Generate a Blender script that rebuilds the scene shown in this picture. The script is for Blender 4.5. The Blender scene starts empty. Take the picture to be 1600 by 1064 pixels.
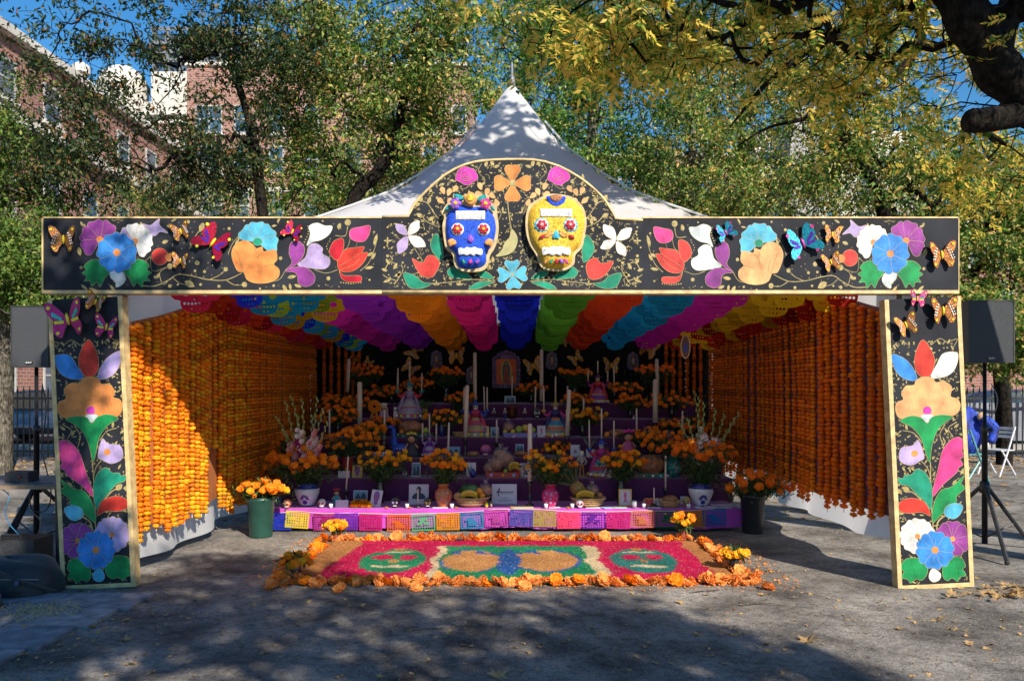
import bpy, math, random
import numpy as np
from mathutils import Vector, Matrix
from mathutils.geometry import tessellate_polygon
random.seed(7); RNG = np.random.default_rng(11)
S = bpy.context.scene; C = S.collection
PI = math.pi
# ---------------------------------------------------------------- camera, sky, sun
F, CX, HY, D0, CH = 1220.0, 800.0, 600.0, 6.2, 1.62
cd = bpy.data.cameras.new('camera'); cam = bpy.data.objects.new('camera', cd); C.objects.link(cam)
cam.location = (0, -D0, CH); cam.rotation_euler = (PI/2, 0, 0)
cd.sensor_width = 36; cd.lens = F/1600*36; cd.shift_y = 68/1600; cd.clip_start = .05; cd.clip_end = 900
S.camera = cam
SUNV = Vector((-.61, 1.0, -.83)).normalized()
w = bpy.data.worlds.new('World'); S.world = w; w.use_nodes = True
nt = w.node_tree; sky = nt.nodes.new('ShaderNodeTexSky'); sky.sky_type = 'NISHITA'; sky.sun_disc = False
sky.sun_elevation = math.radians(35.3); sky.sun_rotation = math.radians(148.6)
sky.air_density = 1.5; sky.dust_density = 0; sky.ozone_density = 8.0; sky.altitude = 0
hs = nt.nodes.new('ShaderNodeHueSaturation'); hs.inputs['Saturation'].default_value = 1.22; nt.links.new(sky.outputs[0], hs.inputs['Color']); nt.links.new(hs.outputs[0], nt.nodes['Background'].inputs[0]); nt.nodes['Background'].inputs[1].default_value = .088
sl = bpy.data.lights.new('sun', 'SUN'); sl.energy = 5.0; sl.angle = math.radians(.55); sl.color = (1, .91, .78)
so = bpy.data.objects.new('sun', sl); C.objects.link(so); so.rotation_euler = SUNV.to_track_quat('-Z', 'Y').to_euler()
V = S.view_settings; V.view_transform = 'Standard'; V.look = 'None'; V.exposure = .72; V.gamma = 1; V.use_curve_mapping = False

# ---------------------------------------------------------------- helpers
def P(px, py, Y):
    d = Y + D0
    return Vector(((px-CX)*d/F, Y, CH-(py-HY)*d/F))
class MB:
    def __init__(s): s.v = []; s.f = []; s.m = []
    def box(s, x0, x1, y0, y1, z0, z1, m=0):
        b = len(s.v); s.v += [(x0,y0,z0),(x1,y0,z0),(x1,y1,z0),(x0,y1,z0),(x0,y0,z1),(x1,y0,z1),(x1,y1,z1),(x0,y1,z1)]
        for q in ((0,3,2,1),(4,5,6,7),(0,1,5,4),(1,2,6,5),(2,3,7,6),(3,0,4,7)): s.f.append([b+i for i in q]); s.m.append(m)
        return s
    def tube(s, pts, r, n=8, m=0, cap=True):
        pts = [Vector(p) for p in pts]; rs = r if isinstance(r, (list, tuple)) else [r]*len(pts)
        b = len(s.v); up = None
        for i, p in enumerate(pts):
            t = (pts[min(i+1, len(pts)-1)]-pts[max(i-1, 0)]).normalized()
            if up is None:
                a = Vector((0,0,1)) if abs(t.z) < .9 else Vector((1,0,0)); up = t.cross(a).normalized()
            else:
                up = (up-t*up.dot(t)).normalized()
            q = t.cross(up)
            for k in range(n):
                a = 2*PI*k/n; s.v.append(tuple(p+(up*math.cos(a)+q*math.sin(a))*rs[i]))
        for i in range(len(pts)-1):
            for k in range(n):
                k2 = (k+1) % n; s.f.append([b+i*n+k, b+i*n+k2, b+(i+1)*n+k2, b+(i+1)*n+k]); s.m.append(m)
        if cap:
            s.f.append([b+k for k in range(n)][::-1]); s.m.append(m)
            e = b+(len(pts)-1)*n; s.f.append([e+k for k in range(n)]); s.m.append(m)
        return s
    def lathe(s, prof, n=16, m=0, c=(0,0,0), mfun=None, sy=1):
        b = len(s.v)
        for r, z in prof:
            for k in range(n):
                a = 2*PI*k/n; s.v.append((c[0]+r*math.cos(a), c[1]+r*math.sin(a)*sy, c[2]+z))
        for i in range(len(prof)-1):
            for k in range(n):
                k2 = (k+1) % n; s.f.append([b+i*n+k, b+i*n+k2, b+(i+1)*n+k2, b+(i+1)*n+k]); s.m.append(mfun(i) if mfun else m)
        if prof[0][0] > 1e-4: s.f.append([b+k for k in range(n)][::-1]); s.m.append(m)
        if prof[-1][0] > 1e-4: s.f.append([b+(len(prof)-1)*n+k for k in range(n)]); s.m.append(m)
        return s
    def ball(s, c, r, nu=10, nv=6, m=0, rot=None, jit=0):
        r = (r, r, r) if not isinstance(r, (list, tuple)) else r
        b = len(s.v); R = rot or Matrix.Identity(3); c = Vector(c)
        for j in range(nv+1):
            ph = PI*j/nv
            for i in range(nu):
                th = 2*PI*i/nu; k = 1+random.uniform(-jit, jit)
                s.v.append(tuple(c+R@Vector((r[0]*k*math.sin(ph)*math.cos(th), r[1]*k*math.sin(ph)*math.sin(th), r[2]*k*math.cos(ph)))))
        for j in range(nv):
            for i in range(nu):
                i2 = (i+1) % nu; s.f.append([b+j*nu+i, b+(j+1)*nu+i, b+(j+1)*nu+i2, b+j*nu+i2]); s.m.append(m)
        return s
    def prism(s, out, y0, y1, holes=(), m=0, sides=True, tf=None):
        """outline in (x, z); front face at y0 (towards the viewer), back at y1"""
        loops = [list(out)]+[list(h) for h in holes]
        def area(l): return sum(l[i][0]*l[(i+1) % len(l)][1]-l[(i+1) % len(l)][0]*l[i][1] for i in range(len(l)))
        if area(loops[0]) < 0: loops[0].reverse()
        for h in loops[1:]:
            if area(h) > 0: h.reverse()
        tris = tessellate_polygon([[Vector((x, z, 0)) for x, z in l] for l in loops])
        flat = [p for l in loops for p in l]; n = len(flat); b = len(s.v)
        T = tf or (lambda x, y, z: (x, y, z))
        s.v += [T(x, y0, z) for x, z in flat]
        for t in tris:
            a = flat[t[0]], flat[t[1]], flat[t[2]]
            cr = (a[1][0]-a[0][0])*(a[2][1]-a[0][1])-(a[1][1]-a[0][1])*(a[2][0]-a[0][0])
            q = [b+t[0], b+t[1], b+t[2]]
            if cr < 0: q.reverse()
            s.f.append(q); s.m.append(m)
        if sides:
            s.v += [T(x, y1, z) for x, z in flat]; o = 0
            for l in loops:
                L = len(l)
                for i in range(L):
                    j = (i+1) % L; s.f.append([b+o+i, b+n+o+i, b+n+o+j, b+o+j]); s.m.append(m)
                o += L
            for q in [x for x in s.f[-(len(tris)+n):-n]]: s.f.append([i+n for i in q][::-1]); s.m.append(m)
        return s
    def puff(s, out, y, h, m=0, steps=4):
        """a padded shape: outline rises to a domed front of height h towards -y"""
        cx = sum(p[0] for p in out)/len(out); cz = sum(p[1] for p in out)/len(out); b = len(s.v); n = len(out)
        for j in range(steps+1):
            t = j/steps; k = 1-.32*t; d = h*math.sin(t*PI/2)**.7
            for x, z in out: s.v.append((cx+(x-cx)*k, y-d, cz+(z-cz)*k))
        s.v.append((cx, y-h*1.08, cz)); e = len(s.v)-1
        A = sum(out[i][0]*out[(i+1) % n][1]-out[(i+1) % n][0]*out[i][1] for i in range(n))
        for j in range(steps):
            for i in range(n):
                k = (i+1) % n; q = [b+j*n+i, b+j*n+k, b+(j+1)*n+k, b+(j+1)*n+i]
                s.f.append(q if A > 0 else q[::-1]); s.m.append(m)
        for i in range(n):
            k = (i+1) % n; q = [b+steps*n+i, b+steps*n+k, e]; s.f.append(q if A > 0 else q[::-1]); s.m.append(m)
        return s
    def quad(s, a, b, c, d, m=0):
        k = len(s.v); s.v += [tuple(a), tuple(b), tuple(c), tuple(d)]; s.f.append([k, k+1, k+2, k+3]); s.m.append(m); return s
    def merge(s, o, M=None, m=0):
        b = len(s.v); M = M or Matrix.Identity(4)
        s.v += [tuple(M@Vector(p)) for p in o.v]; s.f += [[b+i for i in q] for q in o.f]; s.m += [x+m for x in o.m]; return s
    def mesh(s, name, mats, smooth=False):
        me = bpy.data.meshes.new(name); me.from_pydata(s.v, [], s.f)
        mats = mats if isinstance(mats, (list, tuple)) else [mats]
        for x in mats: me.materials.append(x)
        if len(mats) > 1: me.polygons.foreach_set('material_index', s.m)
        if smooth: me.polygons.foreach_set('use_smooth', [True]*len(me.polygons))
        me.update(); return me
def link(name, me, parent=None, loc=None, rot=None, sc=None):
    o = bpy.data.objects.new(name, me); C.objects.link(o)
    if parent is not None: o.parent = parent
    if loc is not None: o.location = loc
    if rot is not None: o.rotation_euler = rot
    if sc is not None: o.scale = (sc, sc, sc) if not isinstance(sc, (tuple, list)) else sc
    return o
def obj(name, mb, mats, parent=None, smooth=False, **k): return link(name, mb.mesh(name, mats, smooth), parent, **k)
def tag(o, label, cat, group=None, kind=None):
    if label: o['label'] = label
    if cat: o['category'] = cat
    if group: o['group'] = group
    if kind: o['kind'] = kind
    return o
def thing(name, label, cat, loc=(0,0,0), rz=0, group=None):
    o = bpy.data.objects.new(name, None); C.objects.link(o); o.location = loc; o.rotation_euler = (0, 0, rz); o.empty_display_size = .1
    return tag(o, label, cat, group)
def struct(name, mb, mats, smooth=False): o = obj(name, mb, mats, None, smooth); o['kind'] = 'structure'; return o
def dup(root, loc=None, rot=None, label=None, group=None, sc=None):
    def cp(o, par):
        c = o.copy(); C.objects.link(c)
        if par is not None: c.parent = par
        for ch in KIDS(o): cp(ch, c)
        return c
    r = cp(root, None)
    if loc is not None: r.location = loc
    if rot is not None: r.rotation_euler = rot
    if sc is not None: r.scale = (sc,)*3 if not isinstance(sc, (tuple, list)) else sc
    if label: r['label'] = label
    if group: r['group'] = group
    return r
def KIDS(o): return list(o.children)
def rnd(a, b): return random.uniform(a, b)
def smooth(pts, n=5):
    N = len(pts); out = []
    for i in range(N):
        p0, p1, p2, p3 = [pts[(i+k-1) % N] for k in range(4)]
        for j in range(n):
            t = j/n
            out.append(tuple(.5*(2*p1[a]+(p2[a]-p0[a])*t+(2*p0[a]-5*p1[a]+4*p2[a]-p3[a])*t*t+(3*p1[a]-p0[a]-3*p2[a]+p3[a])*t**3) for a in (0, 1)))
    return out
def curve(pts, n=6):
    pts = [Vector(p) for p in pts]; q = [pts[0]]+pts+[pts[-1]]; out = []
    for i in range(1, len(q)-2):
        for j in range(n):
            t = j/n; p0, p1, p2, p3 = q[i-1:i+3]
            out.append(.5*(2*p1+(p2-p0)*t+(2*p0-5*p1+4*p2-p3)*t*t+(3*p1-p0-3*p2+p3)*t**3))
    out.append(pts[-1]); return out
# ---------------------------------------------------------------- materials
MATS = {}
def mat(name, col, rough=.6, var=.12, scale=12., bump=.0, bscale=60., metal=0., spec=.5, sheen=0., trans=0., coat=0., dark=None):
    if name in MATS: return MATS[name]
    m = bpy.data.materials.new(name); m.use_nodes = True; MATS[name] = m
    N = m.node_tree.nodes; L = m.node_tree.links; b = N['Principled BSDF']
    b.inputs['Roughness'].default_value = rough; b.inputs['Metallic'].default_value = metal; b.inputs['Specular IOR Level'].default_value = spec
    if coat: b.inputs['Coat Weight'].default_value = coat; b.inputs['Coat Roughness'].default_value = .12
    if sheen: b.inputs['Sheen Weight'].default_value = sheen
    tc = N.new('ShaderNodeTexCoord'); no = N.new('ShaderNodeTexNoise'); no.inputs['Scale'].default_value = scale; no.inputs['Detail'].default_value = 5
    L.new(tc.outputs['Object'], no.inputs['Vector'])
    cr = N.new('ShaderNodeMix'); cr.data_type = 'RGBA'
    a = [max(0, c*(1-var*1.6)) for c in col]; d = [min(1, c*(1+var*1.2)) for c in col]
    if dark: a = dark
    cr.inputs[6].default_value = (*a, 1); cr.inputs[7].default_value = (*d, 1)
    mr = N.new('ShaderNodeMapRange'); mr.inputs[1].default_value = .32; mr.inputs[2].default_value = .68
    L.new(no.outputs[0], mr.inputs[0]); L.new(mr.outputs[0], cr.inputs[0]); L.new(cr.outputs[2], b.inputs['Base Color'])
    if bump:
        n2 = N.new('ShaderNodeTexNoise'); n2.inputs['Scale'].default_value = bscale; n2.inputs['Detail'].default_value = 4
        L.new(tc.outputs['Object'], n2.inputs['Vector']); bp = N.new('ShaderNodeBump'); bp.inputs['Strength'].default_value = bump; bp.inputs['Distance'].default_value = .01
        L.new(n2.outputs[0], bp.inputs['Height']); L.new(bp.outputs[0], b.inputs['Normal'])
    if trans:
        tr = N.new('ShaderNodeBsdfTranslucent'); L.new(cr.outputs[2], tr.inputs[0]); mx = N.new('ShaderNodeMixShader'); mx.inputs[0].default_value = trans
        out = N['Material Output']; L.new(b.outputs[0], mx.inputs[1]); L.new(tr.outputs[0], mx.inputs[2]); L.new(mx.outputs[0], out.inputs[0])
    return m
def islandmat(name, stops, rough=.5, trans=.5, spec=.4, hue=None):
    """each separate leaf or petal takes its own colour from the ramp"""
    m = bpy.data.materials.new(name); m.use_nodes = True; MATS[name] = m
    N = m.node_tree.nodes; L = m.node_tree.links; b = N['Principled BSDF']; b.inputs['Roughness'].default_value = rough; b.inputs['Specular IOR Level'].default_value = spec
    g = N.new('ShaderNodeNewGeometry'); r = N.new('ShaderNodeValToRGB'); r.color_ramp.interpolation = 'LINEAR'
    while len(r.color_ramp.elements) < len(stops): r.color_ramp.elements.new(.5)
    for e, (p, c) in zip(r.color_ramp.elements, stops): e.position = p; e.color = (*c, 1)
    L.new(g.outputs['Random Per Island'], r.inputs[0]); L.new(r.outputs[0], b.inputs['Base Color'])
    if trans:
        t = N.new('ShaderNodeBsdfTranslucent'); L.new(r.outputs[0], t.inputs[0]); mx = N.new('ShaderNodeMixShader'); mx.inputs[0].default_value = trans
        L.new(b.outputs[0], mx.inputs[1]); L.new(t.outputs[0], mx.inputs[2]); L.new(mx.outputs[0], N['Material Output'].inputs[0])
    return m
blackcloth = mat('black_canvas', (.019,.021,.028), .7, .3, 3, .35, 260, spec=.22)
gold = mat('gold_paint', (.36,.28,.11), .5, .2, 30, .1, spec=.4)
goldtape = mat('gold_fabric_edge', (.60,.43,.20), .55, .2, 14, .3, 90)
whitetent = mat('white_tent_vinyl', (.80,.80,.80), .5, .04, 2, .05, 20, trans=.47)
barkd = mat('dark_bark', (.018,.014,.011), .9, .5, 14, .9, 30)
barkl = mat('grey_bark', (.13,.115,.09), .9, .4, 14, .8, 30)
blackmetal = mat('black_metal', (.018,.018,.02), .4, .2, 20, .05, spec=.5)
blackplastic = mat('black_plastic', (.03,.031,.034), .5, .2, 60, .2, 300)
white = mat('white_paint', (.8,.8,.78), .5, .05, 10)
cream = mat('cream_paint', (.72,.62,.42), .55, .1, 10)
for _n in ('dark_bark', 'grey_bark'):      # long furrows along the wood
    _m = MATS[_n]; _N = _m.node_tree.nodes; _L = _m.node_tree.links; _tc = [q for q in _N if q.type == 'TEX_COORD'][0]
    _mp = _N.new('ShaderNodeMapping'); _mp.inputs['Scale'].default_value = (38, 38, 9); _L.new(_tc.outputs['Object'], _mp.inputs[0])
    _no = _N.new('ShaderNodeTexNoise'); _no.inputs['Scale'].default_value = 1; _no.inputs['Detail'].default_value = 6; _no.inputs['Roughness'].default_value = .65; _L.new(_mp.outputs[0], _no.inputs['Vector'])
    _b = _N['Principled BSDF']; _b.inputs['Specular IOR Level'].default_value = .15; _bp = _N.new('ShaderNodeBump'); _bp.inputs['Strength'].default_value = 1; _bp.inputs['Distance'].default_value = .05; _L.new(_no.outputs[0], _bp.inputs['Height']); _L.new(_bp.outputs[0], _b.inputs['Normal'])
    _mr = _N.new('ShaderNodeMapRange'); _mr.inputs[1].default_value = .35; _mr.inputs[2].default_value = .62; _mr.inputs[3].default_value = .25; _mr.inputs[4].default_value = 1.5; _L.new(_no.outputs[0], _mr.inputs[0])
    _h = _N.new('ShaderNodeHueSaturation'); _s = _b.inputs['Base Color'].links[0].from_socket; _L.new(_s, _h.inputs['Color']); _L.new(_mr.outputs[0], _h.inputs['Value']); _L.new(_h.outputs[0], _b.inputs['Base Color'])
leafg = islandmat('leaf_green', [(0,(.04,.11,.02)),(.35,(.09,.23,.03)),(.7,(.19,.36,.055)),(.88,(.42,.50,.09)),(1,(.62,.50,.12))])
leafdark = islandmat('leaf_dark_green', [(0,(.015,.035,.012)),(.5,(.035,.07,.02)),(.8,(.08,.12,.03)),(.93,(.25,.20,.06)),(1,(.34,.12,.04))])
leafmix = islandmat('leaf_green_gold', [(0,(.04,.10,.02)),(.4,(.12,.24,.04)),(.65,(.28,.38,.07)),(.86,(.66,.56,.18)),(1,(.70,.38,.10))])
leafy = islandmat('leaf_yellow', [(0,(.06,.16,.02)),(.28,(.16,.30,.04)),(.42,(.52,.48,.06)),(.6,(.80,.58,.08)),(.85,(.90,.64,.14)),(1,(.82,.44,.06))], trans=.6)
leafbright = islandmat('leaf_bright_green', [(0,(.05,.11,.02)),(.5,(.13,.24,.04)),(.85,(.28,.36,.07)),(1,(.45,.40,.10))])

# ---------------------------------------------------------------- ground
def ground():
    N = 150; xs = np.sign(np.linspace(-1, 1, N))*np.abs(np.linspace(-1, 1, N))**3*140; ys = -12+(np.linspace(0, 1, N)**2.6)*260
    mb = MB()
    for j in range(N):
        for i in range(N): mb.v.append((xs[i], ys[j], 0.0))
    for j in range(N-1):
        for i in range(N-1): mb.f.append([j*N+i, j*N+i+1, (j+1)*N+i+1, (j+1)*N+i]); mb.m.append(0)
    m = bpy.data.materials.new('worn_asphalt'); m.use_nodes = True; n = m.node_tree.nodes; L = m.node_tree.links; b = n['Principled BSDF']; b.inputs['Roughness'].default_value = .9; b.inputs['Specular IOR Level'].default_value = .25
    tc = n.new('ShaderNodeTexCoord')
    def noise(sc, det=6, rough=.6):
        q = n.new('ShaderNodeTexNoise'); q.inputs['Scale'].default_value = sc; q.inputs['Detail'].default_value = det; q.inputs['Roughness'].default_value = rough; L.new(tc.outputs['Object'], q.inputs['Vector']); return q.outputs[0]
    def ramp(x, stops):
        r = n.new('ShaderNodeValToRGB')
        while len(r.color_ramp.elements) < len(stops): r.color_ramp.elements.new(.5)
        for e, (p, c) in zip(r.color_ramp.elements, stops): e.position = p; e.color = (*c, 1)
        L.new(x, r.inputs[0]); return r.outputs[0]
    def mix(f, a, c, mode='MIX'):
        q = n.new('ShaderNodeMix'); q.data_type = 'RGBA'; q.blend_type = mode; 
        (L.new(f, q.inputs[0]) if not isinstance(f, float) else setattr(q.inputs[0], 'default_value', f)); L.new(a, q.inputs[6]); L.new(c, q.inputs[7]); return q.outputs[2]
    base = ramp(noise(1.1, 9, .66), [(.30,(.09,.079,.069)),(.42,(.185,.167,.147)),(.56,(.31,.284,.252)),(.70,(.44,.405,.36))])
    grit = ramp(noise(70, 5, .78), [(.36,(.22,.21,.20)),(.47,(.9,.9,.9)),(.58,(1.0,1.0,1.0)),(.70,(2.0,1.9,1.8))])
    grit2 = ramp(noise(16, 7, .75), [(.38,(.55,.53,.50)),(.5,(1,1,1)),(.62,(1.15,1.14,1.12))]); base = mix(.9, base, grit2, 'MULTIPLY')
    col = mix(.95, base, grit, 'MULTIPLY')
    stain = ramp(noise(2.3, 6, .7), [(.40,(.55,.54,.55)),(.52,(1,1,1))])
    col = mix(.8, col, stain, 'MULTIPLY')
    dust = ramp(noise(5.5, 8, .7), [(.54,(0,0,0)),(.70,(1,1,1))])
    dc = n.new('ShaderNodeRGB'); dc.outputs[0].default_value = (.34,.30,.25,1)
    dm = n.new('ShaderNodeMath'); dm.operation = 'MULTIPLY'; L.new(dust, dm.inputs[0]); dm.inputs[1].default_value = .55
    col = mix(dm.outputs[0], col, dc.outputs[0])
    vo = n.new('ShaderNodeTexVoronoi'); vo.feature = 'DISTANCE_TO_EDGE'; vo.inputs['Scale'].default_value = .42
    ad = n.new('ShaderNodeVectorMath'); ad.operation = 'ADD'; nn = n.new('ShaderNodeTexNoise'); nn.inputs['Scale'].default_value = 3; nn.inputs['Detail'].default_value = 5; L.new(tc.outputs['Object'], nn.inputs['Vector'])
    scn = n.new('ShaderNodeVectorMath'); scn.operation = 'SCALE'; scn.inputs['Scale'].default_value = .5; L.new(nn.outputs['Color'], scn.inputs[0]); L.new(tc.outputs['Object'], ad.inputs[0]); L.new(scn.outputs[0], ad.inputs[1]); L.new(ad.outputs[0], vo.inputs['Vector'])
    crk = ramp(vo.outputs['Distance'], [(0,(.35,.35,.35)),(.006,(1,1,1))])
    col = mix(.35, col, crk, 'MULTIPLY')
    L.new(col, b.inputs['Base Color'])
    bp = n.new('ShaderNodeBump'); bp.inputs['Strength'].default_value = 1.0; bp.inputs['Distance'].default_value = .02
    mh = n.new('ShaderNodeMath'); mh.operation = 'ADD'; L.new(noise(45, 6, .75), mh.inputs[0]); L.new(noise(9, 4), mh.inputs[1]); L.new(mh.outputs[0], bp.inputs['Height']); L.new(bp.outputs[0], b.inputs['Normal'])
    struct('ground', mb, m)
ground()
# street beyond the fence and its pavement
asph = mat('street_asphalt', (.07,.07,.075), .9, .3, 2, .3)
struct('road', MB().box(-60, 60, 13.2, 24, -.05, .012), asph)
struct('pavement', MB().box(-60, 60, 24, 28.5, -.05, .13), mat('concrete', (.32,.31,.29), .9, .15, 3, .3))
st = struct('kerb', MB().box(-60, 60, 12.9, 13.2, -.05, .13), MATS['concrete'])
# stone slabs at the lower left corner
slabm = [mat('slab_stone_%s' % k, c, .85, .25, 9, .6, 40) for k, c in (('grey',(.20,.20,.21)),('pale',(.26,.25,.25)),('blue',(.17,.18,.20)))]
sp = thing('slab_edging', 'row of grey stone paving slabs at the lower left corner beside the black bags', 'paving')
sp['kind'] = 'structure'; del sp['category']
for i in range(5):
    for j in range(2):
        x0 = -4.05+j*.62+.02*i; y0 = -2.3+i*.42
        o = obj('slab', MB().box(x0+.008, x0+.61-(.05*(4-i) if j else 0), y0+.008, y0+.41, -.03, .018+rnd(0,.01)), slabm[(i*2+j) % 3], sp)
# ---------------------------------------------------------------- buildings
def brickmat(name, c1, c2, mortar, sc=1.0):
    m = bpy.data.materials.new(name); m.use_nodes = True; n = m.node_tree.nodes; L = m.node_tree.links; b = n['Principled BSDF']; b.inputs['Roughness'].default_value = .9
    tc = n.new('ShaderNodeTexCoord'); sx = n.new('ShaderNodeSeparateXYZ'); L.new(tc.outputs['Object'], sx.inputs[0])
    ad = n.new('ShaderNodeMath'); ad.operation = 'ADD'; L.new(sx.outputs[0], ad.inputs[0]); L.new(sx.outputs[1], ad.inputs[1])
    cb = n.new('ShaderNodeCombineXYZ'); L.new(ad.outputs[0], cb.inputs[0]); L.new(sx.outputs[2], cb.inputs[1])
    br = n.new('ShaderNodeTexBrick'); br.inputs['Scale'].default_value = 1/.24*sc/2; br.inputs['Color1'].default_value = (*c1, 1); br.inputs['Color2'].default_value = (*c2, 1); br.inputs['Mortar'].default_value = (*mortar, 1)
    br.inputs['Mortar Size'].default_value = .03; br.inputs['Brick Width'].default_value = .8; br.inputs['Row Height'].default_value = .3
    L.new(cb.outputs[0], br.inputs[0])
    no = n.new('ShaderNodeTexNoise'); no.inputs['Scale'].default_value = .35; no.inputs['Detail'].default_value = 6; L.new(tc.outputs['Object'], no.inputs[0])
    mx = n.new('ShaderNodeMix'); mx.data_type = 'RGBA'; mx.blend_type = 'MULTIPLY'; mx.inputs[0].default_value = .5; L.new(br.outputs[0], mx.inputs[6]); L.new(no.outputs[0], mx.inputs[7]); L.new(mx.outputs[2], b.inputs['Base Color'])
    bp = n.new('ShaderNodeBump'); bp.inputs['Strength'].default_value = .5; bp.inputs['Distance'].default_value = .02; L.new(br.outputs['Fac'], bp.inputs['Height']); bp.invert = True; L.new(bp.outputs[0], b.inputs['Normal'])
    return m
brick = brickmat('red_brick', (.36,.145,.105), (.27,.10,.075), (.40,.34,.30))
brick2 = brickmat('pink_brick', (.42,.20,.155), (.33,.145,.11), (.45,.39,.35))
limest = mat('limestone', (.52,.49,.44), .85, .1, .6, .2); glass = mat('window_glass', (.05,.09,.13), .06, .3, .7, spec=1.0); concr = MATS['concrete']
frame_w = mat('window_frame_paint', (.36,.36,.35), .5, .1)
def window(par, x0, x1, y, z0, z1, side='front', rows=2, cols=1, fm=None):
    """window recessed in a wall; side front: wall faces -y at y; side left: wall faces +x at x=y (x0,x1 are then y)"""
    fm = fm or frame_w; t = .09
    fb = MB(); gb = MB(); sb = MB()
    def bx(mb, a0, a1, d0, d1, c0, c1):
        if side == 'front': mb.box(a0, a1, y+d0, y+d1, c0, c1)
        else: mb.box(y-d1, y-d0, a0, a1, c0, c1)
    bx(gb, x0+t, x1-t, -.02, .03, z0+t, z1-t)
    bx(fb, x0, x0+t, -.06, .02, z0, z1); bx(fb, x1-t, x1, -.06, .02, z0, z1); bx(fb, x0+t, x1-t, -.06, .02, z1-t, z1); bx(fb, x0+t, x1-t, -.06, .02, z0, z0+t)
    for r in range(1, rows): z = z0+(z1-z0)*r/rows; bx(fb, x0+t, x1-t, -.05, -.022, z-.04, z+.04)
    for c in range(1, cols): x = x0+(x1-x0)*c/cols; bx(fb, x-.035, x+.035, -.048, -.024, z0+t, z1-t)
    bx(sb, x0-.12, x1+.12, -.16, .02, z0-.16, z0-.003)
    wd = obj('window', fb, fm, par); obj('pane', gb, glass, wd); obj('sill', sb, limest, wd)
# long brick building on the left, facade running away from us
def left_building():
    b = thing('brick_building', 'tall red brick building on the left running away along the street with pale stone bands', 'building', (0,0,0))
    X = -20.0
    obj('wall', MB().box(-34, X, 22, 46, 0, 15.4), brick, b)
    cb = MB().box(-34.3, X+.35, 21.7, 46.3, 15.4, 15.75); cb.box(-34.2, X+.5, 21.6, 46, 11.9, 12.35).box(-34.2, X+.25, 21.6, 46, 3.6, 3.9)
    obj('cornice', cb, limest, b)
    for i in range(7):
        y = 24+i*3.1
        for z0, h in ((12.9,1.6),(8.3,2.4),(4.6,2.3),(.9,2.2)): window(b, y, y+1.25, X, z0, z0+h, 'left', 2, 1)
    obj('roof_vent', MB().lathe([(.25,0),(.25,.8),(.4,.85),(.4,1.2),(.1,1.4)], 10, c=(-20.8,31.5,15.75)), limest, b)
left_building()
def main_building():
    b = thing('apartment_building', 'pinkish brick apartment block spanning the view behind the trees and the tent', 'building', (0,0,0))
    Y = 44.0; d = Y+D0; X = lambda px: (px-800)*d/F; Z = lambda py: CH-(py-600)*d/F
    obj('wall', MB().box(X(292), X(730), Y, Y+14, 0, Z(104)), brick2, b)
    obj('side_wall', MB().box(X(120), X(292)-.01, Y+1, Y+13, 0, Z(186)), brick2, b)
    obj('rear_wall', MB().box(X(730)+.01, X(1160), Y+1.5, Y+13, 0, Z(235)), brick2, b)
    cb = MB().box(X(290), X(733), Y-.15, Y+14, Z(104), Z(99)); cb.box(X(118), X(292)-.2, Y+.8, Y+13, Z(186)+.003, Z(181)).box(X(118), X(291), Y+.85, Y+.99, Z(221), Z(211)).box(X(728), X(1162), Y+1.3, Y+13, Z(235)+.003, Z(231))
    cb.box(X(292), X(730), Y-.12, Y-.003, Z(300), Z(293))
    obj('cornice', cb, limest, b)
    for px in (306, 366, 420, 475, 540, 600, 660, 705):
        for py in (165, 228, 300, 375, 450): window(b, X(px), X(px+(42 if px == 306 else 24)), Y, Z(py+44), Z(py), 'front', 2, 1 if px != 306 else 2)
    for px in (135, 180, 240):
        for py in (235, 310, 390): window(b, X(px), X(px+26), Y+1, Z(py+42), Z(py), 'front', 2, 2)
    for px in (760, 830, 900, 970, 1040, 1100):
        for py in (250, 320, 400): window(b, X(px), X(px+26), Y+1.5, Z(py+42), Z(py), 'front', 2, 2)
main_building()
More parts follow.
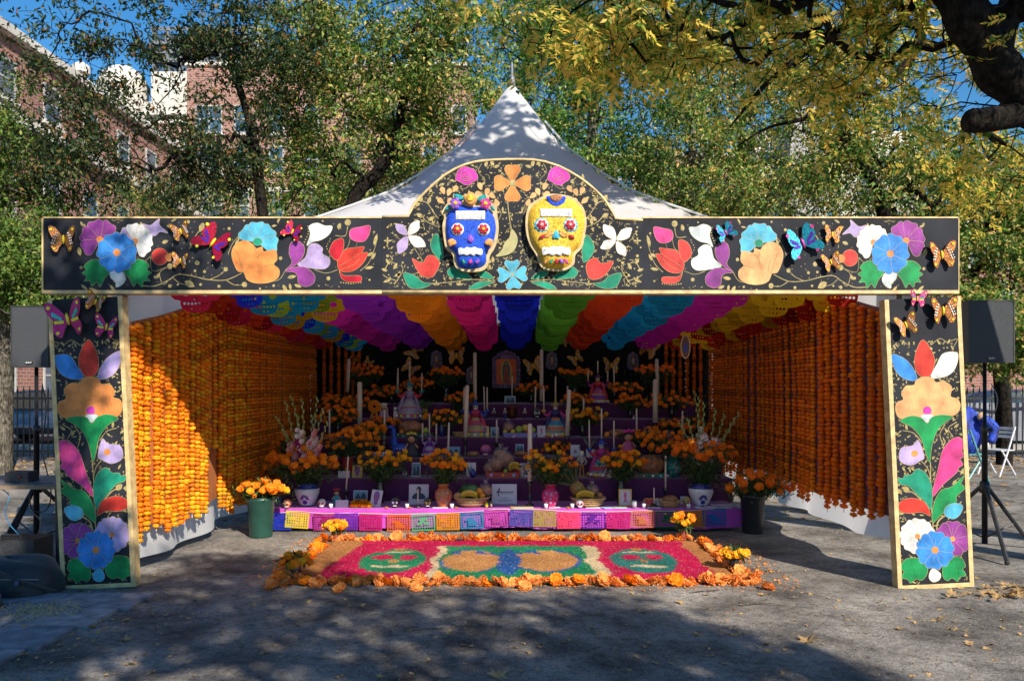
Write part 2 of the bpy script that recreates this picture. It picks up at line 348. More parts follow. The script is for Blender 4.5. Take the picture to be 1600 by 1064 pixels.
def tower():
    Y = 60.0; d = Y+D0; X = lambda px: (px-800)*d/F; Z = lambda py: CH-(py-600)*d/F
    b = thing('glass_tower', 'grey glazed stair tower standing above the pale roof block at the left', 'tower')
    obj('wall', MB().box(X(236), X(405), Y, Y+9, 0, Z(112)), limest, b)
    obj('glazing', MB().box(X(240), X(403), Y+.2, Y+8, Z(112)+.01, Z(52)), glass, b)
    for k in range(9): x = X(238+k*20.5); obj('mullion', MB().box(x, x+.28, Y-.05, Y+.19, Z(112)+.01, Z(48)), mat('grey_steel', (.16,.17,.19), .5), b)
    for z in (98, 84, 70, 49): obj('transom', MB().box(X(236), X(406), Y-.1, Y-.055, Z(z), Z(z)+.3), MATS['grey_steel'], b)
    obj('parapet', MB().box(X(232), X(300), Y-1, Y-.15, Z(186), Z(166)), limest, b)
    w = thing('water_tank', 'rounded grey rooftop tank showing between leaves at the upper left', 'tank')
    obj('tank_body', MB().lathe([(2.1,0),(2.1,4.6),(1.7,5.4),(.9,6.0),(0,6.2)], 20, c=(X(165),Y+3,Z(196))), limest, w)
    obj('tank_base', MB().box(X(120), X(212), Y+.5, Y+5.5, 0, Z(196)-.01), brick2, w)
    b2 = thing('pale_building', 'pale grey building with dark windows beyond the trees on the right', 'building')
    obj('wall', MB().box(X(1180), X(1445), Y, Y+12, 0, Z(205)), limest, b2)
    obj('bay_wall', MB().box(X(1225), X(1275), Y-1.5, Y-.01, 0, Z(176)), concr, b2)
    for px in (1190, 1290, 1340, 1395):
        for py in (222, 275, 330, 390, 450): window(b2, X(px), X(px+24), Y, Z(py+30), Z(py), 'front', 2, 2)
    b3 = thing('red_brick_house', 'low brick house with white window frames seen right of the black panels', 'house')
    Y = 33.0; d = Y+D0; X = lambda px: (px-800)*d/F; Z = lambda py: CH-(py-600)*d/F
    obj('wall', MB().box(X(1450), X(1760), Y, Y+9, 0, Z(352)), brick, b3)
    obj('roof', MB().box(X(1445), X(1765), Y-.3, Y+9.2, Z(352)+.005, Z(343)), limest, b3)
    for px in (1468, 1512, 1556, 1600):
        for py in (375, 440, 510): window(b3, X(px), X(px+27), Y, Z(py+42), Z(py), 'front', 2, 2)
tower()
# ---------------------------------------------------------------- iron fence
def fence():
    f = thing('iron_fence', 'black iron railing fence with pointed bars behind the tent on both sides', 'fence', (0,11,0))
    rails = MB().box(-14, 14, -.02, .02, 1.28, 1.33).box(-14, 14, -.02, .02, .12, .17)
    obj('rail', rails, blackmetal, f)
    bm = MB(); bm.box(-.011, .011, -.011, .011, .02, 1.42); bm.lathe([(.022,1.42),(.026,1.46),(0,1.58)], 4); me = bm.mesh('bar', blackmetal)
    pm = MB(); pm.box(-.04,.04,-.04,.04,0,1.6); pm.lathe([(.05,1.6),(.06,1.66),(0,1.76)], 6); pe = pm.mesh('post', blackmetal)
    hid = []
    x = -14
    k = 0
    while x < 14:
        if k % 16 == 0: link('post', pe, f, (x,-.045,0))
        if abs(x) > 7: link('bar', me, f, (x,.001,0))
        elif k % 2 == 0: hid.append(x)
        x += .135; k += 1
    hb = MB()
    for x in hid: hb.merge(bm, Matrix.Translation((x,.001,0)))
    o = obj('bar', hb, blackmetal, f); o['kind'] = 'stuff'
fence()
# pale sheeting behind the right fence
sh = MB(); 
for i in range(30):
    x0 = 7.2+i*.3; y0 = 11.35+.05*math.sin(i*1.7); y1 = 11.35+.05*math.sin((i+1)*1.7); sh.quad((x0,y0,.35),(x0+.3,y1,.35),(x0+.3,y1-.02,1.2),(x0,y0-.02,1.2))
tag(obj('cloth_sheet', sh, mat('grey_sheet', (.20,.21,.25), .7, .1, 3, .3), smooth=True), 'long pale grey sheet hung behind the iron fence at the right', 'sheet')
# ---------------------------------------------------------------- cars beyond the fence
def car(name, label, x, y, body, cat='car', flip=False, L=4.5):
    t = thing(name, label, cat, (x,y,.012), PI if flip else 0, 'cars parked in the street beyond the fence')
    side = smooth([(-L/2,.35),(-L/2,.72),(-L/2+.15,.88),(-L*.28,.95),(-L*.15,1.38),(L*.1,1.45),(L*.27,1.36),(L*.38,.98),(L/2-.1,.92),(L/2,.7),(L/2,.35),(0,.28)], 5)
    bd = MB().prism(side, -.88, .88); obj('body', bd, body, t, True)
    win = smooth([(-L*.235,.99),(-L*.14,1.33),(L*.09,1.39),(L*.24,1.31),(L*.32,1.0)], 3)
    obj('window', MB().prism(win, -.895, -.86), glass, t); obj('window', MB().prism(win, .86, .895), glass, t)
    for sx in (-1, 1):
        for sy in (-1, 1):
            w_ = MB(); q = [(0,0)]
            w_.lathe([(.18,-.1),(.33,-.1),(.34,-.05),(.34,.05),(.33,.1),(.18,.1)], 20)
            o = obj('wheel', w_, mat('rubber', (.02,.02,.02), .8), t, True, loc=(sx*L*.3, sy*.84, .34), rot=(PI/2,0,0))
            obj('rim', MB().lathe([(0,-.08),(.2,-.07),(.21,.07),(0,.08)], 12), mat('alloy', (.5,.5,.52), .3, metal=.8), o)
        l = MB().box(sx*L/2-.06, sx*L/2+.02, -.8, -.5, .66, .8).box(sx*L/2-.06, sx*L/2+.02, .5, .8, .66, .8)
        obj('headlight' if sx < 0 else 'tail_light', l, mat('lamp_clear', (.7,.7,.7), .2) if sx < 0 else mat('lamp_red', (.5,.02,.02), .3), t)
    return t
car('parked_car', 'silver grey car parked behind the fence at the far left', -12.6, 15.4, mat('silver_car_paint', (.16,.17,.19), .3, .05, metal=.4, coat=.6))
car('parked_car', 'dark blue car parked in the street behind the left speaker stand', -9.3, 20.5, mat('blue_car_paint', (.02,.03,.07), .3, .05, coat=.8), flip=True)
car('parked_car', 'dark car parked beyond the fence at the right edge', 13.6, 15.6, mat('dark_car_paint', (.03,.04,.07), .3, .05, coat=.8))
mbx = thing('post_box', 'narrow red street box beyond the fence behind the left speaker', 'post box', (-13.3,18,0))
obj('box_body', MB().box(-.22,.22,-.2,.2,.1,1.5), mat('red_enamel', (.45,.03,.02), .4), mbx); obj('lid', MB().lathe([(.34,0),(.3,.12),(0,.16)], 4, c=(0,0,1.5)), MATS['red_enamel'], mbx); obj('base', MB().box(-.26,.26,-.24,.24,0,.1), blackmetal, mbx)

# ---------------------------------------------------------------- trees
def skeleton(base, targets, step=.45, jitter=.06, seedpath=None):
    nodes = [Vector(base)]; par = [-1]
    if seedpath:
        for p in curve(seedpath, 5): nodes.append(Vector(p)); par.append(len(nodes)-2)
    arr = np.array([tuple(p) for p in nodes])
    order = sorted(targets, key=lambda t: (Vector(t)-nodes[-1 if seedpath else 0]).length if not seedpath else min((Vector(t)-q).length for q in nodes[::3]))
    A = np.zeros((len(targets)*40+len(nodes), 3)); A[:len(nodes)] = arr; n = len(nodes)
    for t in order:
        tt = np.array(t); dd = ((A[:n]-tt)**2).sum(1); i = int(dd.argmin()); L = math.sqrt(dd[i])
        if L < .12: continue
        k = max(1, int(L/step)); k = min(k, 30); prev = i; a = A[i].copy(); bend = RNG.normal(0, .10*L, 3)
        for j in range(1, k+1):
            u = j/k; p = a+(tt-a)*u+bend*math.sin(u*PI)+RNG.normal(0, jitter, 3)*(u < 1)
            A[n] = p; par.append(prev); prev = n; n += 1
    return A[:n], par
def branches(A, par, r0, rmin=.005, expo=.62, m=0, n_side=6):
    n = len(A); cnt = np.zeros(n); ch = [[] for _ in range(n)]
    for i in range(1, n): ch[par[i]].append(i)
    for i in range(n): 
        if not ch[i]: cnt[i] = 1
    for i in range(n-1, 0, -1): cnt[par[i]] += cnt[i]
    R = np.maximum(rmin, r0*(cnt/cnt[0])**expo)
    mb = MB(); done = set()
    for i in range(1, n):
        if i in done: continue
        # follow chain
        path = [par[i], i]; done.add(i); j = i
        while ch[j]:
            k = max(ch[j], key=lambda q: cnt[q]); 
            if k in done: break
            path.append(k); done.add(k); j = k
        rr = [float(R[q]) for q in path]; rr[0] = min(rr[0], rr[1]*1.25)
        mb.tube([Vector(A[q]) for q in path], rr, n_side if max(rr) > .03 else 4, m, cap=False)
    return mb, R, cnt
def leafcards(pos, size, fold=.25, droop=.3, aspect=.5, seed=1, var=.35):
    """one small folded leaf (4 triangles) for every position"""
    r = np.random.default_rng(seed); n = len(pos)
    d = r.normal(0, 1, (n, 3)); d[:, 2] -= droop; d /= np.linalg.norm(d, axis=1)[:, None]
    u = r.normal(0, 1, (n, 3)); u[:, 2] += .9; s = np.cross(d, u); s /= np.linalg.norm(s, axis=1)[:, None]; nn = np.cross(s, d)
    L = (size*(1+r.uniform(-var, var, n)))[:, None]; W = L*aspect
    p0 = pos; p1 = pos+d*L*.45+s*W*.5+nn*L*fold*.3; p2 = pos+d*L-nn*L*.12; p3 = pos+d*L*.45-s*W*.5+nn*L*fold*.3
    v = np.stack([p0, p1, p2, p3], 1).reshape(-1, 3); b = np.arange(n)*4
    f = np.stack([np.stack([b, b+1, b+2], 1), np.stack([b, b+2, b+3], 1)], 1).reshape(-1, 3)
    return v, f
def pinnate(pos, size, seed=2, pairs=5):
    """compound leaf: pairs of leaflets along a stem"""
    r = np.random.default_rng(seed); n = len(pos); V_, F_ = [], []; b0 = 0
    d = r.normal(0, 1, (n, 3)); d[:, 2] = d[:, 2]*.5-.5; d /= np.linalg.norm(d, axis=1)[:, None]
    u = r.normal(0, .6, (n, 3)); u[:, 2] += 1; s = np.cross(d, u); s /= np.linalg.norm(s, axis=1)[:, None]; nn = np.cross(s, d)
    L = (size*(1+r.uniform(-.3, .3, n)))[:, None]; P_ = []
    for k in range(pairs):
        for sg in (-1, 1):
            a = pos+d*L*(.2+.75*k/pairs)-nn*L*.25*((k/pairs)**2); q = s*sg*.85+d*.5+nn*r.normal(0, .15, (n, 1)); l = L*.42*(1-.25*abs(k-2)/pairs); ww = np.cross(q, nn)*.19
            P_.append(np.stack([a, a+q*l*.45+ww*l, a+q*l-nn*l*.12, a+q*l*.45-ww*l], 1))
    a = pos+d*L*.95-nn*L*.25; P_.append(np.stack([a, a+d*L*.15+s*L*.09, a+d*L*.4, a+d*L*.15-s*L*.09], 1))
    v = np.concatenate(P_, 0).reshape(-1, 3); b = np.arange(len(v)//4)*4
    f = np.stack([np.stack([b, b+1, b+2], 1), np.stack([b, b+2, b+3], 1)], 1).reshape(-1, 3)
    return v, f
def npmesh(name, v, f, m):
    me = bpy.data.meshes.new(name); me.vertices.add(len(v)); me.vertices.foreach_set('co', v.astype('f').ravel())
    me.loops.add(len(f)*3); me.loops.foreach_set('vertex_index', f.astype('i').ravel())
    me.polygons.add(len(f)); me.polygons.foreach_set('loop_start', np.arange(len(f), dtype='i')*3); 
    me.materials.append(m); me.update(calc_edges=True); me.validate(); return me
def blob(c, r, n):
    d = RNG.normal(0, 1, (n, 3)); d /= np.linalg.norm(d, axis=1)[:, None]; return np.array(c)+d*(RNG.uniform(0, 1, (n, 1))**.42)*np.array(r)
def tree(name, label, base, blobs, r0, nleaf, lsize, lmat, bark, trunk=None, ntarget=260, spread=.22, kind='simple', seed=1, group=None, droop=.3, aspect=.5, keep=None, only=None, expo=.62, per=48):
    t = thing(name, label, 'tree', (0,0,0), group=group)
    tg = np.concatenate([blob(c, r, int(ntarget*wt)) for c, r, wt in blobs])
    if keep is not None: tg = tg[keep(tg)]
    A, par = skeleton(base, [tuple(x) for x in tg], seedpath=trunk)
    mb, R, cnt = branches(A, par, r0, expo=expo); obj('trunk', mb, bark, t, True)
    # leaves sit on the thin twigs
    idx = np.where(R < max(.012, r0*.13))[0]; idx = idx[idx > 0]
    nclump = max(60, nleaf//per); ci = RNG.choice(idx, nclump); pr = np.array(par)[ci]; u = RNG.uniform(0, 1, (nclump, 1)); cc = A[ci]*u+A[pr]*(1-u)+RNG.normal(0, spread*.5, (nclump, 3))
    wgt = RNG.gamma(.9, 1, nclump); wgt /= wgt.sum(); li = RNG.choice(nclump, nleaf, p=wgt)
    pos = cc[li]+RNG.normal(0, spread*.62, (nleaf, 3))*np.array([1,1,.7])
    if only is not None:
        ok = np.zeros(len(pos), bool)
        for c_, r_, _w in blobs: ok |= (((pos-np.array(c_))/(np.array(r_)*only))**2).sum(1) < 1
        pos = pos[ok]
    v, f = leafcards(pos, lsize, seed=seed, droop=droop, aspect=aspect) if kind == 'simple' else pinnate(pos, lsize, seed)
    link('crown', npmesh('crown', v, f, lmat), t)
    return t
def PX(px, py, Y): return tuple(P(px, py, Y))
G = 'trees growing behind the tent'
# dark sparse tree on the left
tree('street_tree', 'dark thin leaved tree behind the left header with forked trunk against the sky', (PX(425,640,8)[0], 8, 0),
     [(PX(330,60,8),(1.7,1.5,1.2),1),(PX(180,150,8),(1.9,1.4,1.4),1.0),(PX(420,90,8.6),(1.2,1.2,1.6),.8),(PX(200,290,8),(2.3,1.3,.8),1.1),(PX(60,60,7.6),(1.2,1.2,.9),.35),(PX(60,250,7.6),(1.4,1,1.2),.5),(PX(330,230,7.6),(1.1,.9,.9),.8)],
     .10, 21000, .10, leafdark, barkd, [PX(425,600,8),PX(418,420,8),PX(410,330,8),PX(392,200,8),PX(365,110,8),PX(345,40,8.1)], 300, .25, seed=3, aspect=.42, droop=.7)
# golden green tree left of the peak
tree('street_tree', 'golden green leaved tree with a dark leaning trunk left of the tent peak', (PX(520,640,9.5)[0], 9.5, 0),
     [(PX(560,110,9.6),(2.0,1.6,1.9),1.3),(PX(690,90,9.2),(1.3,1.4,1.6),1),(PX(500,250,10),(1.5,1.3,1.3),1),(PX(640,240,9.8),(1.1,1.2,1.2),.7),(PX(480,60,10.6),(1.3,1.4,1.3),.7)],
     .15, 26000, .105, leafmix, barkd, [PX(530,560,9.5),PX(548,330,9.5),PX(590,270,9.5),PX(618,215,9.5),PX(640,130,9.6),PX(690,60,9.6)], 330, .28, seed=4)
# bright green trees right of the peak
tree('street_tree', 'bright green tree with straight pale trunk right of the tent peak', (PX(925,640,12)[0], 12, 0),
     [(PX(900,150,12),(1.7,1.5,2.2),1),(PX(1000,150,12),(1.8,1.5,2.2),1.1),(PX(960,280,12.4),(1.9,1.4,1.2),1),(PX(840,60,12.4),(1.6,1.4,1.2),.8)],
     .17, 27000, .10, leafg, barkl, [PX(925,560,12),PX(922,260,12),PX(926,200,12),PX(930,90,12)], 300, .3, seed=5)
tree('street_tree', 'green tree with arching grey boughs behind the right header', (PX(1080,640,10)[0], 10, 0),
     [(PX(1080,230,10),(1.4,1.3,1.7),1),(PX(1180,120,10.5),(2.0,1.4,1.5),1),(PX(1230,260,10),(1.9,1.3,1.2),1.1),(PX(1120,310,9.6),(1.7,1.1,.6),.7)],
     .13, 22000, .092, leafmix, barkl, [PX(1080,560,10),PX(1078,320,10),PX(1082,200,10),PX(1075,110,10)], 340, .25, seed=6)
tree('street_tree', 'tangled olive green tree with fine branches behind the right end of the header', (PX(1390,640,9)[0], 9, 0),
     [(PX(1370,250,9),(1.9,1.3,1.4),1.2),(PX(1320,130,9.5),(1.7,1.3,1.4),1),(PX(1470,260,9.5),(1.3,1.2,1.4),.8),(PX(1540,330,9),(1.2,1.2,1.2),.7)],
     .13, 19000, .095, leafmix, barkd, [PX(1385,560,9),PX(1380,330,9),PX(1330,230,9),PX(1290,120,9)], 330, .26, seed=8)
tree('street_tree', 'lime green leaved tree at the far left edge with mottled trunk', (-9.3, 8.0, 0),
     [((-9.1,7.8,4.2),(1.0,1.1,1.5),1),((-8.4,7.4,3.6),(.8,.9,.9),.6),((-9.3,8,6.0),(.9,1,1.1),.6),((-8.3,8.2,3.2),(.9,.8,.6),.4)],
     .2, 30000, .08, leafbright, barkl, [(-9.3,8,.6),(-9.28,8,2),(-9.2,8,3.4),(-9.2,8,4.8)], 220, .25, seed=9)
tree('street_tree', 'tree with yellowing leaves hanging over the fence behind the right speaker', (9.9, 9.5, 0),
     [(PX(1560,430,8.6),(1.4,1,1.3),1),(PX(1590,560,8),(.9,.8,.35),.35),(PX(1530,520,8.4),(.9,.9,.8),.5),(PX(1600,300,9),(1.3,1.1,1.3),.9)],
     .15, 22000, .10, leafmix, barkd, [(9.9,9.5,.8),(9.6,9.2,2.4),(9.2,9,3.6)], 220, .24, seed=10)
# two farther rows fill the gaps between the near ones
for k, (px, py, Y, rx, rz, mt, nl, lb) in enumerate([(700,330,16,2.6,1.4,leafmix,8000,'far leafy tree low behind the left slope of the tent roof'),(500,330,17,2.6,1.6,leafbright,9000,'far bright green tree low behind the left header'),(300,330,18,2.6,1.6,leafmix,9000,'far olive tree filling the gap in front of the brick block'),
        (1010,330,17,2.8,1.5,leafg,10000,'far dark green tree low behind the right slope of the tent roof'),(1230,300,18,3.0,1.8,leafmix,8000,'far gold flecked tree behind the right header'),(1430,330,18,2.8,1.9,leafmix,8000,'far tree behind the right end of the header'),(1120,120,19,3.0,2.3,leafg,9000,'far tall green tree right of centre'),(830,120,18,2.0,2.4,leafg,7000,'far tall green tree directly behind the tent peak'),
        (590,120,19,2.2,2.6,leafmix,8000,'far tall tree with gold leaves left of the tent peak')]):
    c = P(px, py, Y)
    tree('street_tree', lb, (c.x+.3, Y, 0), [(tuple(c), (rx,1.6,rz), 1.2), ((c.x+rnd(-1,1), Y, c.z-rz*.9), (rx*.9,1.3,rz*.7), .7)], .18, nl, .10, mt, barkd if k % 2 else barkl, [(c.x+.3,Y,1),(c.x+.1,Y,2.6),(c.x,Y,c.z*.75)], 170, .34, seed=20+k, group=None)
# the big yellow tree whose limbs hang in at the upper right
def yellow_tree():
    Y = .6
    blobs = [(PX(1230,70,Y+.6),(1.3,.9,.45),.8),(PX(1420,60,Y+.3),(1.1,.9,.5),.8),(PX(1060,60,Y+.4),(.95,.8,.42),.85),(PX(900,50,Y+.2),(.8,.7,.32),.65),(PX(1330,170,Y+1.2),(1.0,.7,.3),.35),((4.6,-1.7,5.9),(1.1,.7,.6),.6),(PX(1560,120,Y),(.8,.7,.7),.5),(PX(1540,260,Y+1.6),(.9,.6,.6),.45),(PX(1150,20,Y+1.4),(2.0,1,.5),.7)]
    tree('pagoda_tree', 'big yellow leaved tree with thick dark limbs hanging in at the upper right', (5.9,-.6,0), blobs, .15, 2500, .175, leafy, barkd,
         [(5.9,-.6,1.2),(5.6,-.4,2.6),(5.0,0,3.9),(4.6,.3,5.2)], 260, .26, 'pinnate', seed=12, expo=.75, per=9)
yellow_tree()
# thick limbs of the yellow tree, part of that tree
yt = [o for o in S.objects if o.name == 'pagoda_tree'][0]
lm = MB(); TP = lambda a, b, n: [a+(b-a)*i/(n-1) for i in range(n)]
q = lambda px, py, Y: PX(px, py, Y)
lm.tube(curve([(5.6,-.4,2.6),q(1660,200,.2),q(1600,150,.3),q(1560,110,.3),q(1525,50,.3),q(1490,-10,.3),q(1440,-90,.4)], 6), [.17+.03*math.sin(i*.8)*(.6 if i > 8 else 1) for i in range(37)], 12)
lm.tube(curve([q(1640,172,.3),q(1580,182,.25),q(1540,188,.2),q(1520,189,.2),q(1506,188,.2)], 5), [.10]*10+[.105,.10,.095,.10,.10,.095,.10,.09,.085,.07,.03][:11], 14)
lm.tube(curve([q(1556,105,.3),q(1562,60,.35),q(1580,10,.4),q(1600,-60,.4)], 5), TP(.13,.09,16), 10)
lm.tube(curve([q(1430,-60,.5),q(1330,-30,.6),q(1250,0,.7),q(1195,22,.8),q(1150,45,.9),q(1100,90,1.1)], 5), TP(.09,.012,26), 10)
lm.tube(curve([q(1445,30,2.2),q(1425,90,2.2),q(1380,135,2.2),q(1330,155,2.3),q(1260,185,2.4),q(1200,200,2.5),q(1150,230,2.6)], 5), TP(.06,.006,31), 8)
lm.tube(curve([q(1400,40,2),q(1300,60,1.8),q(1210,120,1.9),q(1160,175,2.1),q(1140,200,2.2)], 5), TP(.05,.005,21), 8)
obj('limb', lm, barkd, yt, True)
# trees behind the camera that throw the dappled shade over the foreground
def shade_tree(label, base, blobs, nl, seed):
    return tree('shade_tree', label, base, blobs, .24, nl, .15, leafy, barkd, [(base[0],base[1],1.5),(base[0]-.1,base[1]+.1,3.2),(base[0]-.2,base[1]+.2,4.6)], 200, .33, 'simple', seed, aspect=.6, only=1.15, per=60)
def gpos(x, y, h): return (x+.735*h, y-1.205*h, h)
# blobs listed by the patch of ground they shade
shade_tree('wide spreading tree standing behind the viewer to the right', (5.8,-9.8,0),
    [(gpos(-.9,-1.5,6.2),(1.5,1.1,.7),1.2),(gpos(.5,-1.25,6.8),(1.1,.85,.6),.9),(gpos(-2.6,-.75,6.6),(1.1,.8,.7),.7),(gpos(-3.8,-1.3,6),(1.0,1.0,.7),.5),(gpos(1.3,-2.2,6.4),(.9,.6,.5),.5),(gpos(-1.4,-.1,7.2),(1.2,.42,.5),.35)], 6400, 31)
shade_tree('tree behind the viewer whose boughs reach over the left panels', (1.2,-8.5,0),
    [(gpos(-3.75,.45,7.0),(.45,.40,.35),.9),(gpos(-4.45,1.25,7.0),(.36,.45,.3),.6),(gpos(-4.95,2.3,7.0),(.4,.5,.3),.6),(gpos(-5.0,2.2,7.0),(.4,.5,.3),.5),(gpos(-5.1,3.1,7.2),(.8,.5,.4),.6),(gpos(-2.4,.5,6.8),(.9,.5,.5),.6),(gpos(-3.6,-.2,6.8),(.7,.4,.5),.4)], 3000, 32)
tree('shade_tree', 'tall tree right of the viewer shading the tent roof', (9.0,-3.2,0),
    [((2.6,-1.7,7.2),(1.5,.8,.5),1),((1.3,-1.0,7.6),(1.2,.7,.4),.7),((3.9,-1.9,7.4),(1.2,.9,.5),.7),((.2,-.9,7.9),(.9,.7,.4),.4)], .2, 5200, .15, leafy, barkd, [(9.0,-3.2,1.5),(8.7,-3.1,4.0),(7.2,-2.8,6.2),(5.2,-2.3,6.9)], 200, .3, 'simple', 33, aspect=.6, only=1.15)
# ---------------------------------------------------------------- the marquee
TY0, TY1, TX = .115, 6.2, 3.17
TPROF = [(0,5.24),(.03,5.08),(.08,4.83),(.194,4.27),(.361,3.70),(.5,3.41),(.625,3.16),(.8,2.86),(1,2.6)]
def tz(t):
    for (a, za), (b, zb) in zip(TPROF, TPROF[1:]):
        if t <= b: u = (t-a)/(b-a); return za+(zb-za)*u
    return 2.6
tent = thing('marquee_tent', 'white high peaked marquee tent with marigold lined walls behind the painted frame', 'tent', (0,0,0))
def roof():
    N = 49; mb = MB(); cy = (TY0+TY1)/2; hy = (TY1-TY0)/2
    for j in range(N):
        for i in range(N):
            u = -1+2*i/(N-1); v = -1+2*j/(N-1); mx = max(abs(u), abs(v)); e = math.hypot(u, v)
            u2 = math.copysign(abs(u)**1.35, u); v2 = math.copysign(abs(v)**1.35, v); mx = max(abs(u2), abs(v2)); e = math.hypot(u2, v2); k = min(1, mx/.22)
            t = min(1, e*(1-k)*.8+mx*k*1.0+ (e*(1-k)*0))
            mb.v.append((u2*TX, cy+v2*hy, tz(t)+.006*math.sin(u*23)*math.sin(v*17)))
    for j in range(N-1):
        for i in range(N-1): mb.f.append([j*N+i, j*N+i+1, (j+1)*N+i+1, (j+1)*N+i]); mb.m.append(0)
    obj('roof', mb, whitetent, tent, True)
    pk = MB().lathe([(.05,5.16),(.03,5.3),(.016,5.32),(.014,5.46),(0,5.48)], 10, c=(0,cy,0)); obj('finial', pk, mat('grey_steel', (.16,.17,.19), .5), tent, True)
    sm = MB()
    for sx, sy in ((-1,-1),(1,-1),(-1,1),(1,1)):
        sm.tube([(sx*TX*t, cy+sy*hy*t, tz(t)+.012) for t in (.12,.2,.3,.4,.5,.6,.7,.8,.9,1)], .012, 5)
    obj('seam', sm, whitetent, tent)
    fr = MB()
    for sx in (-1, 1):
        for y in (TY0+.03, TY1-.03): fr.tube([(sx*(TX-.03),y,0),(sx*(TX-.03),y,2.58)], .03, 8)
        fr.tube([(sx*(TX-.03),TY0,2.57),(sx*(TX-.03),TY1,2.57)], .03, 8)
    fr.tube([(-TX,TY0,2.57),(TX,TY0,2.57)], .03, 8); fr.tube([(-TX,TY1,2.57),(TX,TY1,2.57)], .03, 8)
    obj('frame', fr, mat('aluminium', (.5,.5,.52), .35, metal=.7), tent, True)
roof()
def wave(y, k=0): return .03*math.sin(y*2.1+k)+.018*math.sin(y*5.3+k*2)
def sidewall(sx, hem):
    n = 60; mb = MB()
    for i in range(n+1):
        y = TY0+.02+(TY1-TY0-.04)*i/n; x = sx*(TX+.03)+wave(y, sx)
        for z in (hem(y), .7, 1.6, 2.57): mb.v.append((x+(.05*sx*math.sin(i*.6) if z < .5 else 0), y, z))
    for i in range(n):
        for j in range(3): a = i*4+j; mb.f.append([a, a+4, a+5, a+1]); mb.m.append(0)
    obj('side_wall', mb, whitetent, tent, True)
hemL = lambda y: .10+.02*math.sin(y*3); hemR = lambda y: .285-.02*y+.015*math.sin(y*4)
sidewall(-1, hemL); sidewall(1, hemR)
blackdrape = mat('black_drape', (.012,.012,.014), .95, .2, 2, .2, spec=.1)
bk = MB(); n = 80
for i in range(n+1):
    x = -TX+2*TX*i/n; y = TY1+.04*math.sin(i*1.1)-.02
    for z in (0.02, 2.58, ): bk.v.append((x, y, z))
for i in range(n): bk.f.append([i*2, i*2+2, i*2+3, i*2+1]); bk.m.append(0)
obj('back_drape', bk, blackdrape, tent, True)
# lilac backing cloth, its upper edge hung lower at the front: the white roof slope shows above it
backm = mat('mauve_backing_cloth', (.20,.085,.10), .8, .12, 3, .2); backo = mat('rust_backing_cloth', (.34,.11,.03), .8, .15, 3, .2)
def ztop(y, sx): return min(2.56, (2.08 if sx < 0 else 2.17)+(.22 if sx < 0 else .23)*max(0, y-.05))
for sx in (-1, 1):
    mb = MB(); n = 40
    for i in range(n+1):
        y = TY0+.04+(TY1-TY0-.2)*i/n; x = sx*(TX-.05)+wave(y, sx)
        for z in (.42 if sx < 0 else .52, ztop(y, sx)+.01): mb.v.append((x, y, z))
    for i in range(n): mb.f.append([i*2, i*2+2, i*2+3, i*2+1]); mb.m.append(0)
    obj('backing_cloth', mb, backm if sx > 0 else backo, tent, True)
# ---------------------------------------------------------------- marigold garlands
def marigold(r, h, seed, rows=4, n=12):
    """a ruffled flower head: rings of petals, about 100 faces"""
    rg = random.Random(seed); mb = MB()
    mb.ball((0,0,0), (r*.66, r*.66, h*.36), 7, 4, jit=.12)
    for k in range(rows):
        rr = r*(.62+.38*(1-abs(k-(rows-1)/2)/rows*1.1)); z = h*(-.30+.62*k/max(1, rows-1))
        for i in range(n):
            a = 2*PI*(i+.5*(k % 2))/n+rg.uniform(-.12, .12); q = rr*rg.uniform(.82, 1.14); wd = PI/n*1.3
            c0 = (r*.42*math.cos(a), r*.42*math.sin(a), z*.5)
            p = lambda s, dz, f: (q*f*math.cos(a+s*wd), q*f*math.sin(a+s*wd), z+dz*h)
            b = len(mb.v); mb.v += [c0, p(-1, rg.uniform(-.16,.10), .86), p(0, rg.uniform(-.02,.24), 1.04), p(1, rg.uniform(-.16,.10), .86)]
            mb.f += [[b, b+1, b+2], [b, b+2, b+3]]; mb.m += [0, 0]
    return mb
def flowermat(name, c, trans=.3, v=.25):
    d = [x*(1-v*1.4) for x in c]; e = [min(1, x*(1+v*.7)) for x in c]
    return islandmat(name, [(0,d),(.5,c),(1,e)], rough=.65, trans=trans, spec=.2)
or_ = flowermat('marigold_orange', (.88,.25,.01)); ye_ = flowermat('marigold_yellow', (.90,.42,.015)); de_ = flowermat('marigold_deep_orange', (.90,.20,.012)); pe_ = flowermat('marigold_apricot', (.86,.33,.08))
def pompon(seed, nu=11, nv=6, n=9):
    rg = random.Random(seed); mb = MB(); random.seed(seed); mb.ball((0,0,0), (.93,.93,.62), nu, nv, jit=.15)
    for k in range(n*2):
        a = 2*PI*(k+.5*(k//n))/n; z = -.22+.44*(k//n); q = .98; c, s = math.cos(a), math.sin(a); b = len(mb.v); w_ = .26
        mb.v += [(c*.75, s*.75, z), ((c*q-s*w_), (s*q+c*w_), z+rg.uniform(-.14,.14)), (c*rg.uniform(1.02,1.26), s*rg.uniform(1.02,1.26), z*1.3+rg.uniform(-.14,.14)), ((c*q+s*w_), (s*q-c*w_), z+rg.uniform(-.1,.1))]
        mb.f += [[b,b+1,b+2],[b,b+2,b+3]]; mb.m += [0,0]
    return mb
BL = {}; GBL = {}
for nm, mt in (('o', or_), ('y', ye_), ('d', de_), ('p', pe_)):
    BL[nm] = [marigold(1, 1.0, s).mesh('blossom', mt, False) for s in (1, 2, 3)]; GBL[nm] = [pompon(s).mesh('blossom', mt, True) for s in (1, 2, 3)]
FMAT = {'o': or_, 'y': ye_, 'd': de_, 'p': pe_}
lowM = pompon(5, 8, 4, 0)
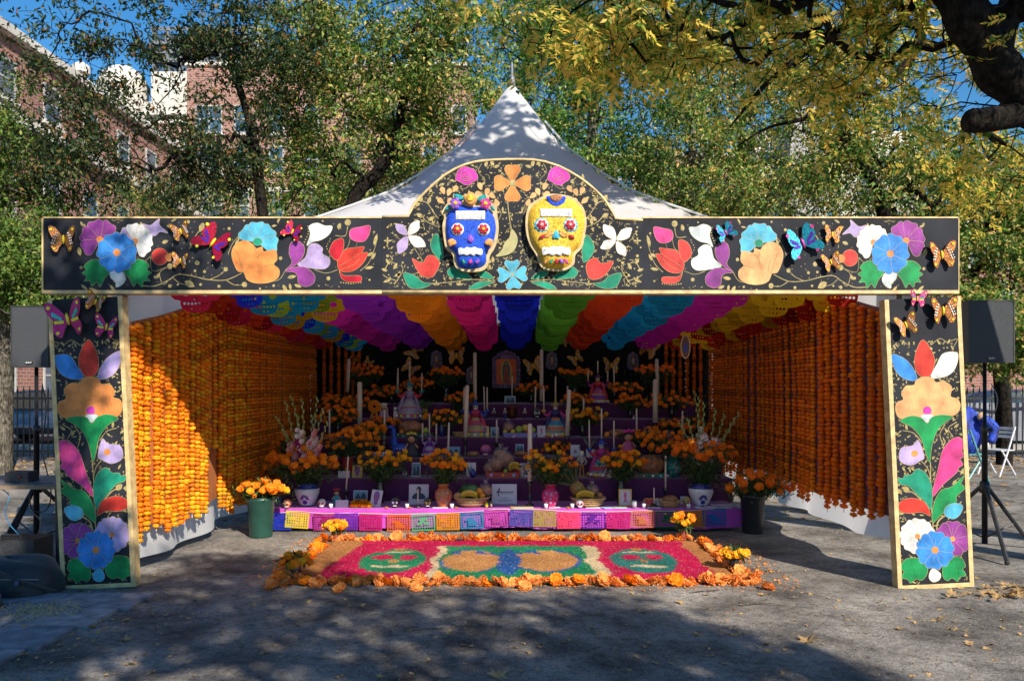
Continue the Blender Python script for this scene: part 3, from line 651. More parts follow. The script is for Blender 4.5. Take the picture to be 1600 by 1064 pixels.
def garland(x, y, zt, zb, dx, kind, asparts, grp, label, r=.0365, ax='y', swing=0):
    """a string of blossoms hanging from zt to zb; swing bends it along the wall"""
    t = thing('marigold_garland', label, 'garland', (x, y, zt), 0, grp); H = zt-zb; st = .042; n = int(H/st)
    off = lambda u: swing*math.sin(u*PI*.8)
    cordp = [(0, off(k/6), -H*k/6) if ax == 'y' else (off(k/6), 0, -H*k/6) for k in range(7)]
    obj('cord', MB().tube(cordp, .004, 4), cream, t)
    big = None if asparts else MB(); rows = []
    for k in range(n):
        u = k/n; o = off(u); p = (rnd(-.005,.005), o+rnd(-.004,.004), -st*(k+.5)) if ax == 'y' else (o, 0, -st*(k+.5))
        rr = r*rnd(.80, 1.16); rot = (rnd(-.35,.35), rnd(-.35,.35), rnd(0, 6))
        kd = kind(u)
        if asparts: link('blossom', random.choice(GBL[kd]), t, p, rot, rr)
        else: rows.append((kd, Matrix.LocRotScale(Vector(p), Matrix.Rotation(rot[2], 3, 'Z'), Vector((rr, rr, rr)))))
    if rows:
        ks = sorted({a for a, _ in rows}); mb = MB()
        for a, M_ in rows: mb.merge(lowM, M_, ks.index(a))
        o = obj('blossom_string', mb, [FMAT[a] for a in ks], t, True); o['kind'] = 'stuff'
    return t
ORD = ['first','second','third','fourth','fifth','sixth','seventh','eighth','ninth','tenth','eleventh','twelfth','thirteenth','fourteenth','fifteenth','sixteenth','seventeenth','eighteenth','nineteenth','twentieth']; ORD += ['twenty '+k for k in ORD[:9]]+['thirtieth']+['thirty '+k for k in ORD[:9]]+['fortieth']+['forty '+k for k in ORD[:9]]+['fiftieth']+['fifty '+k for k in ORD[:9]]
def walls():
    y = .035+TY0; i = 0
    while y < TY1-.15:
        swing = rnd(-.03, .03); zb = .36-.05*y+rnd(-.06,.05)
        if 1.72 < y < 1.95: zb = .95
        if y > 3: zb = .25+rnd(-.05,.05)
        near = i < 9
        kd = (lambda u: 'o' if random.random() < .6 else 'y') if y < 3 else (lambda u: 'o' if random.random() < .85 else 'd')
        lab = 'bright marigold string on the left wall, %s from the front' % ORD[i] if near else 'orange marigold string in the shade on the left wall, %s from the front' % ORD[i]
        garland(-TX+.09, y, ztop(y,-1)-.01, max(.12, zb), 0, kd, near, 'marigold strings hung close together on the left wall' if near else 'marigold strings in the shade on the left wall', lab, swing=swing)
        y += rnd(.105, .145) if y < 2.6 else rnd(.11,.14); i += 1
    y = .035+TY0; i = 0
    while y < TY1-.15:
        near = i < 9
        sw = .12*math.exp(-((y-2.8)/1.1)**2)*-1+rnd(-.025,.025)
        kk = i % 5
        kd = (lambda u: 'd' if random.random() < .88 else 'o') if kk in (0,1,3) else (lambda u: ('o' if u < .35 or kk == 4 else 'd'))
        zb = .47-.04*y+rnd(-.07,.05)+(.05 if y > 1.5 else 0)
        lab = 'deep orange marigold string on the right wall, %s from the front' % ORD[i]
        garland(TX-.09+wave(y, 1)*.8, y, ztop(y,1)-.01, zb, 0, kd, near, 'marigold strings hung with gaps on the right wall' if near else 'marigold strings farther back on the right wall', lab, swing=sw)
        y += rnd(.14, .205); i += 1
    for sx, xs in ((-1, [-2.95,-2.84,-2.72,-2.61,-2.5,-2.4]), (1, [2.42,2.53,2.64,2.75,2.86,2.96])):
        for x in xs: garland(x, TY1-.14, 2.5, .5, 0, lambda u: 'd', False, 'marigold strings in the back corners', 'red orange marigold string in the %s back corner of the tent, %s from the left' % ('left' if sx < 0 else 'right', ORD[xs.index(x)]), ax='x')
walls()
# ---------------------------------------------------------------- painted frame
def paintmat(name, c):
    m = mat(name, c, .6, .26, 7, .3, 90, spec=.25); N = m.node_tree.nodes; L = m.node_tree.links; b = N['Principled BSDF']; src = b.inputs['Base Color'].links[0].from_socket
    mp = N.new('ShaderNodeMapping'); mp.inputs['Scale'].default_value = (130, 1, 14); mp.inputs['Rotation'].default_value = (0, .5+len(name)*.4, 0); tc = [n for n in N if n.type == 'TEX_COORD'][0]; L.new(tc.outputs['Object'], mp.inputs[0])
    no = N.new('ShaderNodeTexNoise'); no.inputs['Scale'].default_value = 1; no.inputs['Detail'].default_value = 4; L.new(mp.outputs[0], no.inputs['Vector'])
    mr = N.new('ShaderNodeMapRange'); mr.inputs[1].default_value = .3; mr.inputs[2].default_value = .7; mr.inputs[3].default_value = .86; mr.inputs[4].default_value = 1.06; L.new(no.outputs[0], mr.inputs[0])
    hv = N.new('ShaderNodeHueSaturation'); L.new(mr.outputs[0], hv.inputs['Value']); L.new(src, hv.inputs['Color']); L.new(hv.outputs[0], b.inputs['Base Color']); return m
PC = {k: paintmat('paint_'+k, [q*(.82 if max(c) > .5 else .95) for q in c]) for k, c in dict(purple=(.26,.045,.26), lilac=(.50,.38,.68), blue=(.045,.27,.75), cyan=(.10,.48,.68), white=(.78,.76,.74), green=(.01,.26,.075), teal=(.012,.25,.15), red=(.68,.045,.03), crimson=(.50,.012,.03), coral=(.72,.06,.05), pink=(.72,.06,.27), magenta=(.62,.05,.42), orange=(.80,.28,.075), pale=(.66,.72,.74), peach=(.82,.42,.18)).items()}
class Panel:
    def __init__(s, root, T, y=0): s.root, s.T, s.y, s.n = root, T, y, 0; s.g = MB(); s.taken = []
    def shape(s, name, pts, col, outline=True, lay=None, sm=5, label=None):
        pp = smooth(pts, sm) if sm else pts; q = [s.T(*p) for p in pp]; s.n += 1; d = .0012+.00010*(s.n if lay is None else lay)
        o = obj(name, MB().prism(q, s.y-d, s.y), PC[col] if isinstance(col, str) else col, s.root)
        if label: o['label'] = label
        s.taken.append((sum(p[0] for p in pp)/len(pp), sum(p[1] for p in pp)/len(pp), max(math.hypot(p[0]-pp[0][0], p[1]-pp[0][1]) for p in pp)*.5))
        if outline: s.stroke(pp+[pp[0]], s.lw, s.lw, d+.00005)
        return o
    lw = 1.3
    def stroke(s, pts, w0, w1, d=.0009):
        pts = [Vector(p) for p in pts]; n = len(pts); b = len(s.g.v)
        for i, p in enumerate(pts):
            t = (pts[min(i+1, n-1)]-pts[max(0, i-1)]); t = t.normalized() if t.length > 1e-6 else Vector((1,0)); q = Vector((-t.y, t.x)); w_ = w0+(w1-w0)*i/max(1, n-1)
            for sg in (-1, 1): x, z = s.T(*(p+q*sg*w_*.5)); s.g.v.append((x, s.y-d, z))
        for i in range(n-1): s.g.f.append([b+2*i, b+2*i+1, b+2*i+3, b+2*i+2]); s.g.m.append(0)
    def curl(s, x, y, a, L, bend, w=3, dot=0):
        pts = []; p = Vector((x, y)); a = math.radians(a)
        for i in range(13): pts.append(p.copy()); p += Vector((math.cos(a), -math.sin(a)))*L/12; a += math.radians(bend)/12*(1+i/6)
        s.stroke(pts, w, w*.35)
        if dot: s.dot(pts[-1].x, pts[-1].y, dot)
        return pts
    def dot(s, x, y, r):
        b = len(s.g.v); n = 9
        for k in range(n): X, Z = s.T(x+r*math.cos(2*PI*k/n), y+r*math.sin(2*PI*k/n)); s.g.v.append((X, s.y-.0010, Z))
        s.g.f.append([b+k for k in range(n)]); s.g.m.append(0)
    def leaf(s, x, y, a, L, W):
        b = len(s.g.v); a = math.radians(a); d = Vector((math.cos(a), -math.sin(a))); q = Vector((-d.y, d.x)); pts = [(0,0),(.25,.42),(.55,.5),(.8,.28),(1,0),(.8,-.28),(.55,-.5),(.25,-.42)]
        for u, v in pts: X, Z = s.T(*(Vector((x, y))+d*u*L+q*v*W)); s.g.v.append((X, s.y-.0011, Z))
        s.g.f.append([b+k for k in range(8)]); s.g.m.append(0)
    def flower(s, c, L, W, angs, col, cen=None, rc=0, notch=.07, name='painted_flower', cols=None, hide=None):
        t = thing0(name, s.root)
        for i, a in enumerate(angs):
            a = math.radians(a); d = Vector((math.cos(a), -math.sin(a))); q = Vector((-d.y, d.x)); s.n += 1
            pr = [(.03,.03),(.35,.27),(.72,.5),(.96,.34),(1-notch,0),(.96,-.34),(.72,-.5),(.35,-.27),(.03,-.03)]
            pp = smooth([tuple(Vector(c)+d*u*L+q*v*W) for u, v in pr], 4); dd = .0012+.00010*s.n
            cc = (cols or {}).get(i, col)
            obj('petal', MB().prism([s.T(*p) for p in pp], s.y-dd, s.y), PC[cc], t)
            s.stroke(pp+[pp[0]], s.lw, s.lw, dd+.00005)
            s.stroke([Vector(c)+d*L*.25, Vector(c)+d*L*.62], .9*s.lw/1.3, .5, dd+.00005)
        if cen:
            s.n += 1; obj('flower_centre', MB().prism([s.T(c[0]+rc*math.cos(k*PI/8), c[1]+rc*math.sin(k*PI/8)) for k in range(16)], s.y-.0013-.00010*s.n, s.y), PC[cen] if cen in PC else gold, t)
        s.taken.append((c[0], c[1], L*1.02))
    def free(s, x, y, r): return all(math.hypot(x-a, y-b) > c+r for a, b, c in s.taken)
    def finish(s, seed=0):
        o = obj('gold_scrollwork', s.g, gold, s.root); o['kind'] = 'stuff'
def thing0(name, parent):
    o = bpy.data.objects.new(name, None); C.objects.link(o); o.parent = parent; o.empty_display_size = .05; return o
px2w = lambda px, py: ((px-CX)*D0/F, CH-(py-HY)*D0/F)
def header(side):
    x0, x1 = (68, 597) if side < 0 else (1004, 1497); zt = px2w(0, 341.5)[1]; zb = px2w(0, 459)[1]; X0, X1 = px2w(x0,0)[0], px2w(x1,0)[0]
    b = thing('header_panel', ('left' if side < 0 else 'right')+' black header panel painted with flowers and gold vines', 'panel', ((X0+X1)/2, 0, zb))
    ox, oz = (X0+X1)/2, zb
    obj('board', MB().box(X0-ox, X1-ox, 0, .11, .028, zt-oz), [blackcloth], b)
    tp = MB().box(X0-ox, X1-ox, -.006, .116, zt-oz+.001, zt-oz+.012); tp.box(X0-ox, X1-ox, -.008, .118, 0, .027)
    if side < 0: tp.box(X0-ox-.012, X0-ox-.001, -.006, .116, 0, zt-oz)
    else: tp.box(X1-ox+.001, X1-ox+.008, -.004, .116, 0, zt-oz)
    obj('edge_band', tp, goldtape, b)
    def T(cx, cy):
        px = 50+cx/2.807; py = 320+cy/2.807
        if side > 0: px = 1004+(597-px)*.934; py += 2
        x, z = px2w(px, py); return (x-ox, z-oz)
    p = Panel(b, T)
    # vines first
    for pts, a_, b_ in (([(480,355),(540,356),(600,330),(640,306),(700,312),(770,328),(850,330),(920,300)],4,3),([(600,330),(575,350),(560,300),(590,275)],3,2),([(780,328),(820,310),(850,285)],3,2),([(850,330),(890,352),(930,350)],3,2),([(620,322),(650,345),(690,352)],3,2),
                        ([(1240,285),(1290,300),(1340,285)],2.5,2),([(1110,290),(1080,330),(1000,345)],2.5,2),([(1330,135),(1375,135),(1385,80)],3,2),([(690,195),(715,140),(760,85)],5,2),([(860,215),(880,170),(905,140)],3,2),([(1440,290),(1480,250),(1510,170)],3,2),([(520,225),(490,250),(460,228)],2,1.5),([(520,230),(530,290),(600,270)],2,1.5),([(1395,150),(1385,185),(1365,200)],2,2)):
        p.stroke([tuple(q) for q in curve([(x, y, 0) for x, y in pts], 6)] if False else [(q.x, q.y) for q in curve([(x, y, 0) for x, y in pts], 6)], a_, b_)
    for x, y, r in ((725,255,11),(685,75,8),(865,105,7),(605,270,13),(850,283,10),(932,350,12),(1300,323,9),(1090,235,8),(215,275,7),(757,293,7),(540,317,7),(605,357,8),(820,358,7),(740,350,6),(640,350,5),(1275,72,4),(1500,120,5),(1180,140,5),(1385,78,14),(910,142,8),(560,95,4),(715,290,6),(1180,270,5),(1060,355,6),(1000,368,5),(1480,330,5),(930,70,5),(230,90,5)): p.dot(x, y, r)
    for x, y, a, L, W in ((670,335,-30,50,30),(752,78,70,-45,24),(545,325,60,30,14),(570,168,20,30,16),(205,185,-80,40,20),(225,95,120,25,12),(1100,350,-60,40,16),(1120,320,10,40,16),(1150,350,-20,35,14),(1130,345,-80,30,12),(1345,110,80,30,18),(1400,125,-20,35,14),(1500,180,75,55,16),(1470,225,30,35,14),(1490,240,60,35,12),(1460,280,10,40,14),(890,180,60,40,12),(875,220,60,30,10),(340,350,-50,40,12),(355,335,-10,35,12),(610,75,30,30,10),(590,90,-30,30,10),(660,85,-60,30,12),(1075,80,60,30,10),(1050,95,10,25,9),(700,190,100,30,10),(215,350,-40,40,12),(250,365,-20,40,10),(430,200,0,30,10),(480,75,80,-30,12)): p.leaf(x, y, a, L, W)
    for a in range(300, 410, 14): p.leaf(1205+12*math.cos(a/30), 175-(a-300)*.8, 190-(a-300)*.3, 8, 5)
    for x, y in [(1300+ 8*math.cos(k), 150+k*11) for k in range(8)]: p.dot(x, y, 2.5)
    for k in range(9): p.dot(1355+k*11, 346-abs(k-4)*1.2, 3)
    for k in range(7): p.dot(1440-k*3, 120+k*10, 2)
    for k in range(10): p.curl(350+k*5, 68+3*math.sin(k), 0, 9, 60, 2)
    L1 = 'pink' if side < 0 else 'coral'
    p.shape('painted_leaf', [(335,255),(290,240),(255,245),(228,270),(238,285),(220,300),(240,315),(228,335),(255,335),(262,358),(285,340),(300,360),(318,325),(345,290)], 'green')
    p.shape('painted_leaf', [(411,255),(456,240),(491,245),(515,268),(505,285),(525,298),(506,315),(520,335),(491,335),(484,362),(461,342),(446,360),(428,325),(401,290)], 'green')
    p.shape('painted_petal', [(345,292),(392,290),(412,322),(397,350),(370,362),(366,340),(345,320)], 'pale')
    p.flower((298,153), 90, 72, [56,108,160,212], 'purple', 'orange', 15)
    p.shape('painted_lily', [(485,85),(520,90),(560,60),(560,88),(598,125),(562,120),(540,137),(510,128)], 'lilac')
    p.flower((453,160), 80, 62, [148,100,52,4,-46], 'white', 'orange', 13, cols={0: 'lilac' if side < 0 else 'white'})
    p.flower((373,210), 90, 80, [108,50,-8,-68,-130,168], 'blue', 'orange', 16)
    p.shape('painted_bud', [(562+37*math.cos(k*PI/6), 228+37*math.sin(k*PI/6)) for k in range(12)], 'coral')
    p.shape('painted_bud_tip', [(612,215),(592,218),(586,232),(594,246),(610,246)], 'orange')
    p.flower((990,165), 92, 76, [140,92,44,-8], 'cyan', None, 0, name='painted_fan_flower')
    p.shape('painted_disc', [(990+20*math.cos(k*PI/5), 163+17*math.sin(k*PI/5)) for k in range(10)], 'teal')
    p.shape('painted_orange_bloom', [(876,225),(888,180),(930,157),(968,172),(985,192),(1010,185),(1016,205),(1042,200),(1070,200),(1076,240),(1062,262),(1085,285),(1080,320),(1040,342),(985,345),(945,330),(928,298),(900,288)], 'orange' if side < 0 else 'peach')
    for pts in ([(885,190),(905,215),(930,298)],[(968,172),(985,200),(990,240)],[(1016,205),(990,230),(985,250)],[(1062,262),(1040,262),(1010,275)],[(928,298),(945,270),(930,230)]): p.stroke([(q.x,q.y) for q in curve([(x,y,0) for x,y in pts],5)], 1.2, 1.2, .009)
    p.shape('painted_petal', [(1112,288),(1140,255),(1128,215),(1135,170),(1165,158),(1195,185),(1190,225),(1160,262)], 'purple')
    p.shape('painted_petal', [(1165,265),(1200,230),(1215,180),(1245,170),(1275,190),(1275,215),(1305,235),(1305,265),(1280,283),(1230,280)], 'lilac' if side < 0 else 'pale')
    p.shape('painted_petal', [(1108,292),(1150,275),(1200,275),(1240,310),(1235,345),(1200,360),(1170,345),(1165,315),(1150,297)], 'purple')
    p.shape('painted_petal', [(1205,180),(1220,130),(1215,95),(1250,80),(1285,92),(1318,95),(1305,130),(1270,155),(1230,165)], 'pale')
    p.shape('painted_bud', [(1393,140),(1400,108),(1440,98),(1483,93),(1478,135),(1455,162),(1415,160)], 'pink')
    p.shape('painted_tulip', [(1345,230),(1380,195),(1420,188),(1458,185),(1450,210),(1475,212),(1450,260),(1410,290),(1365,295),(1342,275)], 'red' if side < 0 else 'coral')
    for pts in ([(1350,270),(1400,240),(1450,210)],[(1360,285),(1410,265),(1440,235)]): p.stroke([(q.x,q.y) for q in curve([(x,y,0) for x,y in pts],5)], 1.5, 1, .009)
    p.shape('painted_petal', [(1305,200),(1325,160),(1365,150),(1365,200),(1340,245),(1312,225)], 'crimson' if side < 0 else 'coral')
    p.shape('painted_petal', [(1348,288),(1370,310),(1440,312),(1440,338),(1390,340),(1360,325)], 'crimson' if side < 0 else 'coral')
    rg = random.Random(3)
    for _ in range(260):
        x, y = rg.uniform(210, 1500), rg.uniform(70, 365)
        if p.free(x, y, 6): p.dot(x, y, rg.choice([1.6,2,2.6]))
    p.finish()
header(-1); header(1)
def arch():
    T0 = lambda cx, cy: px2w(590+cx/3.81, 240+cy/3.81); oz = px2w(0,459)[1]
    T = lambda cx, cy: (T0(cx, cy)[0], T0(cx, cy)[1]-oz)
    b = thing('arch_panel', 'central arched black panel painted with flowers around the two skull masks', 'panel', (0,0,oz))
    top = [(27,381),(185,377),(200,340),(220,302),(255,262),(300,217),(350,172),(400,131),(460,96),(520,70),(580,54),(640,46),(710,41),(780,39),(860,39),(930,42),(1000,54),(1080,80),(1140,110),(1200,146),(1250,182),(1290,216),(1330,255),(1360,292),(1390,340),(1415,391),(1578,400)]
    out = top+[(1578,816),(27,812)]
    obj('board', MB().prism([T(*p) for p in out], -.003, .11), blackcloth, b)
    tp = MB(); tt = [T(*p) for p in top]; c = [(x, z) for x, z in tt]
    tp.tube([(x, .0, z+.004) for x, z in c], .011, 6); tp.tube([(x, .10, z+.004) for x, z in c], .011, 6)
    x0, x1 = T(27,0)[0], T(1578,0)[0]; tp.box(x0, x1, -.012, .117, -.001, .026)
    obj('edge_band', tp, goldtape, b, True)
    p = Panel(b, T, -.003); p.lw = 1.8; MX = lambda x: 1606-x
    S_ = lambda pts, a, c_: p.stroke([(q.x,q.y) for q in curve([(x,y,0) for x,y in pts],6)], a, c_)
    for m in (lambda x: x, MX):
        for pts, a, c_ in (([(185,500),(230,580),(270,640)],4,3),([(270,285),(300,300),(340,360),(375,400)],6,3),([(265,375),(300,410),(370,440)],6,3),([(320,775),(450,765),(560,750),(700,760)],4,3),([(40,700),(70,650),(110,660),(95,690)],6,3),([(120,760),(60,740),(30,720)],6,3),([(620,60),(600,110),(640,160),(600,190)],3,2),([(330,640),(420,600),(400,560)],3,2),([(700,300),(735,360),(700,420)],3,2),([(560,180),(520,210),(470,205)],3,2),([(100,780),(150,700),(140,660)],5,3)): S_([(m(x), y) for x, y in pts], a, c_)
        for x, y, a, L, W in ((265,290,120,50,34),(255,300,190,40,24),(300,300,70,45,24),(270,380,150,45,26),(300,400,30,45,22),(330,425,80,40,20),(70,660,120,40,18),(95,690,60,45,20),(60,700,160,40,18),(100,730,20,45,18),(120,740,70,45,18),(80,750,200,50,18),(640,80,70,40,20),(690,80,110,45,22),(690,85,20,40,18),(460,170,150,30,14),(400,180,200,40,16),(380,160,80,40,16),(320,245,100,40,18),(300,250,30,38,18),(330,255,160,34,14),(730,350,180,40,14),(745,350,90,34,12),(740,352,0,30,12),(700,410,220,34,14),(680,640,200,40,18),(690,650,100,40,18),(665,660,280,34,16),(60,520,90,24,10),(60,520,0,24,10),(60,520,180,24,10),(60,520,270,24,10),(700,480,150,30,12),(350,780,90,26,10),(350,785,30,26,10),(350,785,150,26,10),(490,785,90,26,10),(490,785,30,26,10),(490,785,150,26,10),(850,600,60,30,12),(620,190,40,30,12)): p.leaf(m(x), y, a if m(1) == 1 else 180-a, L, W)
        for x, y, r in ((355,265,9),(60,610,9),(40,560,6),(250,440,6),(60,440,6),(400,60+90,6),(150,650,7),(740,120,5),(700,200,6),(610,110,6),(180,770,7)): p.dot(m(x), y, r)
    S_([(775,290),(780,350),(790,420),(800,455)],5,4); S_([(745,600),(780,550),(820,470)],3,1); p.leaf(805,455,262,160,110) if False else None
    p.shape('painted_gold_leaf', [(800,452),(832,500),(822,560),(780,600),(705,612),(738,580),(758,530),(785,500)], mat('pale_gold_paint', (.36,.33,.15), .5))
    p.shape('painted_leaf', [(350,475),(385,540),(385,640),(330,590),(315,530)], 'teal'); p.shape('painted_leaf', [(1245,485),(1287,540),(1280,600),(1225,650),(1218,550)], 'teal')
    for m in (lambda x: x, MX):
        for pts in ([(155,712),(220,725),(270,765),(322,775),(270,802),(200,802),(170,770)],[(415,700),(450,672),(500,675),(522,700),(562,747),(480,745),(430,735)],[(590,700),(650,705),(692,747),(640,745),(605,730)],[(540,806),(600,765),(692,765),(640,790),(590,808)]): p.shape('painted_leaf', [(m(x), y) for x, y in pts], 'teal')
    for pts in ([(205,628),(240,642),(270,650),(300,608),(345,615),(370,655),(350,705),(320,738),(255,722)],[(1240,680),(1255,640),(1300,622),(1335,655),(1402,640),(1375,700),(1322,745),(1262,745)]): p.shape('painted_heart', pts, 'coral')
    p.flower((803,178), 112, 96, [90,0,180,270], 'orange', 'gold', 20, .04)
    for cx in (530, 1078):
        p.shape('painted_rose', [(cx+(66+6*math.sin(k*2.3))*math.cos(k*PI/7), 135+(52+5*math.cos(k*1.9))*math.sin(k*PI/7)) for k in range(14)], 'magenta')
        for r in (38, 24, 12): p.stroke([(cx+r*math.cos(a/4+r), 135+r*.8*math.sin(a/4+r)) for a in range(19)], 2, 1.4, .009)
    for x, y, a in ((390,225,115),(425,235,70),(460,215,55),(378,285,140),(428,290,70),(612,200,110),(650,232,70),(606,243,165),(684,255,140),(708,290,-70)):
        for m, aa in ((lambda q: q, a), (MX, 180-a)):
            A = math.radians(aa); d = Vector((math.cos(A), -math.sin(A))); q_ = Vector((-d.y, d.x)); c_ = Vector((m(x), y))
            p.shape('painted_petal', [tuple(c_+d*u+q_*v) for u, v in ((-20,0),(-5,11),(12,15),(24,6),(24,-6),(12,-15),(-5,-11))], 'peach', sm=3)
    for c_, L in (((180,490), [(135,100,'lilac'),(52,112,'white'),(-32,125,'white'),(-118,122,'lilac')]), ((1420,520), [(128,122,'white'),(38,118,'white'),(-60,108,'white'),(205,105,'white')])):
        t = thing0('painted_flower', b)
        for a, l, cc in L:
            A = math.radians(a); d = Vector((math.cos(A), -math.sin(A))); q_ = Vector((-d.y, d.x)); p.n += 1; dd = .0012+.00010*p.n
            pp = smooth([tuple(Vector(c_)+d*l*u+q_*l*v) for u, v in ((.03,0),(.3,.2),(.62,.27),(.85,.12),(1,0),(.85,-.16),(.55,-.26),(.25,-.16))], 4)
            obj('petal', MB().prism([T(*z) for z in pp], -.003-dd, -.003), PC[cc], t); p.stroke(pp+[pp[0]], 1.6, 1.6, dd+.00005)
        p.taken.append((*c_, 110))
    p.flower((803,722), 92, 92, [92,5,-84,182], 'cyan', 'gold', 9, .16)
    p.taken += [(560,480,190),(1060,480,190)]
    rg = random.Random(5)
    for _ in range(1500):
        x, y = rg.uniform(60, 1550), rg.uniform(60, 800)
        if y < 400 and ((x-803)/640)**2+((y-420)/400)**2 > .9: continue
        if True:
            k = rg.random()
            if k < .35: p.leaf(x, y, rg.uniform(0,360), rg.uniform(12,26), rg.uniform(5,10))
            elif k < .7: p.curl(x, y, rg.uniform(0,360), rg.uniform(16,42), rg.choice([-1,1])*rg.uniform(60,170), 3.0, rg.choice([0,3]))
            else: p.dot(x, y, rg.uniform(1.8, 4.5))
    p.finish()
arch()
def column(side):
    # the two upright panels lean a little to the right
    x0, x1 = (96, 212) if side < 0 else (1403, 1522); z1 = px2w(0, 461)[1]; X0, X1 = px2w(x0,0)[0], px2w(x1,0)[0]; ox = (X0+X1)/2; W = X1-X0
    b = thing('column_panel', ('left' if side < 0 else 'right')+' upright black panel painted with a tall bouquet and edged in gold fabric', 'panel', (ox, .0, 0))
    b.rotation_euler = (0, math.radians(-2.7), 0)
    z1 -= .022
    obj('board', MB().box(-W/2+.03, W/2-.012, .002, .08, .03, z1), blackcloth, b)
    e = MB().box(-W/2, -W/2+.034, -.004, .09, .0, z1+.0).box(W/2-.034, W/2, -.004, .09, .0, z1).box(-W/2+.034, W/2-.034, -.004, .088, .0, .034)
    obj('edge_band', e, goldtape, b)
    k = (W-.068)/(228/2.172*D0/F) 
    def T(cx, cy):
        # crop row cy has its own centre because the photographed panel leans
        c = 172+ (cy-20)/1000*16-2; u = (cx-c)/2.172*D0/F
        if side > 0: u = -u
        return (u*1.0, CH-(440+cy/2.172-HY)*D0/F)
    p = Panel(b, T, .002); p.lw = 1.1
    S_ = lambda pts, a, c_: p.stroke([(q.x,q.y) for q in curve([(x,y,0) for x,y in pts],6)], a, c_)
    for pts, a, c_ in (([(140,795),(165,815),(172,850)],5,5),([(182,815),(184,860),(183,905)],4,4),([(178,612),(182,700),(184,800)],3,4),([(75,650),(110,640),(150,680),(178,720)],4,3),([(200,760),(240,715),(275,700)],4,3),([(215,600),(190,630),(182,660)],2.5,2),([(120,485),(140,520),(130,560)],3,2),([(80,480),(110,500),(95,530)],3,2),([(205,540),(230,510),(265,500)],3,2),([(75,225),(60,200),(85,205)],2,2),([(280,215),(255,195),(230,210)],2,2),([(150,215),(120,195),(95,210)],2,2)): S_(pts, a, c_)
    for x, y, a, L, W_ in ((78,655,150,40,22),(110,690,160,35,18),(255,710,40,30,20),(280,705,0,26,16),(85,700,80,30,12),(95,730,30,30,12),(270,770,-30,30,14),(275,520,40,26,9),(250,500,80,22,9),(90,500,140,22,9),(110,520,60,22,9),(220,500,110,22,8),(75,520,200,20,8),(95,215,120,20,7),(75,235,60,18,7),(270,225,60,20,7),(250,210,120,18,7),(225,215,90,16,6),(120,215,60,20,7),(265,640,60,20,7)): p.leaf(x, y, a, L, W_)
    p.shape('painted_petal', [(62,248),(110,245),(135,280),(158,325),(110,325),(75,300)], 'blue' if side < 0 else 'white')
    p.shape('painted_petal', [(285,240),(280,290),(250,325),(208,332),(212,300),(240,260)], 'lilac' if side < 0 else 'blue')
    p.shape('painted_petal', [(178,196),(205,240),(210,290),(190,322),(160,318),(142,275),(150,235)], 'red')
    p.shape('painted_orange_bloom', [(65,430),(72,402),(95,392),(90,360),(115,340),(142,342),(155,326),(185,322),(210,333),(218,348),(245,350),(262,375),(257,395),(280,405),(285,435),(265,462),(180,465),(90,458)], 'orange' if side < 0 else 'peach')
    for pts in ([(95,392),(110,400),(118,420)],[(145,345),(155,360),(158,385)],[(212,348),(205,365),(205,390)],[(257,395),(240,402),(232,420)]): S_(pts, 1.2, 1.2)
    p.shape('painted_disc', [(178+15*math.cos(j*PI/5), 437+15*math.sin(j*PI/5)) for j in range(10)], 'magenta')
    p.shape('painted_leaf', [(158,452),(202,452),(180,478)], 'pale', sm=3)
    p.shape('painted_leaf', [(92,462),(130,453),(165,460),(180,480),(200,460),(235,452),(272,468),(235,490),(205,530),(192,580),(180,612),(170,560),(150,510),(120,480)], 'green')
    p.shape('painted_feather', [(65,540),(80,531),(105,540),(135,575),(152,630),(180,728),(140,690),(92,652),(84,636),(68,625),(76,606),(60,595),(70,577),(58,565)], 'pink')
    p.shape('painted_flower', [(198,592),(214,535),(235,552),(275,560),(282,602),(245,620),(213,606)], 'lilac')
    p.shape('painted_disc', [(230+11*math.cos(j*PI/4), 580+11*math.sin(j*PI/4)) for j in range(8)], 'orange')
    p.shape('painted_feather', [(186,772),(178,700),(195,650),(225,632),(245,650),(268,652),(275,662),(292,662),(285,682),(258,690),(230,720),(205,745)], 'teal')
    p.shape('painted_feather', [(65,660),(110,697),(150,710),(178,760),(183,815),(150,790),(100,752),(97,732),(62,702),(80,692)], 'green')
    p.shape('painted_petal', [(190,793),(205,748),(250,730),(290,742),(294,770),(262,782),(220,780)], 'red')
    p.shape('painted_petal', [(78,765),(105,754),(135,765),(142,792),(115,808),(90,795)], 'cyan')
    p.flower((120,875), 62, 54, [95,45,150,205,262], 'purple', 'orange', 9)
    p.flower((238,860), 62, 52, [100,48,-5,-58,150,205], 'lilac' if side < 0 else 'white', 'orange', 9)
    p.shape('painted_leaf', [(152,945),(110,935),(90,945),(82,970),(92,978),(82,1000),(102,1005),(112,1020),(130,1008),(148,1016),(162,995)], 'green')
    p.shape('painted_leaf', [(215,945),(258,932),(290,940),(302,968),(292,978),(303,998),(282,1005),(272,1018),(252,1006),(232,1010),(212,985)], 'green')
    p.shape('painted_petal', [(168,990),(195,972),(209,1000),(196,1018),(174,1012)], 'cyan' if side < 0 else 'white')
    p.flower((182,910), 66, 58, [98,40,-20,-80,-140,160], 'blue', 'orange', 12)
    rg = random.Random(9+side)
    for _ in range(640):
        y = rg.uniform(200, 1020); x = rg.uniform(60+y*.016, 288+y*.014)
        if True:
            q_ = rg.random()
            if q_ < .35: p.leaf(x, y, rg.uniform(0,360), rg.uniform(9,20), rg.uniform(3.5,6.5))
            elif q_ < .6: p.curl(x, y, rg.uniform(0,360), rg.uniform(10,22), rg.choice([-1,1])*150, 1.5, 1.8)
            else: p.dot(x, y, rg.uniform(1.5, 3))
    p.finish()
column(-1); column(1)
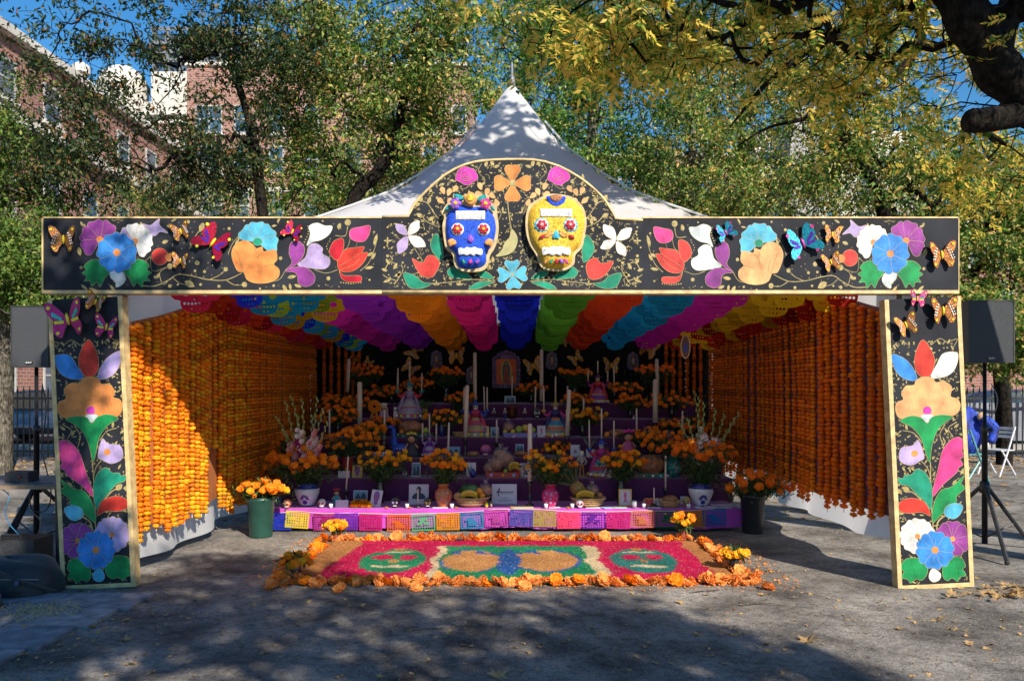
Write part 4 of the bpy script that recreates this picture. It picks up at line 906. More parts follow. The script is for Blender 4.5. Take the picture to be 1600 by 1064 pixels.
# ---------------------------------------------------------------- skull masks
shiny = lambda n, c: mat('glitter_'+n, c, .6, .3, 70, .8, 160, spec=.35)
rimc = mat('mask_rim', (.50,.38,.20), .6, .15, 20, .2)
def skullmask(name, label, outline, back, body, extra):
    T = lambda cx, cy: (px2w(590+cx/3.81, 240+cy/3.81)[0], px2w(590+cx/3.81, 240+cy/3.81)[1])
    cx = sum(p[0] for p in outline)/len(outline); cy = sum(p[1] for p in outline)/len(outline); O = T(cx, cy)
    t = thing('skull_mask', label, 'mask', (O[0], -.04, O[1])); R = lambda pts: [(T(*p)[0]-O[0], T(*p)[1]-O[1]) for p in pts]
    obj('backing', MB().prism(R(smooth(back, 4)), -.02, .03), rimc, t)
    obj('face', MB().puff(R(smooth(outline, 4)), -.021, .055), body, t, True)
    y0 = -.082
    def pf(nm, pts, m, h=.012, y=y0, sm=4): return obj(nm, MB().puff(R(smooth(pts, sm) if sm else pts), y, h, steps=2), m, t, True)
    circ = lambda x, y, r, n=16, e=0: [(x+(r+(e if k % 2 else 0))*math.cos(2*PI*k/n), y+(r+(e if k % 2 else 0))*math.sin(2*PI*k/n)) for k in range(n)]
    extra(pf, circ, t, R)
    return t
def flower5(pf, circ, x, y, r, m, mc, n=5):
    pts = []
    for k in range(n):
        a = 2*PI*k/n; 
        for da, rr in ((-.5,.72),(-.22,1),(.22,1)): pts.append((x+r*rr*math.cos(a+da*2*PI/n), y+r*rr*math.sin(a+da*2*PI/n)))
    pf('eye_flower', pts, m, .010, -.094, 3); pf('flower_centre', circ(x, y, r*.38), mc, .008, -.103, 1)
def blue_extra(pf, circ, t, R):
    bl, wh, rd, ye, tl, og, pu = shiny('blue',(.012,.08,.62)), shiny('white',(.78,.78,.76)), shiny('red',(.50,.015,.04)), shiny('yellow',(.75,.46,.04)), shiny('teal',(.01,.30,.30)), shiny('orange',(.70,.32,.10)), shiny('violet',(.26,.09,.55))
    pf('forehead_patch', [(472,362),(643,362),(643,412),(472,412)], wh, .008, -.083, 0)
    for x in (482, 634): pf('eye', circ(x, 470, 37), wh, .012, -.078); flower5(pf, circ, x, 470, 30, rd, ye, 6)
    pf('nose', [(558,498),(577,525),(570,545),(556,548),(543,540),(540,522)], pu)
    pf('teeth', [(486,585),(500,577),(520,582),(535,572),(560,578),(580,572),(600,580),(625,585),(628,610),(615,622),(595,615),(575,626),(555,618),(535,626),(515,618),(492,618)], wh)
    for x, a, c in ((520,15,shiny('green',(.02,.30,.16))),(558,0,shiny('magenta',(.6,.04,.25))),(596,-15,pu)): pf('chin_petal', [(x-a*.5,642),(x+12-a*.2,660),(x,672),(x-12+a*.1,662)], c)
    for x, s in ((452,1),(663,-1)): pf('cheek_flower', [(x-24*s,532),(x,524),(x+20*s,538),(x+22*s,556),(x,566),(x-16*s,572),(x-26*s,552)], og)
    flower5(pf, circ, 472, 320, 34, pu, ye); flower5(pf, circ, 646, 322, 34, shiny('magenta',(.6,.04,.25)), ye)
    pf('crown_flower', [(520,300),(515,275),(535,270),(545,252),(572,255),(580,272),(598,280),(592,305),(575,330),(545,330)], og, .02, -.08)
    pf('flower_centre', circ(557, 290, 22), ye, .01, -.10)
    for pts in ([(458,262),(485,258),(515,275),(518,292),(490,296),(468,282)],[(595,300),(610,270),(645,262),(648,280),(630,300)],[(402,355),(420,325),(448,318),(446,335),(425,350)],[(672,325),(692,335),(700,355),(680,350)]): pf('crown_leaf', pts, tl, .012, -.045)
    o = pf('rim_stitching', [(0,0)]*3, wh, 0) if False else None
def yellow_extra(pf, circ, t, R):
    wh, rd, bl, br, og, cy = shiny('white',(.78,.78,.76)), shiny('red',(.50,.015,.04)), shiny('blue',(.012,.10,.5)), shiny('copper',(.40,.17,.08)), shiny('orange',(.70,.32,.10)), shiny('sky',(.05,.42,.60))
    pf('forehead_patch', [(966,350),(1151,350),(1151,396),(966,394)], wh, .008, -.083, 0)
    for x, y in ((975,445),(1140,445)): pf('eye_rim', circ(x, y, 42, 20, 5), cy, .008, -.075, 2); pf('eye', circ(x, y, 38), wh, .012, -.078); flower5(pf, circ, x, y, 30, rd, shiny('pink_white',(.7,.45,.45)), 6)
    pf('nose', [(1057,474),(1078,508),(1072,528),(1056,524),(1040,528),(1036,508)], cy)
    pf('teeth', [(975,585),(985,572),(1010,578),(1040,566),(1060,572),(1080,566),(1110,574),(1138,578),(1142,610),(1128,622),(1100,616),(1080,626),(1057,618),(1035,626),(1010,616),(982,620)], wh)
    for x, a, c in ((1000,30,og),(1030,15,shiny('green',(.02,.30,.16))),(1060,0,rd),(1088,-15,shiny('violet',(.26,.09,.55))),(1115,-30,shiny('magenta',(.6,.04,.25)))): pf('chin_petal', [(x+a*.6,640),(x+11,652),(x-a*.3,674),(x-11,656)], c)
    for x, s in ((973,1),(1150,-1)): pf('cheek_leaf', [(x-16*s,522),(x-5*s,505),(x+18*s,502),(x+14*s,518),(x,526)], rd)
    for x, s in ((1000,1),(1110,-1)):
        for k in range(3): pf('cheek_line', [(x+(30)*s,470+k*9),(x+(36)*s,478+k*9),(x+12*s,500+k*9),(x-16*s,500+k*7),(x+8*s,490+k*9)], og, .006)
    pf('crown_ruffle', [(1000,278),(1008,300),(1016,318),(1030,330),(1050,338),(1070,338),(1090,328),(1104,314),(1112,296),(1114,278),(1090,272),(1030,270)], bl, .014, -.066)
    pf('crown_disc', [(1020,275),(1030,300),(1058,312),(1085,300),(1094,276),(1058,266)], br, .012, -.078)
skullmask('skull_mask', 'glittery blue skull mask with a flower crown at the centre of the arch', [(440,345),(500,318),(560,330),(640,330),(690,380),(705,450),(695,520),(680,560),(650,600),(645,660),(600,690),(520,692),(480,670),(465,600),(430,570),(415,520),(408,450),(415,385)],
    [(385,365),(415,310),(450,300),(455,255),(500,265),(560,242),(600,262),(660,258),(665,300),(708,315),(712,360),(722,450),(712,530),(692,580),(668,620),(655,680),(610,708),(520,708),(465,680),(450,610),(412,575),(398,520),(390,440),(400,385)], shiny('blue',(.012,.08,.62)), blue_extra)
skullmask('skull_mask', 'glittery yellow skull mask with a blue ruffled crown badge right of the blue one', [(960,295),(1010,268),(1060,264),(1150,285),(1210,340),(1228,420),(1215,500),(1200,560),(1160,600),(1150,660),(1100,690),(1040,692),(985,672),(955,600),(920,545),(900,480),(895,400),(912,335)],
    [(940,290),(1000,258),(1060,252),(1160,272),(1222,335),(1240,420),(1228,505),(1212,570),(1175,610),(1165,668),(1110,702),(1040,704),(975,685),(942,610),(905,550),(884,480),(880,400),(898,325)], shiny('yellow',(.70,.50,.03)), yellow_extra)
# ---------------------------------------------------------------- butterflies
BC = dict(brown=('copper_foil',(.36,.13,.03)), red=('red_foil',(.50,.01,.05)), mag=('magenta_foil',(.42,.015,.16)), teal=('teal_foil',(.01,.26,.36)), goldf=('gold_foil',(.50,.25,.07)))
BMAT = {k: mat(n, c, .28, .3, 25, .4, 60, metal=.55, spec=.6) for k, (n, c) in BC.items()}
bead = mat('white_bead', (.8,.8,.78), .3, .02); byel = mat('yellow_felt', (.72,.60,.02), .6); bdark = mat('dark_trim', (.04,.015,.02), .5); bblue = mat('violet_foil', (.10,.03,.40), .3, metal=.4); bpink = mat('pink_foil', (.65,.04,.30), .35, metal=.3)
bteal = mat('turquoise_foil', (.02,.38,.36), .35, metal=.3)
BPROTO = {}
def butterfly_proto(kind):
    if kind in BPROTO: return BPROTO[kind]
    W = {}
    up = smooth([(.03,.02),(.12,.22),(.30,.46),(.46,.50),(.49,.36),(.42,.14),(.30,-.02),(.10,-.04)], 4)
    lo = smooth([(.03,.0),(.16,.02),(.32,-.04),(.40,-.22),(.34,-.42),(.22,-.46),(.14,-.28),(.05,-.12)], 4)
    if kind in ('red','teal'): up = smooth([(.03,.02),(.08,.25),(.18,.48),(.30,.55),(.38,.40),(.42,.18),(.34,.02),(.12,-.05)], 4); lo = smooth([(.03,.0),(.20,-.02),(.42,-.06),(.52,-.22),(.48,-.36),(.34,-.34),(.18,-.22),(.06,-.10)], 4)
    for sg in (-1, 1):
        mb = MB(); f = lambda x, y, z: (x*sg, y-abs(x)*.32, z)
        for o in (up, lo):
            e = [(.26+(x-.26)*1.06, .0+(z)*1.05) for x, z in o]
            mb.prism(e, .0, .012, m=1, tf=f); mb.prism(o, -.012 if o is up else -.020, -.001, m=0, tf=f)
        c2 = 2
        for (x, z, r) in ((.40,.38,.05),(.30,-.34,.045)): mb.prism([(x+r*math.cos(k*PI/4), z+r*math.sin(k*PI/4)) for k in range(8)], -.030, -.018, m=2, tf=f)
        if kind in ('brown','goldf'):
            for k in range(5): mb.ball(f(.20+.03*k, -.03, .24-.10*k), .030, 6, 4, 3)
            for k in range(4): mb.ball(f(.30+.03*k, -.03, .16-.10*k), .024, 6, 4, 3)
        else:
            for k in range(4): mb.prism(smooth([(.14+.05*k,.06+.05*k),(.20+.05*k,.10+.05*k),(.21+.05*k,.02+.04*k),(.16+.05*k,-.02+.04*k)], 2), -.026, -.018, m=4, tf=f)
            mb.prism([(.10,-.02),(.34,.0),(.34,-.08),(.12,-.10)], -.032, -.022, m=3 if kind == 'mag' else 4, tf=f)
        if sg < 0: mb.f = [q[::-1] for q in mb.f]
        W[sg] = mb.mesh('wing', [BMAT[kind], bdark, byel if kind != 'teal' else bpink, byel if kind == 'mag' else bead, bblue if kind == 'red' else bteal if kind == 'mag' else bblue])
    bd = MB().tube([(0,-.03,-.16),(0,-.045,-.05),(0,-.05,.08),(0,-.04,.17)], [.018,.04,.045,.02], 8); an = MB().tube([(0,-.04,.16),(-.05,-.06,.26),(-.10,-.07,.30)], .006, 4).tube([(0,-.04,.16),(.05,-.06,.26),(.10,-.07,.30)], .006, 4)
    BPROTO[kind] = (W, bd.mesh('body', byel if kind not in ('teal',) else bpink, True), an.mesh('antennae', bdark)); return BPROTO[kind]
def butterfly(kind, label, px, py, Y, width, rot=0, yaw=0, grp=None, pt=None):
    W, b, a = butterfly_proto(kind); d = Y+D0; s = width*.86*d/F
    t = thing('butterfly', label, 'butterfly', pt or tuple(P(px, py, Y)), 0, grp); t.rotation_euler = (0, math.radians(-rot), math.radians(yaw)); t.scale = (s,)*3
    link('wing', W[-1], t); link('wing', W[1], t); link('body', b, t); link('antennae', a, t)
Yb = -.018
for k, lb, px, py, wd, rt in (('brown','large copper butterfly at the far left end of the left header',100,375,48,0),('brown','small copper butterfly beside the white painted flower on the left header',283,362,34,15),('red','large red foil butterfly in the middle of the left header',333,380,60,-35),
    ('red','small red foil butterfly above the purple petals on the left header',457,363,34,-25),('brown','small copper butterfly under the red one beside the coral bud',282,408,30,-5),('teal','small turquoise butterfly near the pale petal on the right header',1134,364,34,25),
    ('teal','large turquoise and blue butterfly in the middle of the right header',1254,381,60,22),('brown','small copper butterfly above another one on the right header',1300,367,32,-5),('brown','small copper butterfly beside the coral bud on the right header',1298,410,34,15),('brown','large copper butterfly at the far right end of the right header',1471,399,48,5),
    ('mag','large magenta striped butterfly at the top of the left column',107,499,66,12),('brown','small copper butterfly between the two magenta ones on the left column',150,472,36,-20),('mag','small magenta striped butterfly on the left column',167,511,42,-10),
    ('mag','small magenta butterfly at the top of the right column',1433,467,30,-5),('brown','large copper butterfly at the top right corner of the right column',1473,486,48,3),('brown','small copper butterfly lower on the left edge of the right column',1415,508,40,20)):
    butterfly(k, lb, px, py, Yb-(.01 if 'column' in lb else 0), wd, rt)
# ---------------------------------------------------------------- stepped altar
LV = [(2.40,.245),(3.0,.504),(3.45,.71),(3.90,.925),(4.35,1.144),(4.80,1.34),(5.75,1.34)]
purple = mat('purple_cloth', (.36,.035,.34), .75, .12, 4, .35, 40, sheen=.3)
purple_shaded = mat('purple_cloth_shaded', (.085,.005,.075), .8, .15, 4, .35, 40, sheen=.3)  # same purple cloth on the upper steps, the tent's shade put into its colour
def altar():
    t = thing('stepped_altar', 'six tiered altar draped in purple cloth at the back of the tent', 'altar', (0,0,0))
    for i in range(6):
        y, z = LV[i]; y2 = LV[i+1][0]; zb = .04 if i == 0 else LV[i-1][1]-.02; x0, x1 = (-2.66, 2.52) if i == 0 else (-2.72, 2.60)
        mb = MB(); n = 120
        rowz = [zb, zb+(z-zb)*.5, z-.025, z-.004, z]
        for k in range(n+1):
            x = x0+(x1-x0)*k/n; f = .012*math.sin(k*.9+i)+.008*math.sin(k*2.3+i*2)
            for j, zz in enumerate(rowz):
                yy = y+(-.03 if i == 0 else -.005)*(1-(zz-zb)/(z-zb))+f*(1-(zz-zb)/(z-zb))*(1.3 if i == 0 else .7)+(.004 if j == 3 else .018 if j == 4 else 0)
                if i == 0 and j == 0: zz += .012*math.sin(k*.33)
                mb.v.append((x, yy, zz))
            mb.v.append((x, y2+.03, z+.003*math.sin(k*.7)))
        for k in range(n):
            for j in range(5): a = k*6+j; mb.f.append([a, a+6, a+7, a+1]); mb.m.append(0)
        for x in (x0, x1): mb.quad((x,y,zb),(x,y2+.03,zb),(x,y2+.03,z),(x,y+.018,z))
        obj('step', mb, purple if i == 0 else purple_shaded, t, True)
altar()
def at(px, lv, dy=.18):
    y = LV[lv-1][0]+dy; return Vector(((px-800)*(y+D0)/F, y, LV[lv-1][1]+.003))
def u_(lv, dy=.18): return (LV[lv-1][0]+dy+D0)/F        # metres per photo pixel there
# ---- flowers in vases
foliage_m = islandmat('marigold_foliage', [(0,(.012,.035,.008)),(.5,(.035,.085,.018)),(1,(.10,.15,.035))], trans=.2)
stem_m = mat('flower_stem', (.06,.13,.03), .6)
def bouquet(label, base, top, rx, rz, n, kinds='o', br=.042, grp=None, fol=1.0, cat='flowers', ry=None, droop=0):
    """base: vase mouth; top: centre of the flower mass; rx, rz: its radii"""
    n = int(n*1.6); fol *= 1.4; rx *= 1.12; rz *= 1.08; t = thing('marigold_bouquet', label, cat, tuple(base), 0, grp); base = Vector(base); top = Vector(top); ry = ry or rx*.7; st = MB(); fp = []; fd = []
    for i in range(n):
        a = 2.4*i; q = math.sqrt((i+.5)/n); zz = rnd(-.55, 1)*math.sqrt(max(.05, 1-q*q*.9))
        p = top+Vector((rx*q*math.cos(a), ry*q*math.sin(a)-ry*.2, rz*zz-droop*q*q)); r = br*rnd(.75, 1.15); o = Vector((rnd(-.5,.5)+q*math.cos(a)*.8, -.75+rnd(-.4,.4), .7)).normalized()
        k = random.choice(kinds); rot = o.to_track_quat('Z', 'Y').to_euler(); link('blossom', random.choice(BL[k]), t, p-base, rot, r)
        mid = (base+p)/2+Vector((rnd(-.03,.03), rnd(-.02,.02), .02)); st.tube([base-base+Vector((rnd(-.02,.02),rnd(-.02,.02),-.02)), mid-base, p-base-o*r*.3], .0035, 4)
    obj('stems', st, stem_m, t)
    m = int(420*fol*(rx+rz)/.4); P0 = np.zeros((m, 3)); b = np.array(base); T_ = np.array(top)
    u = RNG.uniform(.08, .98, m)[:, None]; P0 = (b*(1-u)+T_*u)-b+RNG.normal(0, 1, (m, 3))*np.array([rx*.5, ry*.45, rz*.35])*(.25+u*.85)
    v, f = leafcards(P0, .055, droop=-.2, aspect=.28, seed=n+int(abs(base.x)*100), var=.5); link('foliage', npmesh('foliage', v, f, foliage_m), t); return t
def at_px(px, py, Y): return P(px, py, Y)
VM = {}
def vase(label, base, prof, mats, dots=None, n=20, name='vase', cat='vase', grp=None, s=1.0, mf=None):
    t = thing(name, label, cat, tuple(base), 0, grp); p = [(r*s, z*s) for r, z in prof]
    inner = [(p[-1][0]*.86, p[-1][1]), (p[-1][0]*.8, p[-1][1]*.7)]
    obj('vase_body', MB().lathe(p+inner, n, mfun=mf), mats, t, True)
    if dots:
        H = p[-1][1]
        for (az, zz, r, m) in dots:
            # painted spot laid on the belly
            R_ = max((rr for rr, z_ in p if abs(z_-zz*H) < H*.3), default=.05)
            rr = np.interp(zz*H, [z_ for _, z_ in p], [q for q, _ in p]); mb = MB(); a0 = -PI/2+az; c = Vector((rr*math.cos(a0), rr*math.sin(a0), zz*H)); nn = Vector((math.cos(a0), math.sin(a0), 0))
            pts = [(r*(1 if k % 2 else .7)*math.cos(k*PI/5), r*(1 if k % 2 else .7)*math.sin(k*PI/5)) for k in range(10)]
            tg_ = Vector((-nn.y, nn.x, 0)); b = len(mb.v)
            for x, z in pts: mb.v.append(tuple(c+nn*.004+tg_*x+Vector((0,0,z))))
            mb.v.append(tuple(c+nn*.008)); 
            for k in range(10): mb.f.append([10, k, (k+1) % 10]); mb.m.append(0)
            obj('painted_spot', mb, m, t)
    return t
clay = mat('orange_clay', (.55,.17,.06), .5, .1, 10, .1); pinkg = mat('pink_glaze', (.65,.03,.16), .35, .08, 10, coat=.3); tealg = mat('teal_glaze', (.01,.27,.25), .35, .1, 10, coat=.3)
blackg = mat('black_glaze', (.015,.015,.02), .25, .1, 10, coat=.4); talw = mat('white_glaze', (.62,.62,.66), .3, .05, 10, coat=.4); talb = mat('cobalt_glaze', (.02,.03,.22), .3, .15, 10, coat=.4); redg = mat('red_lacquer', (.45,.03,.02), .4, coat=.3)
spotc = [mat('spot_'+a, c, .5) for a, c in (('lilac',(.45,.3,.62)),('crimson',(.60,.03,.12)),('sky',(.2,.4,.6)),('green',(.15,.4,.2)),('rose',(.7,.2,.3)),('gold',(.6,.4,.06)))]
AMPH = [(.052,0),(.058,.01),(.085,.07),(.098,.12),(.092,.17),(.062,.20),(.05,.215),(.055,.24),(.068,.262)]
URN = [(.07,0),(.072,.01),(.10,.07),(.125,.14),(.12,.175),(.095,.19),(.09,.215),(.108,.225)]
SLIM = [(.035,0),(.04,.01),(.052,.08),(.05,.15),(.038,.20),(.045,.235)]
GB = 'marigold bouquets standing on the altar steps'
def dots(cols, ns=9, r=.014, seed=1):
    rg = random.Random(seed); out = []
    for i in range(ns): out.append(((i % 3-1)*.62+rg.uniform(-.12,.12), .22+.2*(i//3)+rg.uniform(-.03,.03), r, cols[i % len(cols)]))
    return out
# level 1 vases and bouquets (px, py of the flower mass, half sizes in px)
def vb(label, vlabel, lv, px, dy, prof, m, fx, fy, wx, hz, n, kinds='oo', spots=None, s=1.0, mf=None, cat='vase', br=.036, fol=1.0, droop=0):
    b = at(px, lv, dy); vase(vlabel, b, prof, m, spots, s=s, mf=mf); k = u_(lv, dy); H = prof[-1][1]*s
    bouquet(label, b+Vector((0,0,H)), P(fx, fy, b.y), wx*k, hz*k, n, kinds, br, GB, fol, droop=droop)
talmf = lambda i: 1 if i in (0, 4, 5, 6, 7, 8, 9) else 0
def talavera(px, lbl, lblb):
    b = at(px, 1, .24); t = vase(lbl, b, URN, [talw, talb], mf=talmf, s=1.12)
    # cobalt flower painted on the belly
    for k in range(7):
        a = PI*k/6; mb = MB(); c = Vector((0, -.142, .085)); L = .055
        for (u, v) in ((.25,0),(.6,.2),(.95,.12),(1.05,0),(.95,-.12),(.6,-.2)):
            x = L*(u*math.cos(a)-v*math.sin(a)); z = L*(u*math.sin(a)+v*math.cos(a)); rr = float(np.interp(.085+z, [q[1]*1.12 for q in URN], [q[0]*1.12 for q in URN]))+.004
            mb.v.append((x*.9, -math.sqrt(max(.0001, rr*rr-x*x*.8)), .085+z))
        mb.f.append([0,1,2,3,4,5]); mb.m.append(0); obj('painted_petal', mb, talb, t)
    mb = MB(); 
    for k in range(10): x, z = .026*math.cos(k*PI/5), .05+.026*math.sin(k*PI/5); rr = float(np.interp(z, [q[1]*1.12 for q in URN], [q[0]*1.12 for q in URN]))+.005; mb.v.append((x, -math.sqrt(rr*rr-x*x), z))
    mb.f.append(list(range(10))); mb.m.append(0); obj('painted_disc', mb, talb, t)
talavera(480, 'blue and white painted pot holding gladioli on the left of the lowest step', '')
talavera(1095, 'blue and white painted pot holding gladioli on the right of the lowest step', '')
b = at(480, 1, .24); k = u_(1, .24)
bouquet('orange marigolds under tall gladioli in the left blue and white pot', b+Vector((0,0,.25)), P(472, 722, b.y), 50*k, 24*k, 30, 'oo', .046, GB, 1.6)
b2 = at(1095, 1, .24); bouquet('deep orange marigolds under gladioli in the right blue and white pot', b2+Vector((0,0,.25)), P(1098, 706, b.y), 44*k, 26*k, 30, 'od', .046, GB, 1.6)
def gladioli(label, base, spikes, seed):
    t = thing('gladiolus_bunch', label, 'flowers', tuple(base)); rg = random.Random(seed)
    for i, (px, py, col) in enumerate(spikes):
        tip = P(px, py, base.y+rg.uniform(-.08,.08)); c = curve([base, base.lerp(tip, .5)+Vector((rg.uniform(-.03,.03),0,.03)), tip], 8); c = [q-Vector(base) for q in c]
        st = MB().tube(c, [.006]*6+[.005]*6+[.003]*(len(c)-12), 5)
        for j in range(6, len(c)):
            d_ = (c[min(j+1, len(c)-1)]-c[j-1]).normalized(); s_ = 1 if j % 2 else -1
            st.ball(tuple(c[j]+Vector((s_*.010, -.004, 0))), (.009, .009, .024), 5, 4)
        obj('spike', st, mat('gladiolus_green', (.28,.34,.10), .6, .25, 20), t, True)
        if col:
            fm = {'w': mat('gladiolus_white', (.72,.62,.60), .6), 'p': mat('gladiolus_pink', (.72,.28,.28), .6), 'r': mat('gladiolus_crimson', (.35,.01,.09), .6)}[col]
            for j in range(5, 10):
                for _ in range(2):
                    cc = c[j]+Vector((rg.uniform(-.035,.035), rg.uniform(-.04,.0), rg.uniform(-.02,.02))); mb = MB()
                    for q in range(6):
                        a = q*PI/3+rg.uniform(0,.4); o = Vector((math.cos(a)*.034, -.018, math.sin(a)*.034)); w_ = Vector((-math.sin(a)*.016, -.012, math.cos(a)*.016)); bb = len(mb.v)
                        mb.v += [tuple(cc), tuple(cc+o*.6+w_), tuple(cc+o), tuple(cc+o*.6-w_)]; mb.f += [[bb,bb+1,bb+2],[bb,bb+2,bb+3]]; mb.m += [0,0]
                    obj('floret', mb, fm, t)
    return t
gladioli('tall green and white gladioli rising from the left blue and white pot', at(480,1,.24)+Vector((0,0,.26)), [(455,620,'w'),(432,652,'p'),(442,672,'p'),(472,625,None),(496,622,'p'),(505,640,'w'),(488,650,'w'),(465,650,'r'),(512,660,'p'),(447,630,None)], 1)
gladioli('tall white gladioli rising from the right blue and white pot', at(1095,1,.24)+Vector((0,0,.26)), [(1085,612,'w'),(1100,630,'w'),(1118,640,'w'),(1075,655,'w'),(1148,655,'p'),(1132,648,'w'),(1092,622,None),(1155,645,None),(1062,660,None)], 2)
vb('marigolds in the orange clay vase', 'orange clay vase with painted flower spots', 1, 693, .14, AMPH, clay, 695, 722, 32, 19, 26, 'ooy', dots(spotc[:4]), 1.0)
vb('marigolds in the pink spotted vase', 'bright pink vase with lilac spots', 1, 860, .12, AMPH, pinkg, 858, 722, 38, 24, 24, 'oy', dots([spotc[0]], 9, .016, 3), 1.0, fol=1.5)
vb('marigolds in a black vase behind the tilted skull card', 'black vase behind the tilted skull card', 1, 594, .42, SLIM, blackg, 600, 718, 38, 18, 22, 'oyy', None, 1.1, fol=1.3)
vb('marigolds in a black vase behind the gold framed print', 'black vase behind the gold framed print', 1, 970, .42, SLIM, blackg, 975, 718, 32, 20, 22, 'oyo', None, 1.15, fol=1.3)
vb('large orange bouquet in the red lacquer vase', 'red lacquer vase with a gold flower left of the yellow card', 2, 543, .22, [(.05,0),(.06,.03),(.065,.15),(.075,.24),(.085,.27)], redg, 548, 688, 44, 19, 34, 'oo', [(0,.35,.03,spotc[5])], .9)
vb('orange bouquet in the teal spotted vase', 'teal vase with coloured spots at the right', 2, 1053, .2, AMPH, tealg, 1045, 694, 38, 20, 26, 'od', dots(spotc, 9, .015, 5), 1.0)
vb('thin stemmed marigolds above the small basket', 'slim dark blue vase beside the small basket', 4, 690, .25, SLIM, talb, 700, 655, 34, 14, 20, 'oyo', None, .8)
vb('small orange bouquet right of the blue sleeved candle figure', 'slim black vase under a small bouquet', 4, 910, .25, SLIM, blackg, 918, 650, 30, 13, 20, 'oy', None, .7)
vb('dim orange bouquet at the far left of the fifth step', 'black vase at the far left of the fifth step', 5, 520, .25, SLIM, blackg, 525, 630, 24, 17, 20, 'do', None, .7)
vb('dim orange bouquet behind the paper wreath', 'black vase behind the paper wreath', 6, 612, .2, SLIM, blackg, 600, 612, 28, 10, 20, 'do', None, .7)
vb('dim orange bouquet beside the upper left pillar candle', 'dark vase beside the upper left pillar candle', 6, 565, .5, SLIM, blackg, 572, 580, 26, 12, 20, 'do', None, 1.0)
vb('dim marigolds in a beaded glass vase left of the framed image', 'beaded dark glass vase left of the framed image', 6, 697, .5, SLIM, blackg, 698, 582, 25, 8, 16, 'do', None, 1.0)
vb('dim marigolds in a beaded glass vase right of the framed image', 'beaded dark glass vase right of the framed image', 6, 898, .5, SLIM, blackg, 898, 582, 24, 7, 16, 'do', None, 1.0)
vb('dim orange bouquet centred on the right half of the top step', 'dark vase on the right half of the top step', 6, 978, .15, SLIM, blackg, 976, 606, 26, 9, 16, 'do', None, .8)
vb('dim orange bouquet behind the upper right pillar candle', 'dark vase behind the upper right pillar candle', 6, 1020, .6, SLIM, blackg, 1022, 580, 30, 10, 16, 'd', None, 1.0)
vb('wide orange bouquet at the far right of the fifth step', 'dark vase at the far right of the fifth step', 5, 1050, .2, SLIM, blackg, 1045, 628, 34, 16, 26, 'od', None, .8)
vb('tall orange bouquet at the left flank below the upper pillar candle', 'black vase at the left flank of the fourth step', 4, 528, .2, SLIM, blackg, 528, 650, 30, 20, 24, 'do', None, .8)
vb('orange bouquet in front of the left end of the third step', 'black vase at the left end of the third step', 3, 578, .2, SLIM, blackg, 576, 672, 26, 15, 20, 'oo', None, .8)
vb('orange bouquet at the right flank beside the gladioli', 'black vase at the right flank of the third step', 3, 1015, .2, SLIM, blackg, 1010, 682, 26, 14, 20, 'oo', None, .8)
vb('dark orange bouquet behind the right gladioli', 'black vase behind the right gladioli', 4, 1085, .2, SLIM, blackg, 1082, 668, 26, 18, 20, 'do', None, .8)
vb('dark orange bouquet low at the far left beside the pot', 'black vase low at the far left of the second step', 2, 455, .3, SLIM, blackg, 455, 690, 24, 16, 18, 'do', None, .8)
for lv, px, fy, lb in ((5,560,628,'at the left of the fifth step'),(6,650,600,'on the top step behind the lilac shawl figure'),(5,720,622,'on the fifth step left of the leaning pillar'),(6,830,606,'on the top step under the framed picture'),(5,900,624,'on the fifth step at right of centre'),(5,985,626,'on the fifth step left of the pillar candle'),(4,600,660,'on the fourth step beside the tall pillar'),(4,1050,664,'on the fourth step at the far right'),(3,870,700,'on the third step behind the pink vase flowers')):
    vb('low orange bouquet '+lb, 'black vase '+lb, lv, px, .28, SLIM, blackg, px, fy, 22, 10, 14, 'do', None, .55)
# ---- candles
wax = mat('candle_wax', (.62,.52,.44), .45, .04, 6); wick = mat('wick', (.05,.04,.03), .9)
GC = 'candles on the altar'
def candle(label, base, h, r, lean=0, name='pillar_candle'):
    t = thing(name, label, 'candle', tuple(base)); t.rotation_euler = (0, lean, 0)
    obj('wax_body', MB().lathe([(r,0),(r*1.02,h*.5),(r*.93,h*.97),(r*.6,h),(0,h-.004)], 12), wax, t, True); obj('wick', MB().tube([(0,0,h-.01),(.003,0,h+.02)], .0025, 4), wick, t); return t
def pill(label, px, lv, dy, pyt, pyb, r=.026, lean=0):
    y = LV[lv-1][0]+dy; b = P(px, pyb, y); t = P(px, pyt, y); hb = at(px, lv, dy)
    h = thing('candle_holder', 'holder under the '+label, 'candle holder', tuple(hb)); hh = max(.01, b.z-hb.z)
    obj('stem', MB().lathe([(.045,0),(.045,.012),(.018,.03),(.016,hh*.6+.01),(.03,hh*.8+.01),(.034,hh+.001)], 12), blackg, h, True)
    candle(label, b+Vector((0,0,.002)), t.z-b.z, r, lean); return h
pill('tall cream pillar candle left of centre on the lowest step', 828, 1, .22, 662, 752, .027)
pill('thin taper candle in front of the photograph of the couple', 541, 1, .30, 713, 764, .009, .06)
pill('taper candle in front of the portrait photograph', 653, 1, .10, 764, 792, .008)
pill('taper candle beside the red eyed masks', 1022, 1, .12, 762, 787, .008)
pill('taper candle in the black branched holder near the round loaf', 1040, 1, .25, 712, 762, .010)
pill('tall pillar candle nearest the left end, fourth step', 562, 4, .22, 597, 664, .034)
pill('tall pillar candle nearest the right end, fourth step', 1024, 4, .22, 593, 660, .034)
pill('dim pillar candle at the left of the top step', 543, 6, .25, 561, 612, .026, .04)
pill('dim pillar candle at the right of the top step', 1028, 6, .25, 561, 614, .026, -.04)
pill('pillar candle left of the framed image', 742, 6, .18, 551, 628, .026)
pill('pillar candle right of the framed image', 846, 6, .18, 546, 627, .026)
pill('leaning pillar candle left of the middle fruit tray', 727, 3, .2, 602, 683, .027, .04)
